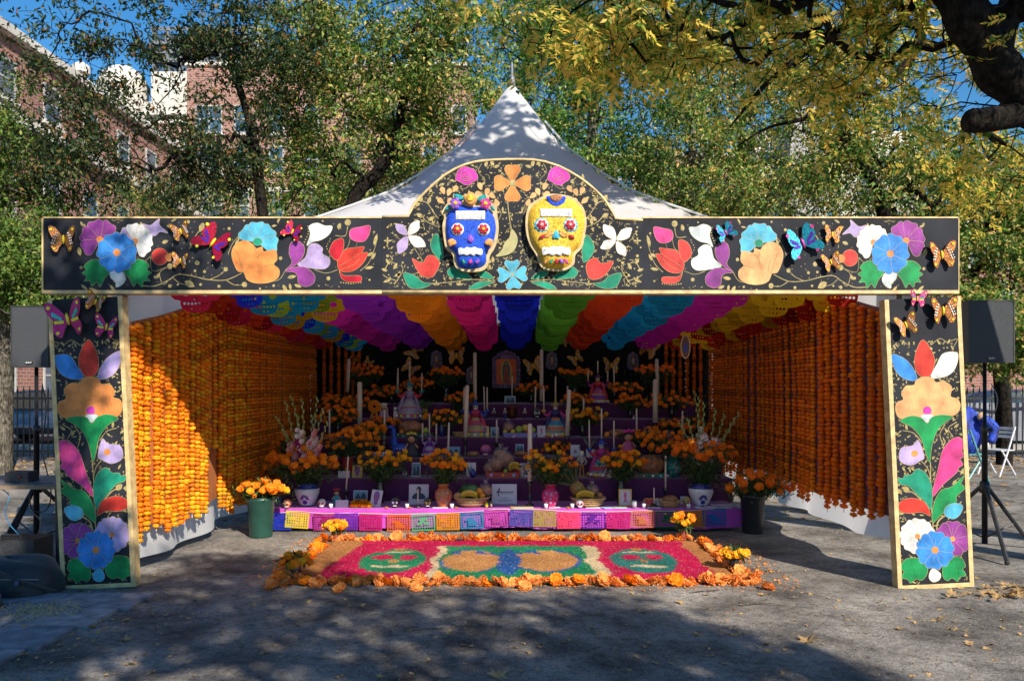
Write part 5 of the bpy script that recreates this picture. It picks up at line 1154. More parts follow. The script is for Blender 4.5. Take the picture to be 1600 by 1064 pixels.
pill('leaning pillar candle right of the middle fruit tray', 886, 3, .2, 609, 681, .027, .05)
for px, lv, dy, t_, b_, r_, lb in ((600,3,.3,640,694,.012,'behind the dark haired doll'),(700,2,.3,660,716,.012,'left of the clay vase bouquet, second step'),(776,3,.3,655,690,.011,'behind the bread heap'),(800,6,.3,588,622,.010,'below the framed picture'),(912,4,.3,622,668,.012,'beside the small bouquet of the fourth step'),(995,3,.3,638,692,.012,'right of the pink bowed doll'),(1066,3,.3,642,694,.012,'left of the right gladioli'),(515,3,.3,640,694,.012,'right of the left gladioli'),(622,6,.3,575,618,.011,'on the top step at left'),(960,6,.3,572,618,.011,'on the top step at right'),(836,5,.3,604,644,.011,'behind the black lace skull'),(757,5,.3,604,644,.011,'behind the tiny skeletons')):
    pill('thin taper candle '+lb, px, lv, dy, t_, b_, r_, rnd(-.03,.03))
# ---- candelabra figures
bone = mat('bone_clay', (.62,.58,.52), .5, .08, 20)
def figure(label, px, lv, dy, hp, skirt, bodice, sleeve, hat, tops, cl):
    """clay skeleton lady: bell skirt, bodice, skull head, hat, sleeves and three candle cups"""
    k = u_(lv, dy); b = at(px, lv, dy); h = hp*k; t = thing('clay_figure', label, 'figurine', tuple(b)); w_ = h*.36
    obj('skirt', MB().lathe([(w_,0),(w_*1.02,h*.05),(w_*.86,h*.12),(w_*.88,h*.16),(w_*.66,h*.28),(w_*.68,h*.31),(w_*.40,h*.44),(w_*.26,h*.52)], 18, mfun=lambda i: i % 3), skirt, t, True)
    for k2 in range(7): a = -PI+PI*k2/6; obj('skirt_rosette', MB().ball((w_*.97*math.cos(a), w_*.97*math.sin(a), h*.07), w_*.12, 6, 4), bead if k2 % 2 else byel, t)
    obj('bodice', MB().lathe([(w_*.26,h*.52),(w_*.34,h*.62),(w_*.36,h*.68),(w_*.14,h*.73)], 12), bodice, t, True)
    hd = obj('head', MB().ball((0,0,h*.79), (w_*.20,w_*.19,h*.075), 10, 8).ball((0,-w_*.03,h*.745), (w_*.13,w_*.12,h*.04), 8, 5), bone, t, True)
    for s_ in (-1, 1): obj('eye', MB().ball((s_*w_*.085,-w_*.17,h*.795), w_*.05, 6, 4), wick, hd)
    obj('hat', MB().lathe([(w_*.10,h*.845),(w_*.42,h*.85),(w_*.44,h*.862),(w_*.18,h*.875),(w_*.15,h*.92),(w_*.07,h*.93),(w_*.07,h*.97),(w_*.12,h*.99)], 14), hat, t, True)
    for s_ in (-1, 1):
        obj('sleeve', MB().tube([(s_*w_*.3,0,h*.67),(s_*w_*.62,-.01,h*.55),(s_*w_*.82,-.01,h*.62),(s_*w_*.86,-.01,h*.66)], [w_*.12,w_*.16,w_*.1,w_*.07], 8), sleeve, t, True)
        obj('candle_cup', MB().lathe([(w_*.06,h*.64),(w_*.17,h*.68),(w_*.17,h*.72),(w_*.1,h*.73)], 10, c=(s_*w_*.88,-.01,0)), hat, t, True)
        # shawl falling at the sides
        obj('shawl', MB().tube([(s_*w_*.34,.0,h*.66),(s_*w_*.52,-.02,h*.45),(s_*w_*.72,-.03,h*.22),(s_*w_*.8,-.03,h*.12)], [w_*.07,w_*.15,w_*.2,w_*.14], 7), bodice, t, True)
    for s_, py, nm in ((-1, tops[0], 'left'), (0, tops[1], 'middle'), (1, tops[2], 'right')):
        z = b.z+(h*.985 if s_ == 0 else h*.73); top = P(px, py, b.y).z
        candle('%s taper candle on %s' % (nm, cl), (b.x+s_*w_*.88, b.y-(.01 if s_ else 0), z), max(.03, top-z), .0095, s_*rnd(-.03,.02), 'taper_candle')
fm = lambda n, c: mat('clay_'+n, c, .5, .1, 20)
figure('clay skeleton lady in a lilac shawl with rosettes, tallest at upper left', 640, 5, .2, 60, [fm('lilac',(.34,.28,.42)), fm('rose',(.45,.06,.12)), fm('grey',(.35,.33,.36))], fm('mauve',(.30,.22,.38)), fm('crimson',(.5,.02,.03)), fm('teal',(.02,.22,.26)), (583,564,583), 'the lilac shawl figure')
figure('clay skeleton lady in a green and tan skirt with blue cups', 743, 4, .2, 58, [fm('tan',(.42,.30,.14)), fm('sage',(.20,.32,.22)), fm('rose',(.45,.06,.12))], fm('pinkred',(.5,.03,.12)), fm('cobalt',(.02,.06,.42)), fm('cobalt',(.02,.06,.42)), (605,590,605), 'the blue cupped figure')
figure('clay skeleton lady in orange skirt with pale blue sleeves', 868, 4, .2, 58, [fm('orange',(.55,.20,.10)), fm('pale',(.5,.45,.36)), fm('sky',(.06,.26,.42))], fm('indigo',(.03,.03,.16)), fm('magenta',(.45,.03,.22)), fm('gold',(.5,.32,.05)), (603,588,603), 'the orange skirted figure')
figure('clay skeleton lady in crimson and violet at the top right', 934, 6, .1, 48, [fm('violet',(.20,.05,.32)), fm('pale',(.5,.45,.36)), fm('rose',(.45,.06,.12))], fm('crimson',(.5,.02,.03)), fm('magenta',(.45,.03,.22)), fm('plum',(.12,.01,.10)), (578,564,580), 'the crimson and violet figure')
figure('clay skeleton lady in pink and red with blue cups, between the bouquets', 940, 2, .22, 60, [fm('rose',(.45,.06,.12)), fm('sand',(.5,.38,.22)), fm('sky',(.06,.26,.42))], fm('magenta',(.45,.03,.22)), fm('crimson',(.5,.02,.03)), fm('cobalt',(.02,.06,.42)), (656,638,657), 'the pink and red figure')
figure('small grey violet clay figure beside the dark doll', 671, 3, .2, 34, [fm('violet',(.20,.05,.32)), fm('grey',(.35,.33,.36)), fm('lilac',(.34,.28,.42))], fm('violet',(.20,.05,.32)), fm('lilac',(.34,.28,.42)), fm('violet',(.20,.05,.32)), (661,646,662), 'the small violet figure')
# ---- small skulls
def skull(label, px, lv, dy, wp, base_m, trim, eye_m=None):
    k = u_(lv, dy); r = wp*k/2; b = at(px, lv, dy); t = thing('sugar_skull', label, 'sugar skull', tuple(b))
    mb = MB().ball((0,0,r*1.25), (r,r*1.1,r*.95), 14, 9).ball((0,-r*.25,r*.5), (r*.62,r*.68,r*.5), 12, 6); obj('cranium', mb, base_m, t, True)
    for s_ in (-1, 1):
        obj('eye_socket', MB().lathe([(r*.30,0),(r*.30,.25*r),(0,.28*r)], 10), trim, t, True, loc=(s_*r*.38, -r*.90, r*1.15), rot=(PI/2,0,0)); obj('pupil', MB().ball((s_*r*.38,-r*1.18,r*1.15), r*.15, 7, 5), eye_m or wick, t, True)
    obj('nose', MB().prism([(-r*.10,r*.72),(r*.10,r*.72),(0,r*.95)], -r*1.12, -r*.8), wick, t)
    obj('teeth', MB().box(-r*.35,r*.35,-r*1.0,-r*.7,r*.38,r*.55), talw, t)
    for k2 in range(5): a = PI*(k2+.5)/5; obj('painted_dot', MB().ball((r*.62*math.cos(a), -r*.78, r*1.42+r*.45*math.sin(a)), r*.12, 6, 4), [spotc[1],spotc[5],spotc[3],spotc[2],spotc[4]][k2], t)
skull('black skull with violet flowers left of the portrait', 618, 1, .1, 15, fm('black',(.02,.02,.03)), spotc[0], bead)
skull('black skull with gold ringed eyes right of the portrait', 669, 1, .1, 14, fm('black',(.02,.02,.03)), spotc[5], wick)
skull('white and pink skull in front of the second fruit basket', 906, 1, .06, 13, bead, fm('pink',(.6,.1,.25)))
skull('gold and black skull near the right blue and white pot', 1073, 1, .14, 14, fm('oldgold',(.35,.24,.05)), fm('black',(.02,.02,.03)), bead)
skull('red and white skull figure beside the left blue and white pot', 503, 1, .10, 12, bead, fm('crimson',(.5,.02,.03)))
skull('small green and white skull on the second step', 633, 2, .12, 10, fm('darkgreen',(.02,.10,.07)), bead)
skull('pink and blue skull on the third step', 759, 3, .14, 17, fm('pink',(.6,.1,.25)), fm('cobalt',(.02,.06,.42)), spotc[5])
skull('black lace skull with white rings on the fifth step', 839, 5, .12, 15, fm('black',(.02,.02,.03)), bead)
skull('dark red skull with white rings on the fourth step at right', 1010, 4, .14, 15, fm('darkred',(.16,.01,.02)), bead)
skull('orange skull at the left end of the lowest step', 449, 1, .05, 13, fm('orange',(.55,.20,.10)), fm('sand',(.5,.38,.22)))
# ---- frames, photographs and cards
paperm = mat('paper_white', (.58,.55,.62), .7, .04, 5)
def card(label, px, lv, dy, wp, hp, back=paperm, lean=.18, roll=0, pic=None, frame=None, name='card', cat='card', lift=0, yaw=0):
    k = u_(lv, dy); b = at(px, lv, dy)+Vector((0,0,lift)); w_, h = wp*k, hp*k; t = thing(name, label, cat, tuple(b)); t.rotation_euler = (-lean, roll, yaw)
    obj('sheet', MB().box(-w_/2, w_/2, 0, .004, 0, h), back, t)
    if frame:
        f = w_*.09; fb = MB().box(-w_/2-.001, -w_/2+f, -.008, .008, -.001, h+.001).box(w_/2-f, w_/2+.001, -.008, .008, -.001, h+.001).box(-w_/2+f, w_/2-f, -.008, .008, h-f, h+.001).box(-w_/2+f, w_/2-f, -.008, .008, -.001, f); obj('frame', fb, frame, t)
    for nm, pts, m in (pic or []):
        obj(nm, MB().prism([(x*w_/2, h*z) for x, z in (smooth(pts, 3) if len(pts) > 4 else pts)], -.0035 if nm in ('ground_print','sky_print') else -.005, -.0005), m, t)
    return t
pm = lambda n, c: mat('print_'+n, c, .6, .1, 6)
skp = [('skull_print', [(-.5,.75),(-.3,.9),(0,.93),(.3,.9),(.5,.75),(.52,.5),(.38,.38),(.3,.14),(0,.1),(-.3,.14),(-.38,.38),(-.52,.5)], pm('plum',(.25,.10,.32))), ('eye_print', [(-.32,.62),(-.1,.62),(-.1,.48),(-.32,.48)], pm('rose',(.55,.12,.22))), ('eye_print', [(.1,.62),(.32,.62),(.32,.48),(.1,.48)], pm('rose',(.55,.12,.22)))]
port = [('figure_print', [(-.62,.28),(-.5,.5),(-.18,.58),(-.2,.66),(-.24,.76),(-.12,.86),(.12,.86),(.24,.76),(.2,.66),(.18,.58),(.5,.5),(.62,.28)], pm('navy',(.03,.05,.09))), ('face_print', [(-.15,.62),(.15,.62),(.17,.74),(.1,.8),(-.1,.8),(-.17,.74)], pm('skin',(.38,.18,.12))), ('cap_print', [(-.18,.78),(.18,.78),(.14,.88),(-.14,.88)], pm('black',(.02,.02,.03)))]
card('white sheet with a portrait of a person in a dark jacket and cap', 654, 1, .32, 31, 31, pic=port, name='photograph', cat='photograph')
def logo():
    pk = pm('ink',(.05,.02,.08)); L = [('logo_wing', [(-.55,.62),(-.47,.72),(-.40,.86),(-.36,.70),(-.42,.60)], pk), ('logo_wing', [(-.68,.60),(-.58,.64),(-.44,.58),(-.52,.54)], pk), ('logo_wing', [(-.46,.56),(-.40,.50),(-.43,.34),(-.52,.46)], pk), ('logo_wing', [(-.38,.60),(-.26,.64),(-.14,.58),(-.30,.54)], pk)]
    g = pm('grey',(.22,.19,.26)); 
    rg = random.Random(2)
    for row, (z, h, x0, x1) in enumerate(((.58,.045,-.12,.74),(.50,.03,-.2,.72),(.30,.03,-.3,.3),(.20,.02,-.5,.6),(.15,.02,-.5,.55))):
        x = x0
        while x < x1-.03: w_ = rg.uniform(.04,.16); L.append(('text_print', [(x,z),(min(x1,x+w_),z),(min(x1,x+w_),z+h),(x,z+h)], g if row else pk)); x += w_+.03
    return L
card('white sheet with a dark four winged emblem and lines of text under the bread basket', 788, 1, .34, 39, 31, pic=logo(), name='notice', cat='notice')
card('tilted white card printed with a decorated skull on the left', 586, 1, .16, 17, 26, pic=skp, roll=.12, lean=.3)
card('yellow framed skull print beside the red lacquer vase', 558, 2, .12, 16, 19, pm('lemon',(.62,.45,.12)), pic=skp, name='print', cat='print')
card('yellow framed skull print in front of the tan skirted figure', 757, 4, .1, 14, 17, pm('lemon',(.62,.45,.12)), pic=skp, name='print', cat='print')
figp = [('figure_print', [(-.3,.15),(-.1,.45),(-.25,.6),(0,.85),(.25,.62),(.12,.45),(.3,.2),(0,.3)], pm('rose',(.55,.12,.22)))]
card('gold framed print of a dancing figure in front of the black vase', 977, 1, .2, 20, 26, pic=figp, frame=mat('gold_frame', (.55,.36,.10), .4), lean=.1, name='framed_print', cat='framed print')
card('white card with a small figure right of the blue fruit tray', 846, 4, .1, 13, 18, pic=figp)
cpl = [('sky_print', [(-.9,.08),(.9,.08),(.9,.92),(-.9,.92)], pm('sky',(.14,.30,.44))), ('figure_print', [(-.7,.1),(-.55,.5),(-.3,.7),(-.1,.45),(0,.1)], pm('navy',(.03,.05,.09))), ('figure_print', [(.05,.1),(.2,.55),(.45,.75),(.7,.5),(.8,.1)], pm('navy',(.03,.05,.09)))]
card('blue photograph of a couple above the marigold pile', 563, 1, .36, 22, 14, pic=cpl, name='photograph', cat='photograph', lean=.1, lift=.05)
card('small blank white card left of the marigold pile', 534, 1, .12, 20, 11)
card('white card under the red lacquer vase', 537, 2, .08, 18, 11, lean=.3)
card('long white card on the third step at left', 596, 3, .12, 26, 8, lean=.5)
card('white framed photograph beside the clay vase bouquet', 650, 2, .2, 14, 22, pic=cpl, name='photograph', cat='photograph')
card('pale card behind the round blue jar', 736, 2, .2, 15, 22, pic=[('figure_print', [(-.5,.2),(-.3,.5),(0,.8),(.3,.5),(.5,.2)], pm('sky',(.14,.30,.44)))])
card('dark landscape photograph on the third step', 708, 3, .2, 22, 15, pm('grey',(.22,.19,.26)), pic=cpl, name='photograph', cat='photograph')
card('small photograph beside the yellow print on the fourth step', 773, 4, .14, 13, 15, pic=cpl, name='photograph', cat='photograph')
card('tall card behind the tall pillar candle of the lowest step', 819, 2, .14, 12, 22, pic=figp)
card('white card on the third step right of the pink vase bouquet', 899, 3, .15, 15, 18, pic=[('drawing_print', [(-.4,.3),(-.2,.6),(.2,.6),(.4,.3)], pm('grey',(.22,.19,.26)))])
card('small grey photograph behind the bread on the third step', 812, 3, .25, 13, 12, pic=cpl, name='photograph', cat='photograph', lift=.05)
card('dim photograph behind the copper mug on the fifth step', 797, 6, .1, 17, 12, pic=cpl, name='photograph', cat='photograph')
card('pale card leaning at the foot of the pink and red figure', 950, 2, .06, 11, 14, pic=figp)
card('upright card behind the round loaf', 1051, 1, .32, 6, 13)
card('upright card behind the gold skull', 1069, 1, .34, 11, 12)
card('dim card behind the teal vase bouquet', 1047, 4, .3, 12, 10)
# flat papers on the lowest step
def flat(label, px, wp, m, yaw=0, dy=.07, dep=.06):
    b = at(px, 1, dy); w_ = wp*u_(1, dy)/2; o = obj('paper_sheet', MB().box(-w_, w_, -dep, dep, .0, .006), m); o.location = b; o.rotation_euler = (0,0,yaw); tag(o, label, 'paper')
flat('white folded leaflet left of the votive by the clay vase', 688, 24, paperm, .05, .06, .025)
flat('yellowed newspaper sheet before the tall pillar candle', 815, 36, pm('newsprint',(.55,.48,.28)), .1, .1, .07)
flat('white sheet behind the pink vase', 865, 18, paperm, .2, .1, .05); flat('pale leaflet right of the pink skull', 927, 22, paperm, -.2); flat('blue leaflet in front of the gold framed print', 948, 18, pm('skyblue',(.35,.45,.62)), .4); flat('green and white leaflet beside the blue one', 968, 22, pm('mint',(.40,.50,.46)), -.1, .07, .05)
flat('dim sheet under the taper by the red masks', 1022, 22, paperm, 0, .06, .03); flat('dim sheet left of the right pot', 1091, 12, paperm, .1, .1); flat('dim sheet in front of the right pot', 1110, 20, paperm, -.1, .1, .04); flat('dim sheet at the right end of the step', 1132, 20, paperm, .1, .07, .03); flat('large dim sheet under the right pot', 1128, 34, paperm, -.15, .25, .06)
# votives
for px, lb, dy in ((517,'white votive cup left of the blank card',.05),(636,'white votive cup left of the portrait taper',.05),(706,'white votive cup beside the orange clay vase',.04),(853,'white votive cup in front of the pink vase',.03),(894,'white votive cup left of the pink skull',.04),(1006,'white votive cup right of the clear glass',.06),(1076,'white votive cup in front of the gold skull',.03)):
    b = at(px, 1, dy); t = thing('votive_candle', lb, 'votive', tuple(b)); obj('cup', MB().lathe([(.020,0),(.023,.05),(.019,.05),(.018,.04)], 12), talw, t, True); obj('wax', MB().lathe([(.018,.038),(0,.04)], 10), wax, t)
b = at(991, 1, .06); t = thing('drinking_glass', 'clear glass with pale liquid in front of the gold framed print', 'glass', tuple(b)); obj('glass_wall', MB().lathe([(.026,0),(.032,.08),(.029,.08),(.025,.01)], 14), mat('clear_glass', (.4,.4,.45), .1, .02, spec=1), t, True); obj('liquid', MB().lathe([(.024,.012),(.027,.05),(0,.05)], 12), talw, t)
# ---- fruit and bread
straw = mat('woven_straw', (.50,.32,.15), .8, .25, 60, .8, 90); fruit = lambda n, c: mat('fruit_'+n, c, .45, .15, 12, .1)
breadm = mat('bread_crust', (.30,.12,.05), .6, .3, 14, .4, 40, coat=.25)
def fr(name, label, c, r, m, rot=None, cat='fruit', stem=True, nu=12):
    t = thing(name, label, cat, tuple(c)); obj('flesh', MB().ball((0,0,0), r, nu, 8, rot=rot), m, t, True)
    if stem: rr = r if isinstance(r, float) else r[2]; obj('stem', MB().tube([(0,0,rr*.95),(.003,0,rr*1.15)], .003, 4), stem_m, t)
    return t
def basket(label, b, w_, h, sy=.8, m=straw, name='fruit_basket'):
    t = thing(name, label, 'basket', tuple(b)); obj('bowl', MB().lathe([(w_*.55,0),(w_*.75,h*.3),(w_,h*.95),(w_*1.04,h),(w_*1.0,h*1.03),(w_*.9,h*.9),(w_*.6,h*.25),(0,h*.2)], 28, sy=sy), m, t, True)
    rim = MB().tube([(w_*1.02*math.cos(a*PI/14), w_*1.02*sy*math.sin(a*PI/14), h*1.02) for a in range(29)], h*.07, 6); obj('rim', rim, m, t, True)
    for j in (.35,.6,.82): obj('weave_band', MB().tube([((w_*(.72+.3*j))*math.cos(a*PI/14), (w_*(.72+.3*j))*sy*math.sin(a*PI/14), h*j) for a in range(29)], h*.05, 5), m, t, True)
    return t
def bananas(label, c, s, n=4):
    t = thing('banana_bunch', label, 'bananas', tuple(c))
    for i in range(n): pts = [(-.09*s,-.01*i,.0+.012*i),(-.04*s,-.012*i-.01,.035+.014*i),(.03*s,-.012*i-.012,.035+.014*i),(.09*s,-.01*i,.005+.014*i)]; cv = curve(pts, 4); obj('banana', MB().tube(cv, [.006]+[.017]*(len(cv)-2)+[.005], 7), fruit('banana',(.68,.46,.05)), t, True)
def pineapple(label, c, lean, s=1.0):
    t = thing('pineapple', label, 'pineapple', tuple(c)); t.rotation_euler = (0.1, lean, 0); t.scale = (s,)*3
    obj('flesh', MB().ball((0,0,.07), (.055,.055,.08), 12, 9, jit=.05), fruit('pineapple',(.32,.20,.05)), t)
    lf = MB()
    for k in range(26): a = k*2.4; r = .012+.001*k; q = rnd(.08,.16); lf.tube([(r*math.cos(a),r*math.sin(a),.14),(r*3.2*math.cos(a),r*3.2*math.sin(a),.14+q*.7),(r*4.6*math.cos(a),r*4.6*math.sin(a),.14+q)], [.009,.007,.001], 4)
    obj('leaf_crown', lf, mat('pineapple_leaf', (.07,.12,.05), .6), t)
def loaf(label, c, r, m=breadm, seams=4, cat='bread'):
    t = thing('bread_loaf', label, cat, tuple(c)); obj('crust', MB().ball((0,0,0), r, 14, 9, jit=.03), m, t, True)
    for k in range(seams): a = PI*k/seams; p = [(r[0]*.98*math.cos(a)*math.cos(q), r[1]*.98*math.sin(a)*math.cos(q), r[2]*1.02*math.sin(q)) for q in (0.15,.6,1.1,1.57,2.0,2.5,2.98)]; obj('seam', MB().tube(p, r[2]*.09, 5), m, t, True)
    return t
b = at(737, 1, .17); basket('wide straw basket of melon, bananas and oranges left of the notice', b, .20, .105)
fr('watermelon', 'dark green striped watermelon in the left basket', b+Vector((-.03,.05,.165)), (.125,.085,.085), mat('watermelon_rind', (.035,.10,.03), .4, .9, 16, coat=.2, dark=(.008,.03,.012)), cat='watermelon', nu=18)
fr('melon', 'pale mango at the left rim of the left basket', b+Vector((-.15,-.02,.12)), (.055,.045,.04), fruit('mango',(.55,.28,.12)))
bananas('yellow bananas in front of the watermelon', b+Vector((-.02,-.09,.105)), 1.0)
fr('orange', 'bright orange beside the watermelon', b+Vector((.09,-.03,.17)), .042, fruit('orange',(.75,.24,.02))); fr('orange', 'orange lower at the right rim of the left basket', b+Vector((.12,-.06,.125)), .036, fruit('orange',(.75,.24,.02)))
def bread_bag(label, c, r):
    t = thing('bread_bag', label, 'bread bag', tuple(c)); obj('loaf', MB().ball((0,0,0), (r*.85,r*.8,r*.75), 12, 8, jit=.04), breadm, t, True)
    g = MB().ball((0,0,.01), (r,r*.92,r*.95), 14, 9, jit=.09)
    for k in range(9): a = k*.7; g.tube([(0,0,r*.9),(r*.28*math.cos(a),r*.28*math.sin(a),r*1.45)], [r*.12,.004], 4)
    gm = MATS.get('cellophane')
    if not gm:
        gm = bpy.data.materials.new('cellophane'); gm.use_nodes = True; MATS['cellophane'] = gm; N = gm.node_tree.nodes; bs = N['Principled BSDF']; bs.inputs['Roughness'].default_value = .12; bs.inputs['Base Color'].default_value = (.8,.75,.78,1); bs.inputs['Alpha'].default_value = .09
    obj('wrapping', g, gm, t, True)
bread_bag('wrapped bread in clear film at the right of the left basket', b+Vector((.155,.04,.17)), .085)
b = at(919, 1, .16); basket('wide straw basket with pineapple and bananas right of the pink vase', b, .195, .10)
pineapple('leaning pineapple with long grey green leaves in the right basket', b+Vector((-.05,.06,.10)), -.62, 1.5)
bananas('yellow bananas in the right basket', b+Vector((-.04,-.06,.10)), 1.1); bread_bag('wrapped bread behind the bananas in the right basket', b+Vector((.05,.06,.16)), .085); fr('onion', 'brown round fruit at the right rim of the right basket', b+Vector((.13,.0,.125)), .034, fruit('onion',(.40,.17,.07)))
b = at(1047, 1, .12); basket('small straw basket holding a round loaf near the right end', b, .115, .07); loaf('round brown loaf in the small basket', b+Vector((0,0,.085)), (.085,.07,.045))
# level 2: painted red basket with wrapped breads
b = at(786, 2, .16); t = thing('painted_tray', 'red painted tray with blue and orange flowers heaped with bread', 'tray', tuple(b))
k = u_(2, .16); obj('tray_body', MB().prism([(-28*k,.066),(28*k,.066),(24*k,0),(-24*k,0)], -.10, .10), mat('red_paint', (.42,.04,.04), .5), t)
for x, m in ((-18,spotc[0]),(0,fruit('orange',(.75,.24,.02))),(17,spotc[2])): obj('painted_flower', MB().prism([(x*k+.02*math.cos(a*PI/4),.034+.02*math.sin(a*PI/4)) for a in range(8)], -.104, -.1), m, t)
for i, (x, y, z, r) in enumerate(((-.16,0,.10,.085),(-.08,-.02,.15,.10),(.03,.03,.20,.11),(-.03,.05,.25,.10),(.10,.02,.12,.08))): bread_bag('wrapped bread %s the red painted tray' % ['at the left end of','left of centre on','at the centre of','topmost on','behind the bananas on'][i], b+Vector((x,y,z)), r)
bananas('small green yellow bananas at the right of the red painted tray', b+Vector((.14,-.06,.085)), .7, 5); fr('lime', 'lime on the rim of the red painted tray', b+Vector((.03,-.09,.08)), .026, fruit('lime',(.20,.32,.04)))
b = at(739, 2, .1); vase('round dark blue jar with a white band', b, [(.02,0),(.042,.03),(.045,.055),(.03,.08),(.018,.085),(.02,.105)], [talb], name='jar', cat='jar')
b = at(1016, 2, .14); t = thing('painted_tray', 'dark green painted tray with small flowers at the right', 'tray', tuple(b)); k = u_(2,.14)
obj('tray_body', MB().prism([(-33*k,.055),(33*k,.055),(30*k,0),(-30*k,0)], -.09, .09), fm('darkgreen',(.02,.10,.07)), t)
for x, m in ((-24,spotc[1]),(-12,spotc[4]),(2,bead),(14,spotc[2]),(25,spotc[0])): obj('painted_flower', MB().prism([(x*k+.015*math.cos(a*PI/4),.028+.015*math.sin(a*PI/4)) for a in range(8)], -.094, -.09), m, t)
loaf('big round glazed loaf wrapped in film on the green tray', b+Vector((.0,.0,.14)), (.17,.13,.12), seams=6)
loaf('flat reddish loaf at the left of the second step', at(490,2,.12)+Vector((0,0,.04)), (.10,.07,.04)); 
loaf('small loaf right of the yellow skull print', at(590,2,.12)+Vector((0,0,.03)), (.05,.04,.03)); loaf('oval loaf left of the pink and blue skull', at(739,3,.14)+Vector((0,0,.03)), (.085,.05,.035)); loaf('oval loaf right of the bread heap, third step', at(813,3,.12)+Vector((0,0,.035)), (.09,.05,.035))
# level 4 trays
b = at(645, 4, .12); t = thing('painted_tray', 'green tray with white dots and a heap of dark bread at the left', 'tray', tuple(b)); k = u_(4,.12)
obj('tray_body', MB().prism([(-33*k,.05),(33*k,.05),(30*k,0),(-30*k,0)], -.09, .09), fm('darkgreen',(.02,.10,.07)), t)
for i in range(9): obj('painted_dot', MB().prism([((i-4)*7*k+.008*math.cos(a*PI/3),.018+.018*(i % 2)+.008*math.sin(a*PI/3)) for a in range(6)], -.094, -.09), bead, t)
loaf('dark bread heap on the dotted green tray', b+Vector((-.03,0,.12)), (.16,.09,.09)); fr('lime', 'green apple on the dotted green tray', b+Vector((.17,-.03,.085)), .042, fruit('green_apple',(.30,.38,.05))); fr('orange', 'small orange on the dotted green tray', b+Vector((-.14,-.05,.07)), .03, fruit('orange',(.75,.24,.02)))
b = at(812, 4, .12); t = thing('painted_tray', 'blue tray of apples and bread at the middle of the fourth step', 'tray', tuple(b))
obj('tray_body', MB().prism([(-27*k,.055),(27*k,.055),(23*k,0),(-23*k,0)], -.09, .09), fm('lavender',(.20,.16,.48)), t); obj('painted_flower', MB().prism([(-.06+.015*math.cos(a*PI/4),.028+.015*math.sin(a*PI/4)) for a in range(8)], -.094, -.09), spotc[4], t)
for i, (x, z, r, c) in enumerate(((-.19,.07,.03,'y'),(-.09,.07,.034,'y'),(-.01,.10,.05,'g'),(.07,.12,.045,'y'),(.17,.09,.04,'g'),(.10,.07,.03,'r'))): fr('apple', '%s apple on the blue tray, %s from the left' % ({'y':'yellow','g':'green','r':'red'}[c], ['first','second','third','fourth','sixth','fifth'][i]), b+Vector((x,-.02,z)), r, {'y':fruit('yellow_apple',(.55,.40,.06)),'g':fruit('green_apple',(.30,.38,.05)),'r':fruit('red_apple',(.35,.05,.03))}[c], cat='apple')
bread_bag('wrapped bread at the left of the blue tray', b+Vector((-.15,.04,.12)), .08)
b = at(719, 4, .12); basket('tiny straw basket beside the leaning pillar candle', b, .10, .06)
loaf('row of small loaves on the fourth step at right', at(965,4,.14)+Vector((0,0,.05)), (.14,.06,.05)); fr('orange', 'orange in the row of loaves, left', at(948,4,.1)+Vector((0,0,.035)), .035, fruit('orange',(.75,.24,.02))); fr('orange', 'orange in the row of loaves, middle', at(962,4,.1)+Vector((0,0,.035)), .035, fruit('orange',(.75,.24,.02)))
pineapple('small dim pineapple above the slim dark blue vase', at(664,5,.2)+Vector((0,0,.02)), .0, .9)
# loose marigolds on the lowest step
for i in range(16):
    p = at(551+i*1.7, 1, .10+.05*(i % 3))+Vector((0,0,.022+.028*(i % 3 == 1))); o = link('marigold', BL['oy'[i % 2]][i % 3], None, p, (rnd(-.4,.4),rnd(-.4,.4),i), .04); tag(o, 'loose marigold head in the orange heap on the lowest step', 'flower', 'loose marigold heads heaped on the lowest step')
for px in (604, 640, 713, 800, 888): o = link('marigold', BL['y'][0], None, at(px,1,.03)+Vector((0,0,.008)), (0,0,px), .018); tag(o, 'single small marigold head lying at the edge of the lowest step', 'flower', 'small marigold heads along the step edge')
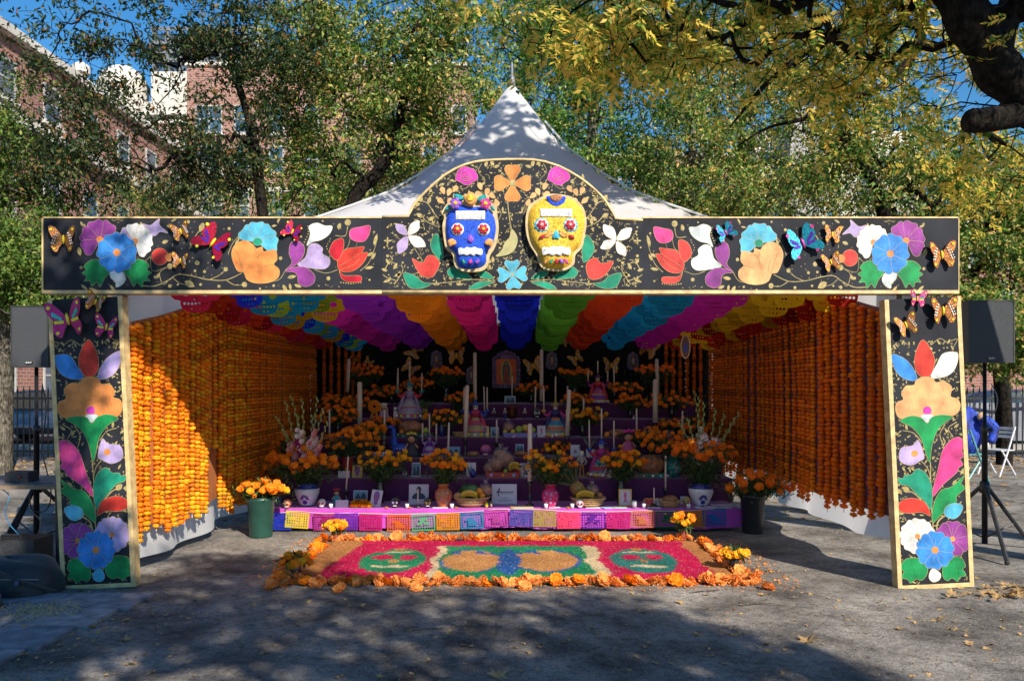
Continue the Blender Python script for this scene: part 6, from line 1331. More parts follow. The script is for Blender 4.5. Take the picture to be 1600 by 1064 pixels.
# ---- toys and small figures
def giraffe():
    b = at(621, 3, .18); m = fm('bright_blue',(.01,.06,.42)); t = thing('carved_animal', 'blue long necked carved animal on the third step', 'figurine', tuple(b))
    obj('torso', MB().ball((.04,0,.10), (.13,.06,.06), 14, 8), m, t, True); obj('neck', MB().tube(curve([(-.03,0,.12),(-.045,0,.22),(-.05,0,.33),(-.06,0,.36)],4), [.045]*4+[.032]*4+[.025]*5, 10), m, t, True)
    obj('head', MB().ball((-.085,-.01,.365), (.05,.024,.022), 10, 6), m, t, True)
    for x in (-.04,.1):
        for y in (-.035,.035): obj('leg', MB().tube([(x,y,.09),(x+.005,y,.002)], [.022,.017], 8), m, t, True)
    for i in range(5): obj('painted_dot', MB().ball((-.03+.035*i,-.058,.10), .008, 6, 4), bead, t)
giraffe()
def doll(label, px, lv, dy, hp, dress, hair, acc, wide=.4):
    k = u_(lv, dy); h = hp*k; b = at(px, lv, dy); t = thing('rag_doll', label, 'doll', tuple(b)); skin = fm('doll_skin',(.55,.28,.17))
    obj('dress', MB().lathe([(h*wide,0),(h*wide*.95,h*.1),(h*.2,h*.42),(h*.14,h*.55),(h*.08,h*.58)], 16, sy=.7), dress, t, True)
    hd = obj('head', MB().ball((0,0,h*.72), (h*.17,h*.15,h*.16), 12, 9), skin, t, True); obj('hair', MB().ball((0,h*.03,h*.77), (h*.2,h*.16,h*.15), 12, 8).tube([(-h*.16,0,h*.75),(-h*.24,-.01,h*.6),(-h*.22,-.01,h*.42)], [h*.05,h*.05,h*.02], 6).tube([(h*.16,0,h*.75),(h*.24,-.01,h*.6),(h*.22,-.01,h*.42)], [h*.05,h*.05,h*.02], 6), hair, t, True)
    for s_ in (-1, 1):
        obj('eye', MB().ball((s_*h*.06,-h*.145,h*.73), h*.018, 6, 4), wick, hd); obj('bow', MB().ball((s_*h*.13,-.01,h*.93), (h*.09,h*.04,h*.06), 8, 5), acc, t, True)
        obj('arm', MB().tube([(s_*h*.12,0,h*.52),(s_*h*.28,-.02,h*.34)], [h*.05,h*.04], 6), skin, t, True)
    obj('ribbon', MB().ball((0,-.01,h*.96), (h*.07,h*.05,h*.07), 8, 5), acc, t, True)
hairm = fm('black_yarn',(.02,.015,.02))
doll('rag doll with pink bows and braids on the third step at right', 982, 3, .16, 42, fm('doll_pink',(.5,.08,.22)), hairm, fm('hot_pink',(.65,.03,.28)))
doll('dark haired doll in a black dress beside the blue carved animal', 643, 3, .16, 38, fm('black',(.02,.02,.03)), hairm, fm('yellow',(.55,.4,.05)))
doll('small doll in a lilac frill dress beside the paper wreath', 600, 5, .14, 24, fm('lilac',(.34,.28,.42)), fm('sand',(.5,.38,.22)), bead)
doll('small turquoise skirted figure left of the thin taper', 526, 1, .28, 26, fm('turquoise',(.02,.30,.36)), hairm, fm('red',(.5,.03,.03)), .32)
def sk_fig(label, px, lv, dy, hp, m):
    k = u_(lv, dy); h = hp*k; t = thing('skeleton_figure', label, 'figurine', tuple(at(px, lv, dy)))
    obj('skull', MB().ball((0,0,h*.88), (h*.09,h*.09,h*.11), 10, 7), bone, t, True); obj('spine', MB().tube([(0,0,h*.45),(0,0,h*.78)], h*.025, 6), bone, t)
    rb = MB()
    for j in range(4): rb.tube([(h*.10*math.cos(a*PI/5), h*.06*math.sin(a*PI/5), h*(.58+.05*j)) for a in range(11)], h*.012, 4)
    obj('ribs', rb, bone, t)
    for s_ in (-1, 1): obj('leg', MB().tube([(s_*h*.04,0,h*.45),(s_*h*.08,0,0)], [h*.03,h*.025], 6), m, t); obj('arm', MB().tube([(s_*h*.1,0,h*.74),(s_*h*.18,-.01,h*.56),(s_*h*.1,-.03,h*.48)], h*.018, 5), bone, t)
    obj('pelvis', MB().ball((0,0,h*.45), (h*.08,h*.05,h*.05), 8, 5), m, t, True); obj('base', MB().lathe([(h*.14,0),(h*.14,h*.03),(0,h*.03)], 10), m, t)
sk_fig('standing skeleton in yellow trousers right of the pink vase bouquet', 909, 2, .14, 42, fm('ochre',(.4,.22,.05)))
for px, lb in ((772,'tiny skeleton left of the copper mug'),(789,'tiny skeleton with a blue base beside the copper mug'),(820,'tiny skeleton right of the copper mug')): sk_fig(lb, px, 5, .12, 17, fm('cobalt',(.02,.06,.42)) if px == 789 else fm('black',(.02,.02,.03)))
def dog():
    b = at(618, 5, .13); k = u_(5,.13); h = 19*k; t = thing('clay_dog', 'sitting pale clay dog beside the lilac shawl figure', 'figurine', tuple(b))
    obj('torso', MB().tube([(.02,0,.02),(0,0,h*.35),(-.005,-.01,h*.65)], [.035,.032,.022], 8), bone, t, True); obj('head', MB().ball((-.005,-.02,h*.8), (.022,.034,.022), 9, 6), bone, t, True)
    for s_ in (-1, 1): obj('ear', MB().tube([(s_*.014,0,h*.85),(s_*.02,0,h*1.02)], [.008,.002], 5), bone, t); obj('leg', MB().tube([(s_*.016,-.02,h*.4),(s_*.018,-.03,0)], [.011,.009], 6), bone, t, True)
    obj('tail', MB().tube([(.05,.01,.02),(.08,.01,.05)], .006, 5), bone, t)
dog()
def wreath():
    b = at(585, 5, .12); k = u_(5,.12); t = thing('paper_wreath', 'orange round paper wreath with two ribbon tails', 'wreath', tuple(b)); R_ = 8*k
    for i in range(18): a = i*PI/9; obj('petal', MB().ball((R_*math.cos(a), 0, R_*1.0+11*k+R_*math.sin(a)), (.022,.012,.022), 7, 5), or_, t, True)
    for i in range(12): a = i*PI/6; obj('petal', MB().ball((R_*.55*math.cos(a), -.005, R_+11*k+R_*.55*math.sin(a)), (.018,.012,.018), 7, 5), or_, t, True)
    for s_ in (-1, 1): obj('ribbon_tail', MB().prism([(0,12*k),(s_*3*k,12*k),(s_*8*k,0),(s_*5*k,0)], -.004, .004), mat('orange_ribbon', (.55,.2,.02), .5), t)
wreath()
b = at(800, 5, .15); t = thing('copper_mug', 'dark copper mug in the middle of the fifth step', 'mug', tuple(b)); obj('mug_body', MB().lathe([(.045,0),(.062,.05),(.062,.15),(.07,.17),(.06,.17),(.052,.1)], 16), mat('dark_copper', (.12,.035,.02), .35, .2, 20, metal=.6), t, True)
for s_ in (-1, 1): obj('handle', MB().tube(curve([(s_*.06,0,.14),(s_*.10,0,.13),(s_*.10,0,.07),(s_*.06,0,.05)],4), .008, 6), MATS['dark_copper'], t, True)
b = at(922, 3, .12); t = thing('white_pot', 'small square white pot with grey grass on the third step', 'pot', tuple(b)); obj('pot_body', MB().prism([(-.055,.09),(.055,.09),(.045,0),(-.045,0)], -.045, .045), talw, t)
g = MB()
for i in range(26): a = rnd(0,6.28); g.tube([(0,0,.09),(.04*math.cos(a),.03*math.sin(a),.16),(.09*math.cos(a),.06*math.sin(a),.16+rnd(.02,.09))], [.003,.003,.001], 3)
obj('grass_blades', g, mat('grey_green_grass', (.16,.20,.18), .6), t)
for px, m, lb in ((1014,fm('crimson',(.5,.02,.03)),'red open eyed paper mask left of the taper'),(1030,fm('grey',(.35,.33,.36)),'grey small mask behind the taper')):
    b = at(px, 1, .16); t = thing('paper_mask', lb, 'mask', tuple(b)); t.rotation_euler = (-.2,0,0)
    o_ = smooth([(-.06,.03),(-.055,.075),(-.02,.09),(0,.08),(.02,.09),(.055,.075),(.06,.03),(.02,.01),(0,.02),(-.02,.01)], 3); obj('mask_face', MB().prism(o_, -.01, .0, holes=[[(-.034+.012*math.cos(a),.052+.012*math.sin(a)) for a in range(6)], [(.034+.012*math.cos(a),.052+.012*math.sin(a)) for a in range(6)]]), m, t); obj('mask_rim', MB().tube([(x,-.011,z) for x, z in o_+[o_[0]]], .003, 4), byel, t)
b = at(762, 1, .1); t = thing('toy_figures', 'tiny black figures with a yellow face beside the left basket', 'figurine', tuple(b)); obj('face', MB().ball((-.012,-.01,.03), (.022,.016,.032), 9, 6), byel, t, True); obj('cloak', MB().ball((.01,.01,.032), (.05,.025,.04), 10, 6), blackg, t, True); obj('second_face', MB().ball((.04,-.012,.03), (.012,.012,.022), 8, 5), cream, t, True)
for px, lv in ((802,4),(863,4),(990,5),(1003,4)): b = at(px, lv, .04); t = thing('tiny_cone', 'tiny white cone ornament on the %s step %s' % (['','','','','fourth','fifth'][lv], {802:'in front of the blue tray',863:'below the orange skirted figure',990:'near the right pillar candle',1003:'beside the dark red skull'}[px]), 'ornament', tuple(b)); obj('cone', MB().lathe([(.016,0),(.012,.02),(0,.045)], 8), bead, t, True); obj('tip', MB().ball((0,0,.046), .006, 6, 4), byel, t)
# ---- back wall: frame, tin ornaments, butterflies
BY = TY1-.10
def tin(label, px, py, wp, hp, y=BY, blue=.0):
    k = (y+D0)/F; c = P(px, py, y); w_, h = wp*k/2, hp*k/2; t = thing('tin_ornament', label, 'ornament', tuple(c)); tm = mat('punched_tin', (.10,.11,.20), .4, .4, 40, .5, 120, metal=.4)
    o_ = smooth([(-w_,-h),(-w_,h*.5),(-w_*.7,h*.8),(-w_*.3,h*.9),(0,h*1.05),(w_*.3,h*.9),(w_*.7,h*.8),(w_,h*.5),(w_,-h)], 3); obj('plate', MB().prism(o_, -.012, 0), tm, t)
    obj('niche', MB().prism([(-w_*.55,-h*.7),(-w_*.55,h*.35),(0,h*.62),(w_*.55,h*.35),(w_*.55,-h*.7)], -.02, -.013), fm('umber',(.16,.06,.05)), t)
    obj('saint_figure', MB().ball((0,-.025,-h*.1), (w_*.25,.01,h*.42), 8, 6), fm('grey',(.35,.33,.36)), t, True); obj('rosette', MB().ball((0,-.02,h*.82), (w_*.22,.015,w_*.22), 8, 5), fm('rose',(.45,.06,.12)), t, True)
tin('small tin niche with a red rosette at the upper left of the drape', 682, 560, 16, 26); tin('small blue tin niche partly behind the left pillar candle', 736, 585, 14, 26); tin('small blue tin niche right of the right pillar candle', 862, 562, 16, 26); tin('dim violet tin niche farthest right on the drape', 989, 563, 16, 26)
def bigframe():
    k = (BY+D0)/F; c = P(791, 577, BY-.02); t = thing('framed_icon', 'framed orange picture of a robed figure in a golden oval hung on the black drape', 'picture', tuple(c)); X = 22*k; Z = 29*k
    fmt = mat('violet_tin', (.13,.08,.20), .4, .5, 30, .6, 90, metal=.3)
    top = [(-X,Z*.55),(-X*.85,Z*.7),(-X*.6,Z*.72),(-X*.5,Z*.9),(-X*.25,Z*.95),(0,Z*1.05),(X*.25,Z*.95),(X*.5,Z*.9),(X*.6,Z*.72),(X*.85,Z*.7),(X,Z*.55)]
    obj('tin_frame', MB().prism([(-X,-Z)]+top+[(X,-Z)], -.02, 0), fmt, t)
    for i in range(7): a = PI*(i+.5)/7; obj('tin_shell', MB().ball((X*.7*math.cos(a),-.025,Z*.55+Z*.36*math.sin(a)), (.03,.012,.03), 8, 5), fmt, t, True)
    for sx in (-1, 1):
        for j in range(6): obj('tin_boss', MB().ball((sx*X*.86,-.025,-Z*.9+j*Z*.26), (.016,.01,.022), 7, 5), fmt, t, True)
    obj('picture', MB().box(-X*.68, X*.68, -.026, -.021, -Z*.78, Z*.55), mat('print_orange', (.62,.09,.015), .5), t)
    el = lambda rx, rz, cz: [(rx*math.cos(a*PI/12), cz+rz*math.sin(a*PI/12)) for a in range(24)]
    obj('golden_oval', MB().prism(el(X*.40,Z*.62,-Z*.12), -.029, -.0265), mat('print_gold', (.50,.33,.05), .5), t)
    obj('cloak', MB().prism(smooth([(-.12,.42),(.0,.5),(.12,.42),(.28,.1),(.24,-.4),(.16,-.66),(-.16,-.66),(-.24,-.4),(-.28,.1)], 3) and [(x*X,z*Z-Z*.05) for x, z in smooth([(-.12,.42),(.0,.5),(.12,.42),(.28,.1),(.24,-.4),(.16,-.66),(-.16,-.66),(-.24,-.4),(-.28,.1)], 3)], -.032, -.0295), mat('print_teal', (.03,.10,.10), .5), t)
    obj('robe', MB().prism([(x*X,z*Z-Z*.05) for x, z in [(-.08,.2),(.08,.2),(.15,-.6),(-.15,-.6)]], -.034, -.0325), mat('print_red', (.40,.03,.03), .5), t)
    obj('face', MB().prism(el(X*.07,Z*.07,Z*.29), -.0345, -.0325), mat('print_skin', (.35,.18,.12), .5), t)
bigframe()
for px, py, wd, rt, kd, lb, y in ((648,548,24,60,'goldf','copper butterfly tilted on the drape under the purple banners',BY),(713,556,26,0,'goldf','gold butterfly on the drape under the orange banners',BY-.3),(556,562,14,20,'goldf','dim copper butterfly over the upper left bouquet',BY),(641,575,24,-40,'goldf','dim copper butterfly behind the lilac shawl figure candles',BY),(576,566,14,-35,'goldf','small dim copper butterfly right of the upper left candle',BY),
    (833,572,26,15,'goldf','gold butterfly just left of the right pillar candle',BY),(888,533,18,5,'goldf','pale butterfly under the green banners',BY-.3),(900,560,20,35,'goldf','small gold butterfly right of the blue tin niche',BY),(955,571,24,0,'goldf','gold butterfly behind the crimson figure candles',BY),(1013,545,28,-25,'goldf','copper butterfly under the magenta banners at right',BY-.3)):
    butterfly(kd, lb, px, py, y, wd*1.25, rt, grp='butterflies pinned on the black drape')
def pendant():
    Y = 2.6; k = (Y+D0)/F; c = P(1071, 542, Y); t = thing('hanging_pendant', 'oval framed pendant hanging on a chain at the right of the altar', 'pendant', tuple(c))
    el = lambda rx, rz: [(rx*k*math.cos(a*PI/12), rz*k*math.sin(a*PI/12)) for a in range(24)]
    obj('oval_plate', MB().prism(el(6.4,16.5), -.008, .004), fm('umber',(.16,.06,.05)), t); obj('oval_rim', MB().tube([(x,-.004,z) for x, z in el(7,17.5)+[el(7,17.5)[0]]], .008, 5), mat('cream_frame', (.6,.42,.25), .5), t); obj('painted_figure', MB().prism(smooth([(-2*k,-8*k),(-3*k,0),(-1*k,6*k),(0,9*k),(1*k,6*k),(3*k,0),(2*k,-8*k)],3), -.011, -.0085), fm('cobalt',(.02,.06,.42)), t)
    ch = MB(); 
    for i in range(30): ch.ball((0,0,17*k+.012+i*.022), .004, 5, 3)
    obj('chain', ch, blackmetal, t); dr = MB()
    for i in range(9): dr.ball((rnd(-.003,.003),0,-19*k-i*.045), .007 if i % 2 else .004, 6, 4)
    obj('bead_string', dr, talw, t)
pendant()
# ---------------------------------------------------------------- cut paper
def thin(name, c): 
    m = mat(name, c, .7, .06, 6, trans=.55, spec=.15); N = m.node_tree.nodes; L = m.node_tree.links   # random brightness per sheet stands in for shading between rows; dye varies slightly too
    oi = N.new('ShaderNodeObjectInfo'); mr = N.new('ShaderNodeMapRange'); mr.inputs[3].default_value = .62; mr.inputs[4].default_value = 1.35; L.new(oi.outputs['Random'], mr.inputs[0])
    hv = N.new('ShaderNodeHueSaturation'); L.new(mr.outputs[0], hv.inputs['Value']); src = N['Principled BSDF'].inputs['Base Color'].links[0].from_socket; L.new(src, hv.inputs['Color'])
    for n_ in N:
        if n_.type == 'BSDF_PRINCIPLED': L.new(hv.outputs[0], n_.inputs['Base Color'])
        if n_.type == 'BSDF_TRANSLUCENT': L.new(hv.outputs[0], n_.inputs[0])
    return m
PP = {k: thin('tissue_'+k, c) for k, c in dict(blue=(.012,.03,.62),green=(.12,.40,.03),red=(.62,.05,.01),orange=(.80,.26,.01),cyan=(.01,.30,.55),magenta=(.60,.02,.36),gold=(.62,.38,.01),darkred=(.36,.015,.01),pink=(.72,.02,.22),violet=(.24,.02,.40),crimson=(.55,.02,.08),lime=(.30,.45,.03)).items()}
def skull_banner(var):
    """a scalloped tissue flag, skull head shaped, with cut eyes, nose and teeth"""
    w_, h = .215, .36
    out = [(-w_,h),(-w_,.20),(-w_*1.02,.15),(-w_*.86,.11),(-w_*.62,.10),(-w_*.60,.055),(-w_*.50,.02),(-w_*.25,.0),(0,-.006),(w_*.25,.0),(w_*.50,.02),(w_*.60,.055),(w_*.62,.10),(w_*.86,.11),(w_*1.02,.15),(w_,.20),(w_,h)]
    el = lambda x, z, rx, rz, n=8: [(x+rx*math.cos(2*PI*i/n), z+rz*math.sin(2*PI*i/n)) for i in range(n)]
    holes = [el(-.085,.17,.036,.028), el(.085,.17,.036,.028), [(-.018,.108),(0,.145),(.018,.108)]]
    for i in range(5 if var % 2 else 7): holes.append(el((i-(2 if var % 2 else 3))*.032, .075, .012, .014, 6))
    for i in range(3): holes.append(el((i-1)*.035, .03, .008, .012, 6))
    if var > 1: holes += [el(0,.235,.02,.02,6), el(-.05,.25,.012,.02,6), el(.05,.25,.012,.02,6)]
    else: holes += [el(-.12,.25,.015,.015,6), el(.12,.25,.015,.015,6), el(0,.25,.03,.012,6)]
    mb = MB().prism(out, 0, 0, holes, sides=False); 
    mb.v = [(x, .012*math.sin(x*14+z*9+var), z) for x, y, z in mb.v]; return mb
SB = [skull_banner(v) for v in range(4)]
colx = {0:'blue',1:'green',2:'red',3:'cyan',4:'magenta',5:'gold',6:'darkred',-1:'pink',-2:'orange',-3:'violet',-4:'magenta',-5:'cyan',-6:'crimson'}
names = {'blue':'cobalt blue','green':'leaf green','red':'orange red','cyan':'turquoise','magenta':'magenta','gold':'mustard yellow','darkred':'dark red','pink':'hot pink','orange':'golden orange','violet':'violet','crimson':'crimson','lime':'lime green'}
SM = {}
NR = 14
for r in range(NR):
    Y = .95+r*.365; d = Y+D0; zb = 2.30-.15*(d-7.15)/4.8
    cord = MB().tube([(-TX+.15,Y,zb+.37),(0,Y+.01,zb+.355),(TX-.15,Y,zb+.37)], .003, 4)
    tag(obj('banner_string', cord, cream), 'thin string across the tent holding a row of paper skull banners', 'string', 'strings holding the paper skull banners')
    for c in range(-6, 7):
        col = colx[c]
        if c == -5: col = ['blue','cyan','lime','cyan','gold'][r % 5]
        if c == -4: col = ['cyan','lime','gold','magenta','magenta'][r % 5] if r < 4 else 'magenta'
        if c == -6: col = ['crimson','red','darkred'][r % 3]
        if c == 6 and r % 4 == 1: col = 'gold'
        if c == 5 and r > 6: col = 'darkred' if r % 2 else 'gold'
        key = (col, (r+c) % 4)
        if key not in SM: SM[key] = SB[key[1]].mesh('paper_banner', PP[col])
        x = .06+c*.49+rnd(-.02,.02)
        if abs(x) > TX-.15: continue
        o = link('paper_banner', SM[key], None, (x, Y+rnd(-.05,.05), zb+rnd(-.03,.03)), (rnd(-.12,.12), rnd(-.06,.06), rnd(-.25,.25)))
        side = 'over the altar centre' if c == 0 else ('%s of centre' % ('left' if c < 0 else 'right')) if abs(c) < 4 else ('%s the %s wall' % ('near' if abs(c) < 6 else 'against', 'left' if c < 0 else 'right'))
        tag(o, '%s paper skull banner, %s ceiling row, %s' % (names[col], ORD[r] if r else 'front', side), 'paper banner', '%s paper skull banners %s' % (names[col], side))
def rect_banner(var):
    w_, h = .128, .185; rg = random.Random(var); holes = []
    nx, nz = 9, 6
    for i in range(nx):
        for j in range(nz):
            x = (i-(nx-1)/2)*.026; z = .026+j*.026; cen = math.hypot(x/.075, (z-.09)/.055)
            if var % 4 == 0:  # lattice of diamonds with a figure in the middle
                if cen < 1 and rg.random() < .6: continue
                r = .0125; holes.append([(x+r,z),(x,z+r),(x-r,z),(x,z-r)])
            elif var % 4 == 1:
                if cen < .9 and rg.random() < .5: continue
                r = .0102; holes.append([(x-r,z-r),(x+r,z-r),(x+r,z+r),(x-r,z+r)])
            elif var % 4 == 2:
                if rg.random() < .45: continue
                a = rg.uniform(0, 3.1); r = .0125; q = .0065; dx, dz = math.cos(a), math.sin(a); holes.append([(x+dx*r,z+dz*r),(x-dz*q,z+dx*q),(x-dx*r,z-dz*r),(x+dz*q,z-dx*q)])
            else:
                if rg.random() < .25: continue
                a = math.atan2(z-.09, x)+PI/2; r = .012; q = .0068; dx, dz = math.cos(a), math.sin(a); holes.append([(x+dx*r,z+dz*r),(x-dz*q,z+dx*q),(x-dx*r,z-dz*r),(x+dz*q,z-dx*q)])
    out = [(-w_,0),(w_,0),(w_,h),(-w_,h)]
    return MB().prism(out, 0, 0, holes, sides=False)
TB = {k: thin('flag_'+k, c) for k, c in dict(royal=(.02,.05,.50),yellow=(.62,.52,.06),mag=(.48,.03,.18),violet=(.22,.04,.50),hot=(.62,.03,.22),orange=(.70,.16,.03),green=(.12,.42,.20),amber=(.70,.30,.03),sky=(.06,.36,.62),orchid=(.62,.10,.46),peri=(.14,.14,.58),lemon=(.66,.52,.16),coral=(.68,.06,.14),peach=(.75,.26,.12),leaf=(.03,.24,.08),azure=(.02,.16,.48)).items()}
fl = [(437,'royal',804,0),(463,'yellow',801,.08),(508,'mag',805,.0),(541,'violet',804,0),(579,'hot',805,0),(623,'orange',806,0),(662,'green',805,-.02),(700,'amber',804,-.02),(738,'sky',802,-.05),(776,'orchid',798,-.04),(814,'peri',798,.05),(851,'lemon',799,.01),(889,'coral',802,0),(927,'violet',802,0),(966,'hot',802,.02),(1004,'peach',800,.02),(1043,'leaf',801,0),(1085,'amber',800,0),(1117,'azure',797,-.04)]
gs = MB(); yb = 2.34; pts = []
for i, (px, c, py, rl) in enumerate(fl):
    p = P(px, py, yb); o = obj('paper_flag', rect_banner([2,3,1,3,3,0,1,3,0,0,3,2,2,1,2,0,1,3,0][i]), TB[c]); o.location = (p.x, yb, p.z-.185+.018); o.rotation_euler = (rnd(-.08,.02), rl, rnd(-.05,.05))
    nm = {'royal':'royal blue','mag':'dark magenta','hot':'hot pink','peri':'periwinkle blue','leaf':'dark green','peach':'peach orange'}.get(c, c); where = ['left end of the row','second from the left','between yellow and violet','left of the hot pink one','left of the orange one','left of the green one','left of the amber one','left of the sky blue one','left of the orchid one','at the middle of the row','left of the lemon one','right of the periwinkle one','right of the lemon one','right of the coral one','left of the peach one','right of the pink one','right of the peach one','behind the small marigold vase','at the right end'][i]
    tag(o, '%s lace cut paper flag on the altar front, %s' % (nm, where), 'paper flag', 'lace cut paper flags along the altar front'); pts.append((p.x, yb+.004, p.z+.018))
tag(obj('flag_string', MB().tube(pts, .003, 4), cream), 'string of the paper flags along the lowest step', 'string')
# ---------------------------------------------------------------- sawdust carpet
def carpet():
    NX, NY = 520, 200; X0, X1, Y0, Y1 = -1.86, 1.90, .12, 1.80; gx = np.linspace(X0, X1, NX); gy = np.linspace(Y0, Y1, NY); XX, YY = np.meshgrid(gx, gy)
    def vn(sc, seed):
        r = np.random.default_rng(seed); n = 64; g = r.uniform(-1, 1, (n, n*2)); u = (XX-X0)*sc; v = (YY-Y0)*sc; iu = np.floor(u).astype(int); iv = np.floor(v).astype(int); fu = u-iu; fv = v-iv; fu = fu*fu*(3-2*fu); fv = fv*fv*(3-2*fv); a = g[iv % n, iu % (2*n)]; b_ = g[iv % n, (iu+1) % (2*n)]; c_ = g[(iv+1) % n, iu % (2*n)]; d_ = g[(iv+1) % n, (iu+1) % (2*n)]
        return (a*(1-fu)+b_*fu)*(1-fv)+(c_*(1-fu)+d_*fu)*fv
    nx = vn(7, 1)*.02+vn(19, 2)*.018+vn(45, 8)*.012; ny = vn(8, 3)*.02+vn(21, 4)*.018+vn(45, 9)*.012; x = XX+nx; y = YY+ny
    col = np.zeros((NY, NX, 3)); apr = (.44,.18,.06); crim = (.50,.010,.07); grn = (.012,.20,.09); tan = (.50,.23,.08); blu = (.02,.09,.30); crm = (.60,.46,.28); tl = (.02,.16,.14)
    col[:] = crim
    col[(x < -1.58+.12*(y-.9))] = apr; col[(x > 1.70)] = apr
    g = (x > -.66) & (x < .72); col[g] = grn
    for cx_, w_ in ((-.68, .035), (.745, .06)): col[np.abs(x-cx_+.02*np.sin(y*9)) < w_] = crm
    top = (y > 1.5); col[top & (x > -1.5) & (x < 1.5)] = crim; col[(y > 1.44) & (y < 1.5) & g & (vn(12,6) > -.2)] = grn
    # two wing shapes and a body between them
    for cx_, rx in ((-.36,.26), (.30,.30)):
        e = ((x-cx_)/rx)**2+((y-.88)/.42)**2; col[(e < 1.22) & (e >= .93) & (vn(6,7)+.3*vn(15,5) > -.15) & g] = blu; col[(e < .98)] = tan
        col[(e < .98) & (y > 1.14) & (vn(9,12) > .35)] = blu
    e = ((x+.03)/.10)**2+((y-.85)/.5)**2; col[(e < 1)] = blu
    for cx_, c_ in ((-1.08, grn), (1.20, tl)):
        e = ((x-cx_)/.30)**2+((y-.88)/.47)**2; s = e < 1; col[s] = c_
        for (dx, dy, rx, ry, cc) in ((-.11,.12,.085,.10,crim),(.11,.12,.085,.10,crim),(0,-.03,.04,.06,tan if cx_ < 0 else apr),(0,-.24,.16,.045,crm),(0,.33,.16,.035,crm),(0,.46,.05,.05,apr)):
            ee = ((x-cx_-dx)/rx)**2+((y-.88-dy)/ry)**2; col[ee < 1] = cc
    sp = RNG.uniform(0, 1, (NY, NX)); sh = np.roll(np.roll(col, 5, 0), -4, 1); col[sp > .95] = sh[sp > .95]; col[sp < .02] = crm
    col = col*.88+np.roll(col, 6, 1)*.06+np.roll(col, -6, 0)*.06; col *= .72*RNG.uniform(.5, 1.35, (NY, NX, 1))*(1+.18*vn(5,41)[..., None])
    edge = np.minimum.reduce([(XX-X0)/.06, (X1-XX)/.06, (YY-Y0)/.05, (Y1-YY)/.05, np.ones_like(XX)]); Z = .022*np.clip(edge, 0, 1)+RNG.uniform(0, .005, (NY, NX))+vn(11,31)*.004+.001
    v = np.stack([XX, YY, Z], -1).reshape(-1, 3); i = np.arange(NX*NY).reshape(NY, NX); a, b_, c_, d_ = i[:-1,:-1].ravel(), i[:-1,1:].ravel(), i[1:,1:].ravel(), i[1:,:-1].ravel(); f = np.concatenate([np.stack([a,b_,c_],1), np.stack([a,c_,d_],1)])
    m = bpy.data.materials.new('coloured_sawdust'); m.use_nodes = True; n = m.node_tree.nodes; bs = n['Principled BSDF']; bs.inputs['Roughness'].default_value = .95; bs.inputs['Specular IOR Level'].default_value = .1; at_ = n.new('ShaderNodeVertexColor'); at_.layer_name = 'sawdust'; m.node_tree.links.new(at_.outputs[0], bs.inputs['Base Color'])
    me = npmesh('sawdust_carpet', v, f, m); ca = me.color_attributes.new('sawdust', 'FLOAT_COLOR', 'POINT'); ca.data.foreach_set('color', np.concatenate([np.clip(col, 0, 1).reshape(-1,3), np.ones((NX*NY,1))], 1).astype('f').ravel())
    o = link('sawdust_carpet', me); tag(o, 'coloured sawdust carpet with skulls and a butterfly in front of the altar', 'carpet')
carpet()
def border():
    P_ = []
    for i in range(58): P_.append((-1.92+i*.0665+rnd(-.015,.015), .10+rnd(-.035,.03), 'front'))
    for i in range(24): P_.append((-1.85+i*.158+rnd(-.03,.03), .09+rnd(-.04,.05), 'front'))
    for i in range(56): P_.append((-1.85+i*.067+rnd(-.015,.015), 1.82+rnd(-.03,.04), 'back'))
    for i in range(24): P_.append((-1.82+i*.154+rnd(-.03,.03), 1.84+rnd(-.04,.05), 'back'))
    for i in range(26): P_.append((-1.90+rnd(-.07,.05)+.03*math.sin(i), .16+i*.064, 'left'))
    for i in range(32): P_.append((1.94+rnd(-.07,.07), .12+i*.053, 'right'))
    for x, y, s in P_:
        r = rnd(.044,.072); k = 'p' if s != 'left' or random.random() < .6 else 'o'
        if random.random() < .12: k = 'o'
        o = link('marigold', random.choice(BL[k]), None, (x, y, r*.34+.003+(rnd(.015,.04) if random.random() < .35 else 0)), (rnd(-.9,.9), rnd(-.9,.9), rnd(0,6)), (r, r, r*.9))
        tag(o, 'apricot marigold head lying in the flower border along the %s edge of the sawdust carpet' % s, 'flower', 'marigold heads bordering the %s edge of the sawdust carpet' % s)
    for x, y in ((-.75,-.03),(-1.35,-.06),(2.02,-.02),(-1.9,.0),(.1,-.01)):
        o = link('marigold', random.choice(BL['p']), None, (x, y-.03, .025), (.5,.2,x), .06); tag(o, 'stray marigold head just outside the front edge of the flower border', 'flower', 'stray marigold heads before the border')
    # loose petals
    mb = MB()
    for i in range(900):
        if i % 2: x, y = rnd(-2.2,2.3), random.choice([.0,1.9])+rnd(-.12,.08)
        else: x, y = random.choice([-2.05,2.2])+rnd(-.15,.15), rnd(0,1.9)
        a = rnd(0,6.28); s = rnd(.008,.02); c, q = math.cos(a)*s, math.sin(a)*s; z = .006; mb.quad((x-c,y-q,z),(x-q*.5,y+c*.5,z+rnd(0,.008)),(x+c,y+q,z+rnd(0,.01)),(x+q*.5,y-c*.5,z))
    o = obj('fallen_petals', mb, FMAT['p']); tag(o, 'loose orange petals scattered round the flower border', 'petals', kind='stuff')
border()
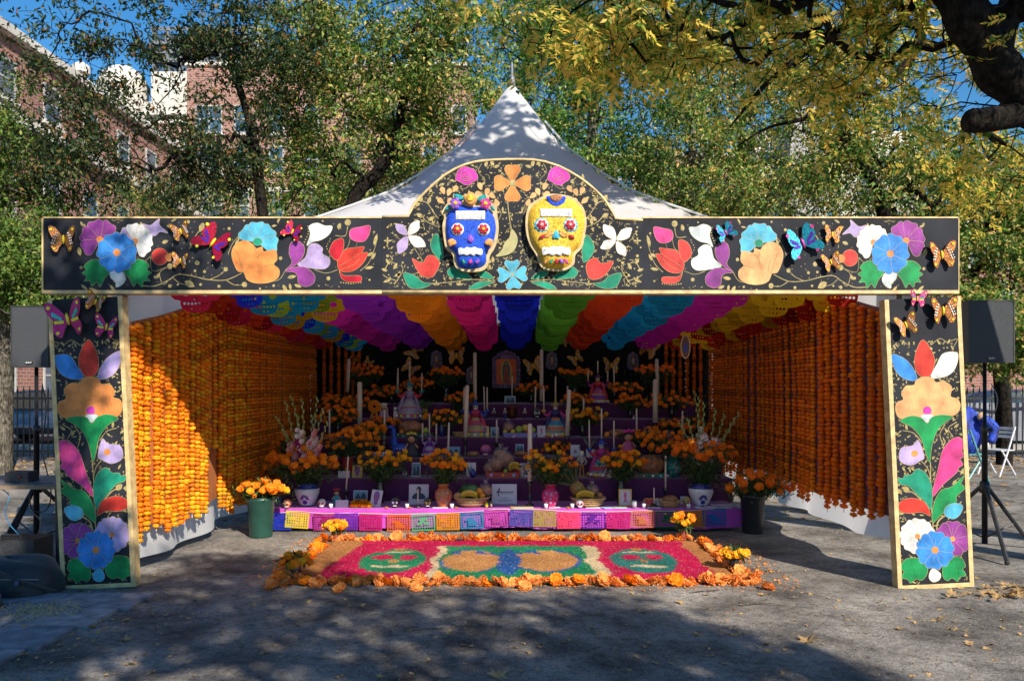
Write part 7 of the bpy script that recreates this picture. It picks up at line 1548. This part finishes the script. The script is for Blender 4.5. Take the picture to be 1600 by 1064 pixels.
# small vases at the carpet corners and floor buckets
redc = mat('red_clay', (.22,.05,.03), .5, .1, 10, coat=.2)
JAR = [(.035,0),(.04,.01),(.045,.05),(.034,.09),(.032,.12),(.038,.14)]
def cornervase(label, vl, px, pyb, fy, w_, h, m, n=12, prof=JAR, s=1.0, kinds='yyo'):
    d = CH*F/(pyb-HY); Y = d-D0; b = P(px, pyb, Y); b.z = .003; vase(vl, b, prof, m, s=s); k = d/F; bouquet(label, b+Vector((0,0,prof[-1][1]*s)), P(px, fy, Y), w_*k, h*k, n, kinds, .036, 'small marigold bunches round the sawdust carpet', .8)
cornervase('yellow marigold bunch at the back left corner of the carpet', 'small dark clay pot at the back left corner of the carpet', 525, 846, 823, 16, 9, redc, s=.9)
cornervase('yellow marigold bunch at the back right corner of the carpet', 'small red clay pot at the back right corner of the carpet', 1068, 846, 812, 15, 11, redc, s=.9)
cornervase('marigold bunch at the front left corner of the carpet', 'black jar at the front left corner of the carpet', 462, 903, 876, 22, 11, blackg, 16, s=1.2, kinds='oyo')
cornervase('yellow marigold bunch at the front right corner of the carpet', 'black jar at the front right corner of the carpet', 1148, 893, 866, 18, 9, blackg, 14, s=1.1)
def floorpot(label, px, pyb, r, h, m, taper=.8):
    d = CH*F/(pyb-HY); Y = d-D0; b = P(px, pyb, Y); b.z = .002; t = thing('floor_bucket', label, 'bucket', tuple(b)); obj('bucket_body', MB().lathe([(r*taper,0),(r*taper*1.02,.01),(r*.97,h*.9),(r*1.04,h*.93),(r*1.04,h),(r*.95,h),(r*.9,h*.85),(r*.85,h*.5),(0,h*.5)], 24), m, t, True); obj('rim', MB().tube([(r*1.03*math.cos(a*PI/12), r*1.03*math.sin(a*PI/12), h) for a in range(25)], .006, 6), m, t, True); return b
b = floorpot('dark green plastic bucket of marigolds at the left end of the altar', 408, 838, .145, .42, mat('green_plastic', (.012,.06,.045), .4, .1, 10, coat=.2))
k = (b.y+D0)/F; bouquet('yellow and orange marigolds spilling from the green bucket', b+Vector((0,0,.40)), P(412, 762, b.y), 34*k, 17*k, 22, 'yoo', .05, None, 2.2)
b = floorpot('black plastic bucket of marigolds at the right end of the altar', 1176, 832, .135, .42, mat('black_bucket', (.012,.014,.018), .35, .1, 10, coat=.3), .82)
bouquet('sparse deep orange marigolds leaning from the black bucket', b+Vector((0,0,.40)), P(1180, 757, b.y), 46*k, 22*k, 18, 'od', .05, None, 2.4)
# ---------------------------------------------------------------- loudspeakers
def badge(par, x, z, s, y):
    """maker's badge: Q S C in raised strokes"""
    obj('badge_plate', MB().box(x-s*1.9, x+s*1.9, y-.006, y, z-s*.75, z+s*.95), mat('badge_black', (.01,.01,.012), .3), par)
    mb = MB(); st = lambda pts: mb.tube([(x+a*s, y-.008, z+c*s) for a, c in pts], s*.12, 4)
    st([(-1.3+.4*math.cos(a*PI/6), .2+.4*math.sin(a*PI/6)) for a in range(13)]); st([(-1.2,0),(-.85,-.3)])
    st([(.35,.5),(.0,.6),(-.35,.45),(-.25,.22),(.25,.15),(.35,-.05),(.0,-.2),(-.35,-.1)]); st([(1.3+.4*math.cos(a*PI/6), .2+.4*math.sin(a*PI/6)) for a in range(2, 11)])
    obj('badge_lettering', mb, white, par)
def speaker(px0, px1, pyt, pyb, ground, polex, yaw, label, slabel):
    d = 7.45; Y = d-D0; k = d/F; xc = ((px0+px1)/2-800)*k; zt, zb = CH-(pyt-HY)*k, CH-(pyb-HY)*k; W = (px1-px0)*k*.98; H = zt-zb
    t = thing('loudspeaker', label, 'loudspeaker', (xc, Y, zb)); t.rotation_euler = (0, 0, yaw)
    gm = mat('speaker_grille', (.045,.05,.058), .45, .35, 300, .6, 500, metal=.2)
    cab = MB(); o_ = [(-W/2,0),(W/2,0),(W/2,H),(-W/2,H)]; cab.prism(o_, 0, .12); 
    b0 = len(cab.v); cab.v += [(-W/2,.12,0),(W/2,.12,0),(W/2,.12,H),(-W/2,.12,H),(-W*.32,.36,.03),(W*.32,.36,.03),(W*.32,.36,H-.03),(-W*.32,.36,H-.03)]
    for q in ((0,4,5,1),(1,5,6,2),(2,6,7,3),(3,7,4,0),(4,7,6,5)): cab.f.append([b0+i for i in q]); cab.m.append(0)
    obj('cabinet', cab, blackplastic, t); obj('grille', MB().box(-W/2+.012, W/2-.012, -.012, -.001, .012, H-.012), gm, t)
    fb = MB().box(-W/2+.001,-W/2+.0115,-.016,-.001,.001,H-.001).box(W/2-.0115,W/2-.001,-.016,-.001,.001,H-.001).box(-W/2+.0115,W/2-.0115,-.016,-.001,H-.0115,H-.001).box(-W/2+.0115,W/2-.0115,-.016,-.001,.001,.0115)
    obj('front_rim', fb, blackplastic, t); badge(t, .0, .042, .016, -.013)
    for x in (-W*.4, 0, W*.4): obj('screw', MB().ball((x,-.017,H-.007), .004, 6, 4), wick, t)
    gz = .0; px_ = (polex-800)*k
    s = thing('speaker_stand', slabel, 'speaker stand', (xc, Y+.1, 0)); hub = .62
    obj('pole', MB().lathe([(.019,.35),(.019,1.2),(.017,1.2),(.017,zb-.0)], 12), blackmetal, s, True); obj('lower_tube', MB().lathe([(.026,.08),(.026,1.15),(.032,1.15),(.032,1.22),(.0,1.22)], 12), blackmetal, s, True); obj('collar', MB().lathe([(.045,hub-.05),(.05,hub),(.04,hub+.06)], 12), blackmetal, s, True); obj('knob', MB().ball((.05,-.02,1.18), .02, 8, 6), blackmetal, s, True)
    for j in range(3):
        a = yaw+.4+j*2*PI/3; dx, dy = math.cos(a), math.sin(a); L = MB().tube([(dx*.04,dy*.04,hub),(dx*.58,dy*.58,.03)], .02, 8); l = obj('leg', L, blackmetal, s); obj('rubber_foot', MB().ball((dx*.58,dy*.58,.024), .024, 8, 6), MATS['rubber'], l, True); obj('brace', MB().tube([(dx*.02,dy*.02,.14),(dx*.36,dy*.36,.26)], .008, 6), blackmetal, s)
    return xc, Y
speaker(18, 76, 478, 574, 0, 68, .05, 'black loudspeaker on its stand left of the painted panels', 'black tripod stand under the left loudspeaker')
sx_, sy_ = speaker(1514, 1583, 469, 567, 0, 1545, -.12, 'black loudspeaker on its stand right of the painted panels', 'black tripod stand under the right loudspeaker')
def cable(label, pts, r, m, grp='cables around the left speaker stand'):
    tag(obj('cable', MB().tube(curve(pts, 6), r, 5), m, smooth=True), label, 'cable', grp)
q = lambda px, py, Y: tuple(P(px, py, Y))
bluec = mat('blue_cable', (.02,.25,.50), .5)
cable('black cable looping beside the left speaker pole', [q(66,600,1.2),q(72,640,1.15),q(66,700,1.2),q(74,740,1.1),q(80,775,1.0),q(70,798,1.0),q(50,795,1.0),q(46,770,1.0)], .006, blackmetal)
cable('grey cable hanging down the left speaker stand', [q(50,800,.9),q(64,815,.9),q(60,840,.9),q(72,880,.8),q(84,905,.5),(-3.45,.1,.01)], .005, mat('grey_cable', (.2,.2,.22), .5))
cable('black cable tangled at the foot of the left stand', [q(68,835,.9),q(80,850,.8),q(70,880,.8),q(88,895,.7),q(76,915,.5),(-3.5,.15,.012),(-3.9,.2,.012)], .006, blackmetal)
cable('blue cable hanging from the table edge in a loop', [q(0,762,.5),q(14,775,.45),q(8,800,.45),q(16,820,.45),q(32,840,.45),q(28,858,.45),q(10,866,.45),q(-6,862,.45)], .004, bluec)
cable('black cable lying on the table at the left edge', [(-4.05,.6,.765),(-3.95,.5,.768),(-4.2,.45,.768),(-4.4,.6,.77)], .006, blackmetal)
cable('grey cable looped round the right speaker pole', [q(1549,600,1.25),q(1558,620,1.1),q(1556,640,1.1),q(1546,655,1.2),q(1560,672,1.1),q(1553,690,1.15)], .005, MATS['grey_cable'], None)
# table, bag
t = thing('work_table', 'folding table with grey top and cables at the left edge', 'table', (-4.6,.75,0)); tm = mat('grey_laminate', (.16,.15,.15), .5, .15, 8, .1)
obj('table_top', MB().box(-.6,.86,-.38,.38,.735,.765), mat('table_wood_edge', (.22,.15,.09), .6, .2, 6), t); obj('top_sheet', MB().box(-.59,.85,-.37,.37,.766,.769), tm, t)
for sx in (-.5,.72):
    for sy in (-.3,.3): obj('leg', MB().tube([(sx,sy,.73),(sx*1.02,sy,.0)], .014, 8), blackmetal, t)
t = thing('control_box', 'small dark electronics box on the table at the left edge', 'box', (-4.28,.62,.7695)); obj('case', MB().box(-.1,.1,-.08,.08,0,.09), blackplastic, t); obj('knob', MB().ball((.03,-.085,.05), .012, 8, 5), fm('crimson',(.5,.02,.03)), t)
def bag(label, x, y, sx, sy, sz, rz, name='black_bag'):
    t = thing(name, label, 'bag', (x,y,.002), rz); m = mat('black_nylon', (.012,.012,.015), .6, .3, 8, .5, 30, sheen=.2); N = 20; mb = MB()
    for j in range(11):
        for i in range(N):
            a = 2*PI*i/N; u = j/10; r = (1-.35*u**3)*(1+.05*math.sin(a*5+u*7)+.03*math.sin(a*9)); c, s_ = math.cos(a), math.sin(a); k_ = math.sin(min(1,u*1.05)*PI/2)
            rr = math.cos(u*PI/2)**.35 if j < 10 else 0
            mb.v.append((sx*math.copysign(abs(c)**.7,c)*rr*r, sy*math.copysign(abs(s_)**.7,s_)*rr*r, sz*k_*(1+.05*math.sin(a*3))))
    for j in range(10):
        for i in range(N): i2 = (i+1) % N; mb.f.append([j*N+i, j*N+i2, (j+1)*N+i2, (j+1)*N+i]); mb.m.append(0)
    obj('bag_body', mb, m, t, True)
    obj('strap', MB().tube(curve([(-sx*.7,-sy*.5,sz*.8),(-sx*.1,-sy*1.0,sz*1.02),(sx*.5,-sy*1.08,sz*.6),(sx*1.05,-sy*.6,.03)],5), .012, 6), m, t, True); obj('zip', MB().tube(curve([(-sx*.8,-sy*.75,sz*.55),(0,-sy*1.03,sz*.6),(sx*.8,-sy*.75,sz*.5)],5), .005, 5), mat('grey_cable',(.2,.2,.22),.5), t); obj('buckle', MB().box(sx*.5,sx*.56,-sy*1.1,-sy*1.0,sz*.42,sz*.6), MATS['punched_tin'], t)
bag('large slack black bag lying at the left edge below the table', -3.95, -.12, .42, .26, .27, .12); bag('smaller black bag in front of the larger one', -3.95, -.62, .30, .17, .16, -.15)
t = thing('power_box', 'low black equipment case under the table', 'case', (-4.15,.45,0)); obj('case_body', MB().box(-.22,.16,-.14,.14,.01,.32), blackplastic, t); obj('case_handle', MB().tube([(-.1,-.15,.33),(-.1,-.15,.36),(.06,-.15,.36),(.06,-.15,.33)], .008, 6), blackmetal, t)
# chairs at the right
def chair(label, x, y, rz, m):
    t = thing('folding_chair', label, 'chair', (x,y,0), rz)
    for s_ in (-1, 1):
        obj('leg', MB().tube([(s_*.2,-.22,0),(s_*.2,.0,.42),(s_*.2,.2,.86)], .016, 6), m, t); obj('leg', MB().tube([(s_*.18,.24,0),(s_*.18,-.12,.44)], .016, 6), m, t)
    for j in range(5): obj('seat_slat', MB().box(-.19,.19,-.16+j*.075,-.10+j*.075,.44,.458), m, t)
    for j in range(3): obj('back_slat', MB().box(-.19,.19,.14+j*.035,.155+j*.035,.66+j*.07,.71+j*.07), m, t)
    return t
wc = mat('white_enamel', (.62,.62,.66), .4); tc_ = mat('teal_enamel', (.10,.30,.30), .4)
chair('white folding chair between the right panel and the iron fence', 8.66, 7.75, -1.15, wc); chair('second white folding chair farther behind the right panel', 8.35, 8.7, -.6, wc)
chair('teal folding chair half hidden behind the right panel', 7.72, 7.0, 1.9, tc_)
def jacket():
    b = Vector((7.68,6.95,.46)); t = thing('blue_jacket', 'crumpled bright blue jacket heaped on the teal chair', 'jacket', tuple(b)); mb = MB(); N = 24
    for j in range(13):
        u = j/12; rr = math.sin(PI*min(.98, u*.9+.1))**.6*.27
        for i in range(N): a = 2*PI*i/N; w_ = 1+.16*math.sin(a*3+u*5)+.1*math.sin(a*7-u*9); mb.v.append((rr*w_*.85*math.cos(a), rr*.7*w_*math.sin(a), .78*u))
    for j in range(12):
        for i in range(N): i2 = (i+1) % N; mb.f.append([j*N+i, j*N+i2, (j+1)*N+i2, (j+1)*N+i]); mb.m.append(0)
    obj('jacket_cloth', mb, mat('blue_nylon', (.01,.04,.34), .75, .4, 9, .8, 30), t, True); obj('sleeve', MB().tube(curve([(.1,-.2,.6),(.28,-.25,.42),(.2,-.28,.2)],5), [.09]*6+[.07]*5, 9), MATS['blue_nylon'], t, True); obj('lining', MB().ball((.12,-.2,.62), (.09,.05,.08), 9, 6), mat('tan_lining', (.45,.28,.16), .7), t, True)
jacket()
# ---------------------------------------------------------------- fallen leaves
drym = islandmat('dry_leaf', [(0,(.16,.085,.035)),(.4,(.32,.19,.08)),(.75,(.48,.31,.13)),(1,(.42,.22,.04))], rough=.7, trans=.15)
def dryleaf(seed):
    rg = random.Random(seed); mb = MB(); n = 5; pts = []
    for k in range(n*2+1): a = -2.3+4.6*k/(n*2); r = (1.0 if k % 2 == 0 else .52)*rg.uniform(.8,1.1); pts.append((r*math.sin(a), r*math.cos(a)*.9))
    b = 0; mb.v.append((0,0,.06)); 
    for i, (x, y) in enumerate(pts): mb.v.append((x, y, .10+.28*(x*x+y*y)*rg.uniform(.2,1)+.12*math.sin(i*1.3+seed)))
    mb.v.append((0,-.35,.1)); L = len(pts)
    for i in range(L-1): mb.f.append([0, i+2, i+1]); mb.m.append(0)
    mb.f += [[0,1,L+1],[0,L+1,L]]; mb.m += [0,0]; mb.tube([(0,-.3,.08),(.05,-.8,.12),(.02,-1.1,.05)], .03, 3)
    return mb
DL = [dryleaf(s) for s in range(6)]; DM = [m.mesh('fallen_leaf', drym) for m in DL]
def leafat(x, y, s, lab, grp, z=0): 
    o = link('fallen_leaf', random.choice(DM), None, (x,y,.002+z), (rnd(-.35,.35), rnd(-.35,.35), rnd(0,6.28)), s); tag(o, lab, 'leaf', grp)
gl = lambda px, py: ((px-800)*(CH/(py-HY)), CH*F/(py-HY)-D0)
for px, py, s, lb in ((1262,1003,.085,'largest curled brown leaf on the bare ground in the right foreground'),(778,1057,.07,'pale leaf at the bottom edge near the middle'),(115,968,.06,'brown leaf left foreground below the left column'),(305,938,.035,'small yellow leaf in front of the left column foot'),(1465,970,.065,'tan leaf in front of the right column foot'),(1405,983,.04,'pale leaf left of the tan one, right foreground'),(1090,992,.045,'dull brown leaf in the shade at right of centre'),(198,1000,.05,'curled leaf in the left foreground'),(205,1038,.045,'pale brown leaf near the bottom left'),(594,1058,.035,'yellow leaf at the bottom edge left of centre'),(1063,942,.05,'leaf just right of the flower border'),(1190,930,.05,'leaf beside the right end of the flower border')):
    x, y = gl(px, py); leafat(x, y, s, lb, None)
n_ = 0
while n_ < 150:
    px, py = rnd(230,1600), rnd(925,1062)
    x, y = gl(px, py); leafat(x, y, rnd(.012,.034), 'small dry leaf scrap on the ground in front of the frame', 'dry leaf scraps on the ground in front of the frame'); n_ += 1
for _ in range(75): x = 3.9+random.gauss(0,.25); y = -.18+random.gauss(0,.10); leafat(x, y, rnd(.03,.06), 'dry leaf in the heap at the foot of the right column', 'dry leaves heaped at the foot of the right column', rnd(0,.03))
for _ in range(60): x = -3.25+random.gauss(0,.35); y = -1.0+random.gauss(0,.5); leafat(x, y, rnd(.02,.05), 'dry leaf among the litter below the left column', 'dry leaves littered below the left column', rnd(0,.01))
mb = MB()
for i in range(5200):
    if i < 1700: x, y = rnd(-4.5,4.5), -2.4+rnd(0,1)**1.0*9
    elif i < 2300: x, y = -3.2+random.gauss(0,.5), -1.2+random.gauss(0,.6)
    else: x, y = random.choice([-1,1])*rnd(3.6,13), rnd(3,10.9) if i < 3600 else rnd(8.5,11)
    s = rnd(.006,.02) if y < 3 else rnd(.03,.06); a = rnd(0,6.28); c, s2 = math.cos(a)*s, math.sin(a)*s; z = .003+rnd(0,.01); mb.quad((x-c,y-s2,z),(x-s2*.55,y+c*.55,z+s*.4),(x+c,y+s2,z+s*.2),(x+s2*.55,y-c*.55,z))
tag(obj('leaf_litter', mb, drym), 'fine dry leaf litter scattered over the ground', 'leaf litter', kind='stuff')
gr = MB()
for i in range(160): x, y = -3.3+random.gauss(0,.12), -.75+random.gauss(0,.1); a = rnd(0,6.28); l = rnd(.05,.16); gr.tube([(x,y,0),(x+math.cos(a)*l*.5,y+math.sin(a)*l*.5,l*.45),(x+math.cos(a)*l,y+math.sin(a)*l,.01+rnd(0,.05))], .0018, 3)
tag(obj('dry_grass_tuft', gr, mat('straw', (.45,.34,.18), .8)), 'tuft of dry straw coloured grass beside the black bags', 'grass', kind='stuff')
pb = MB()
for i in range(1500): x, y = rnd(-4,4.2), -2.3+rnd(0,1)*5; pb.ball((x,y,.002), rnd(.002,.006), 4, 3)
tag(obj('gravel', pb, mat('grit', (.26,.24,.22), .9)), 'fine grit on the asphalt', 'grit', kind='stuff')
for px, py in ((1100,925),(1180,945),(660,985)):
    x, y = gl(px, py); tag(obj('twig', MB().tube([(x-.12,y-.03,.006),(x,y,.012),(x+.13,y+.04,.006)], .004, 5), barkl), 'thin dry twig lying on the ground', 'twig', 'thin twigs lying on the ground')
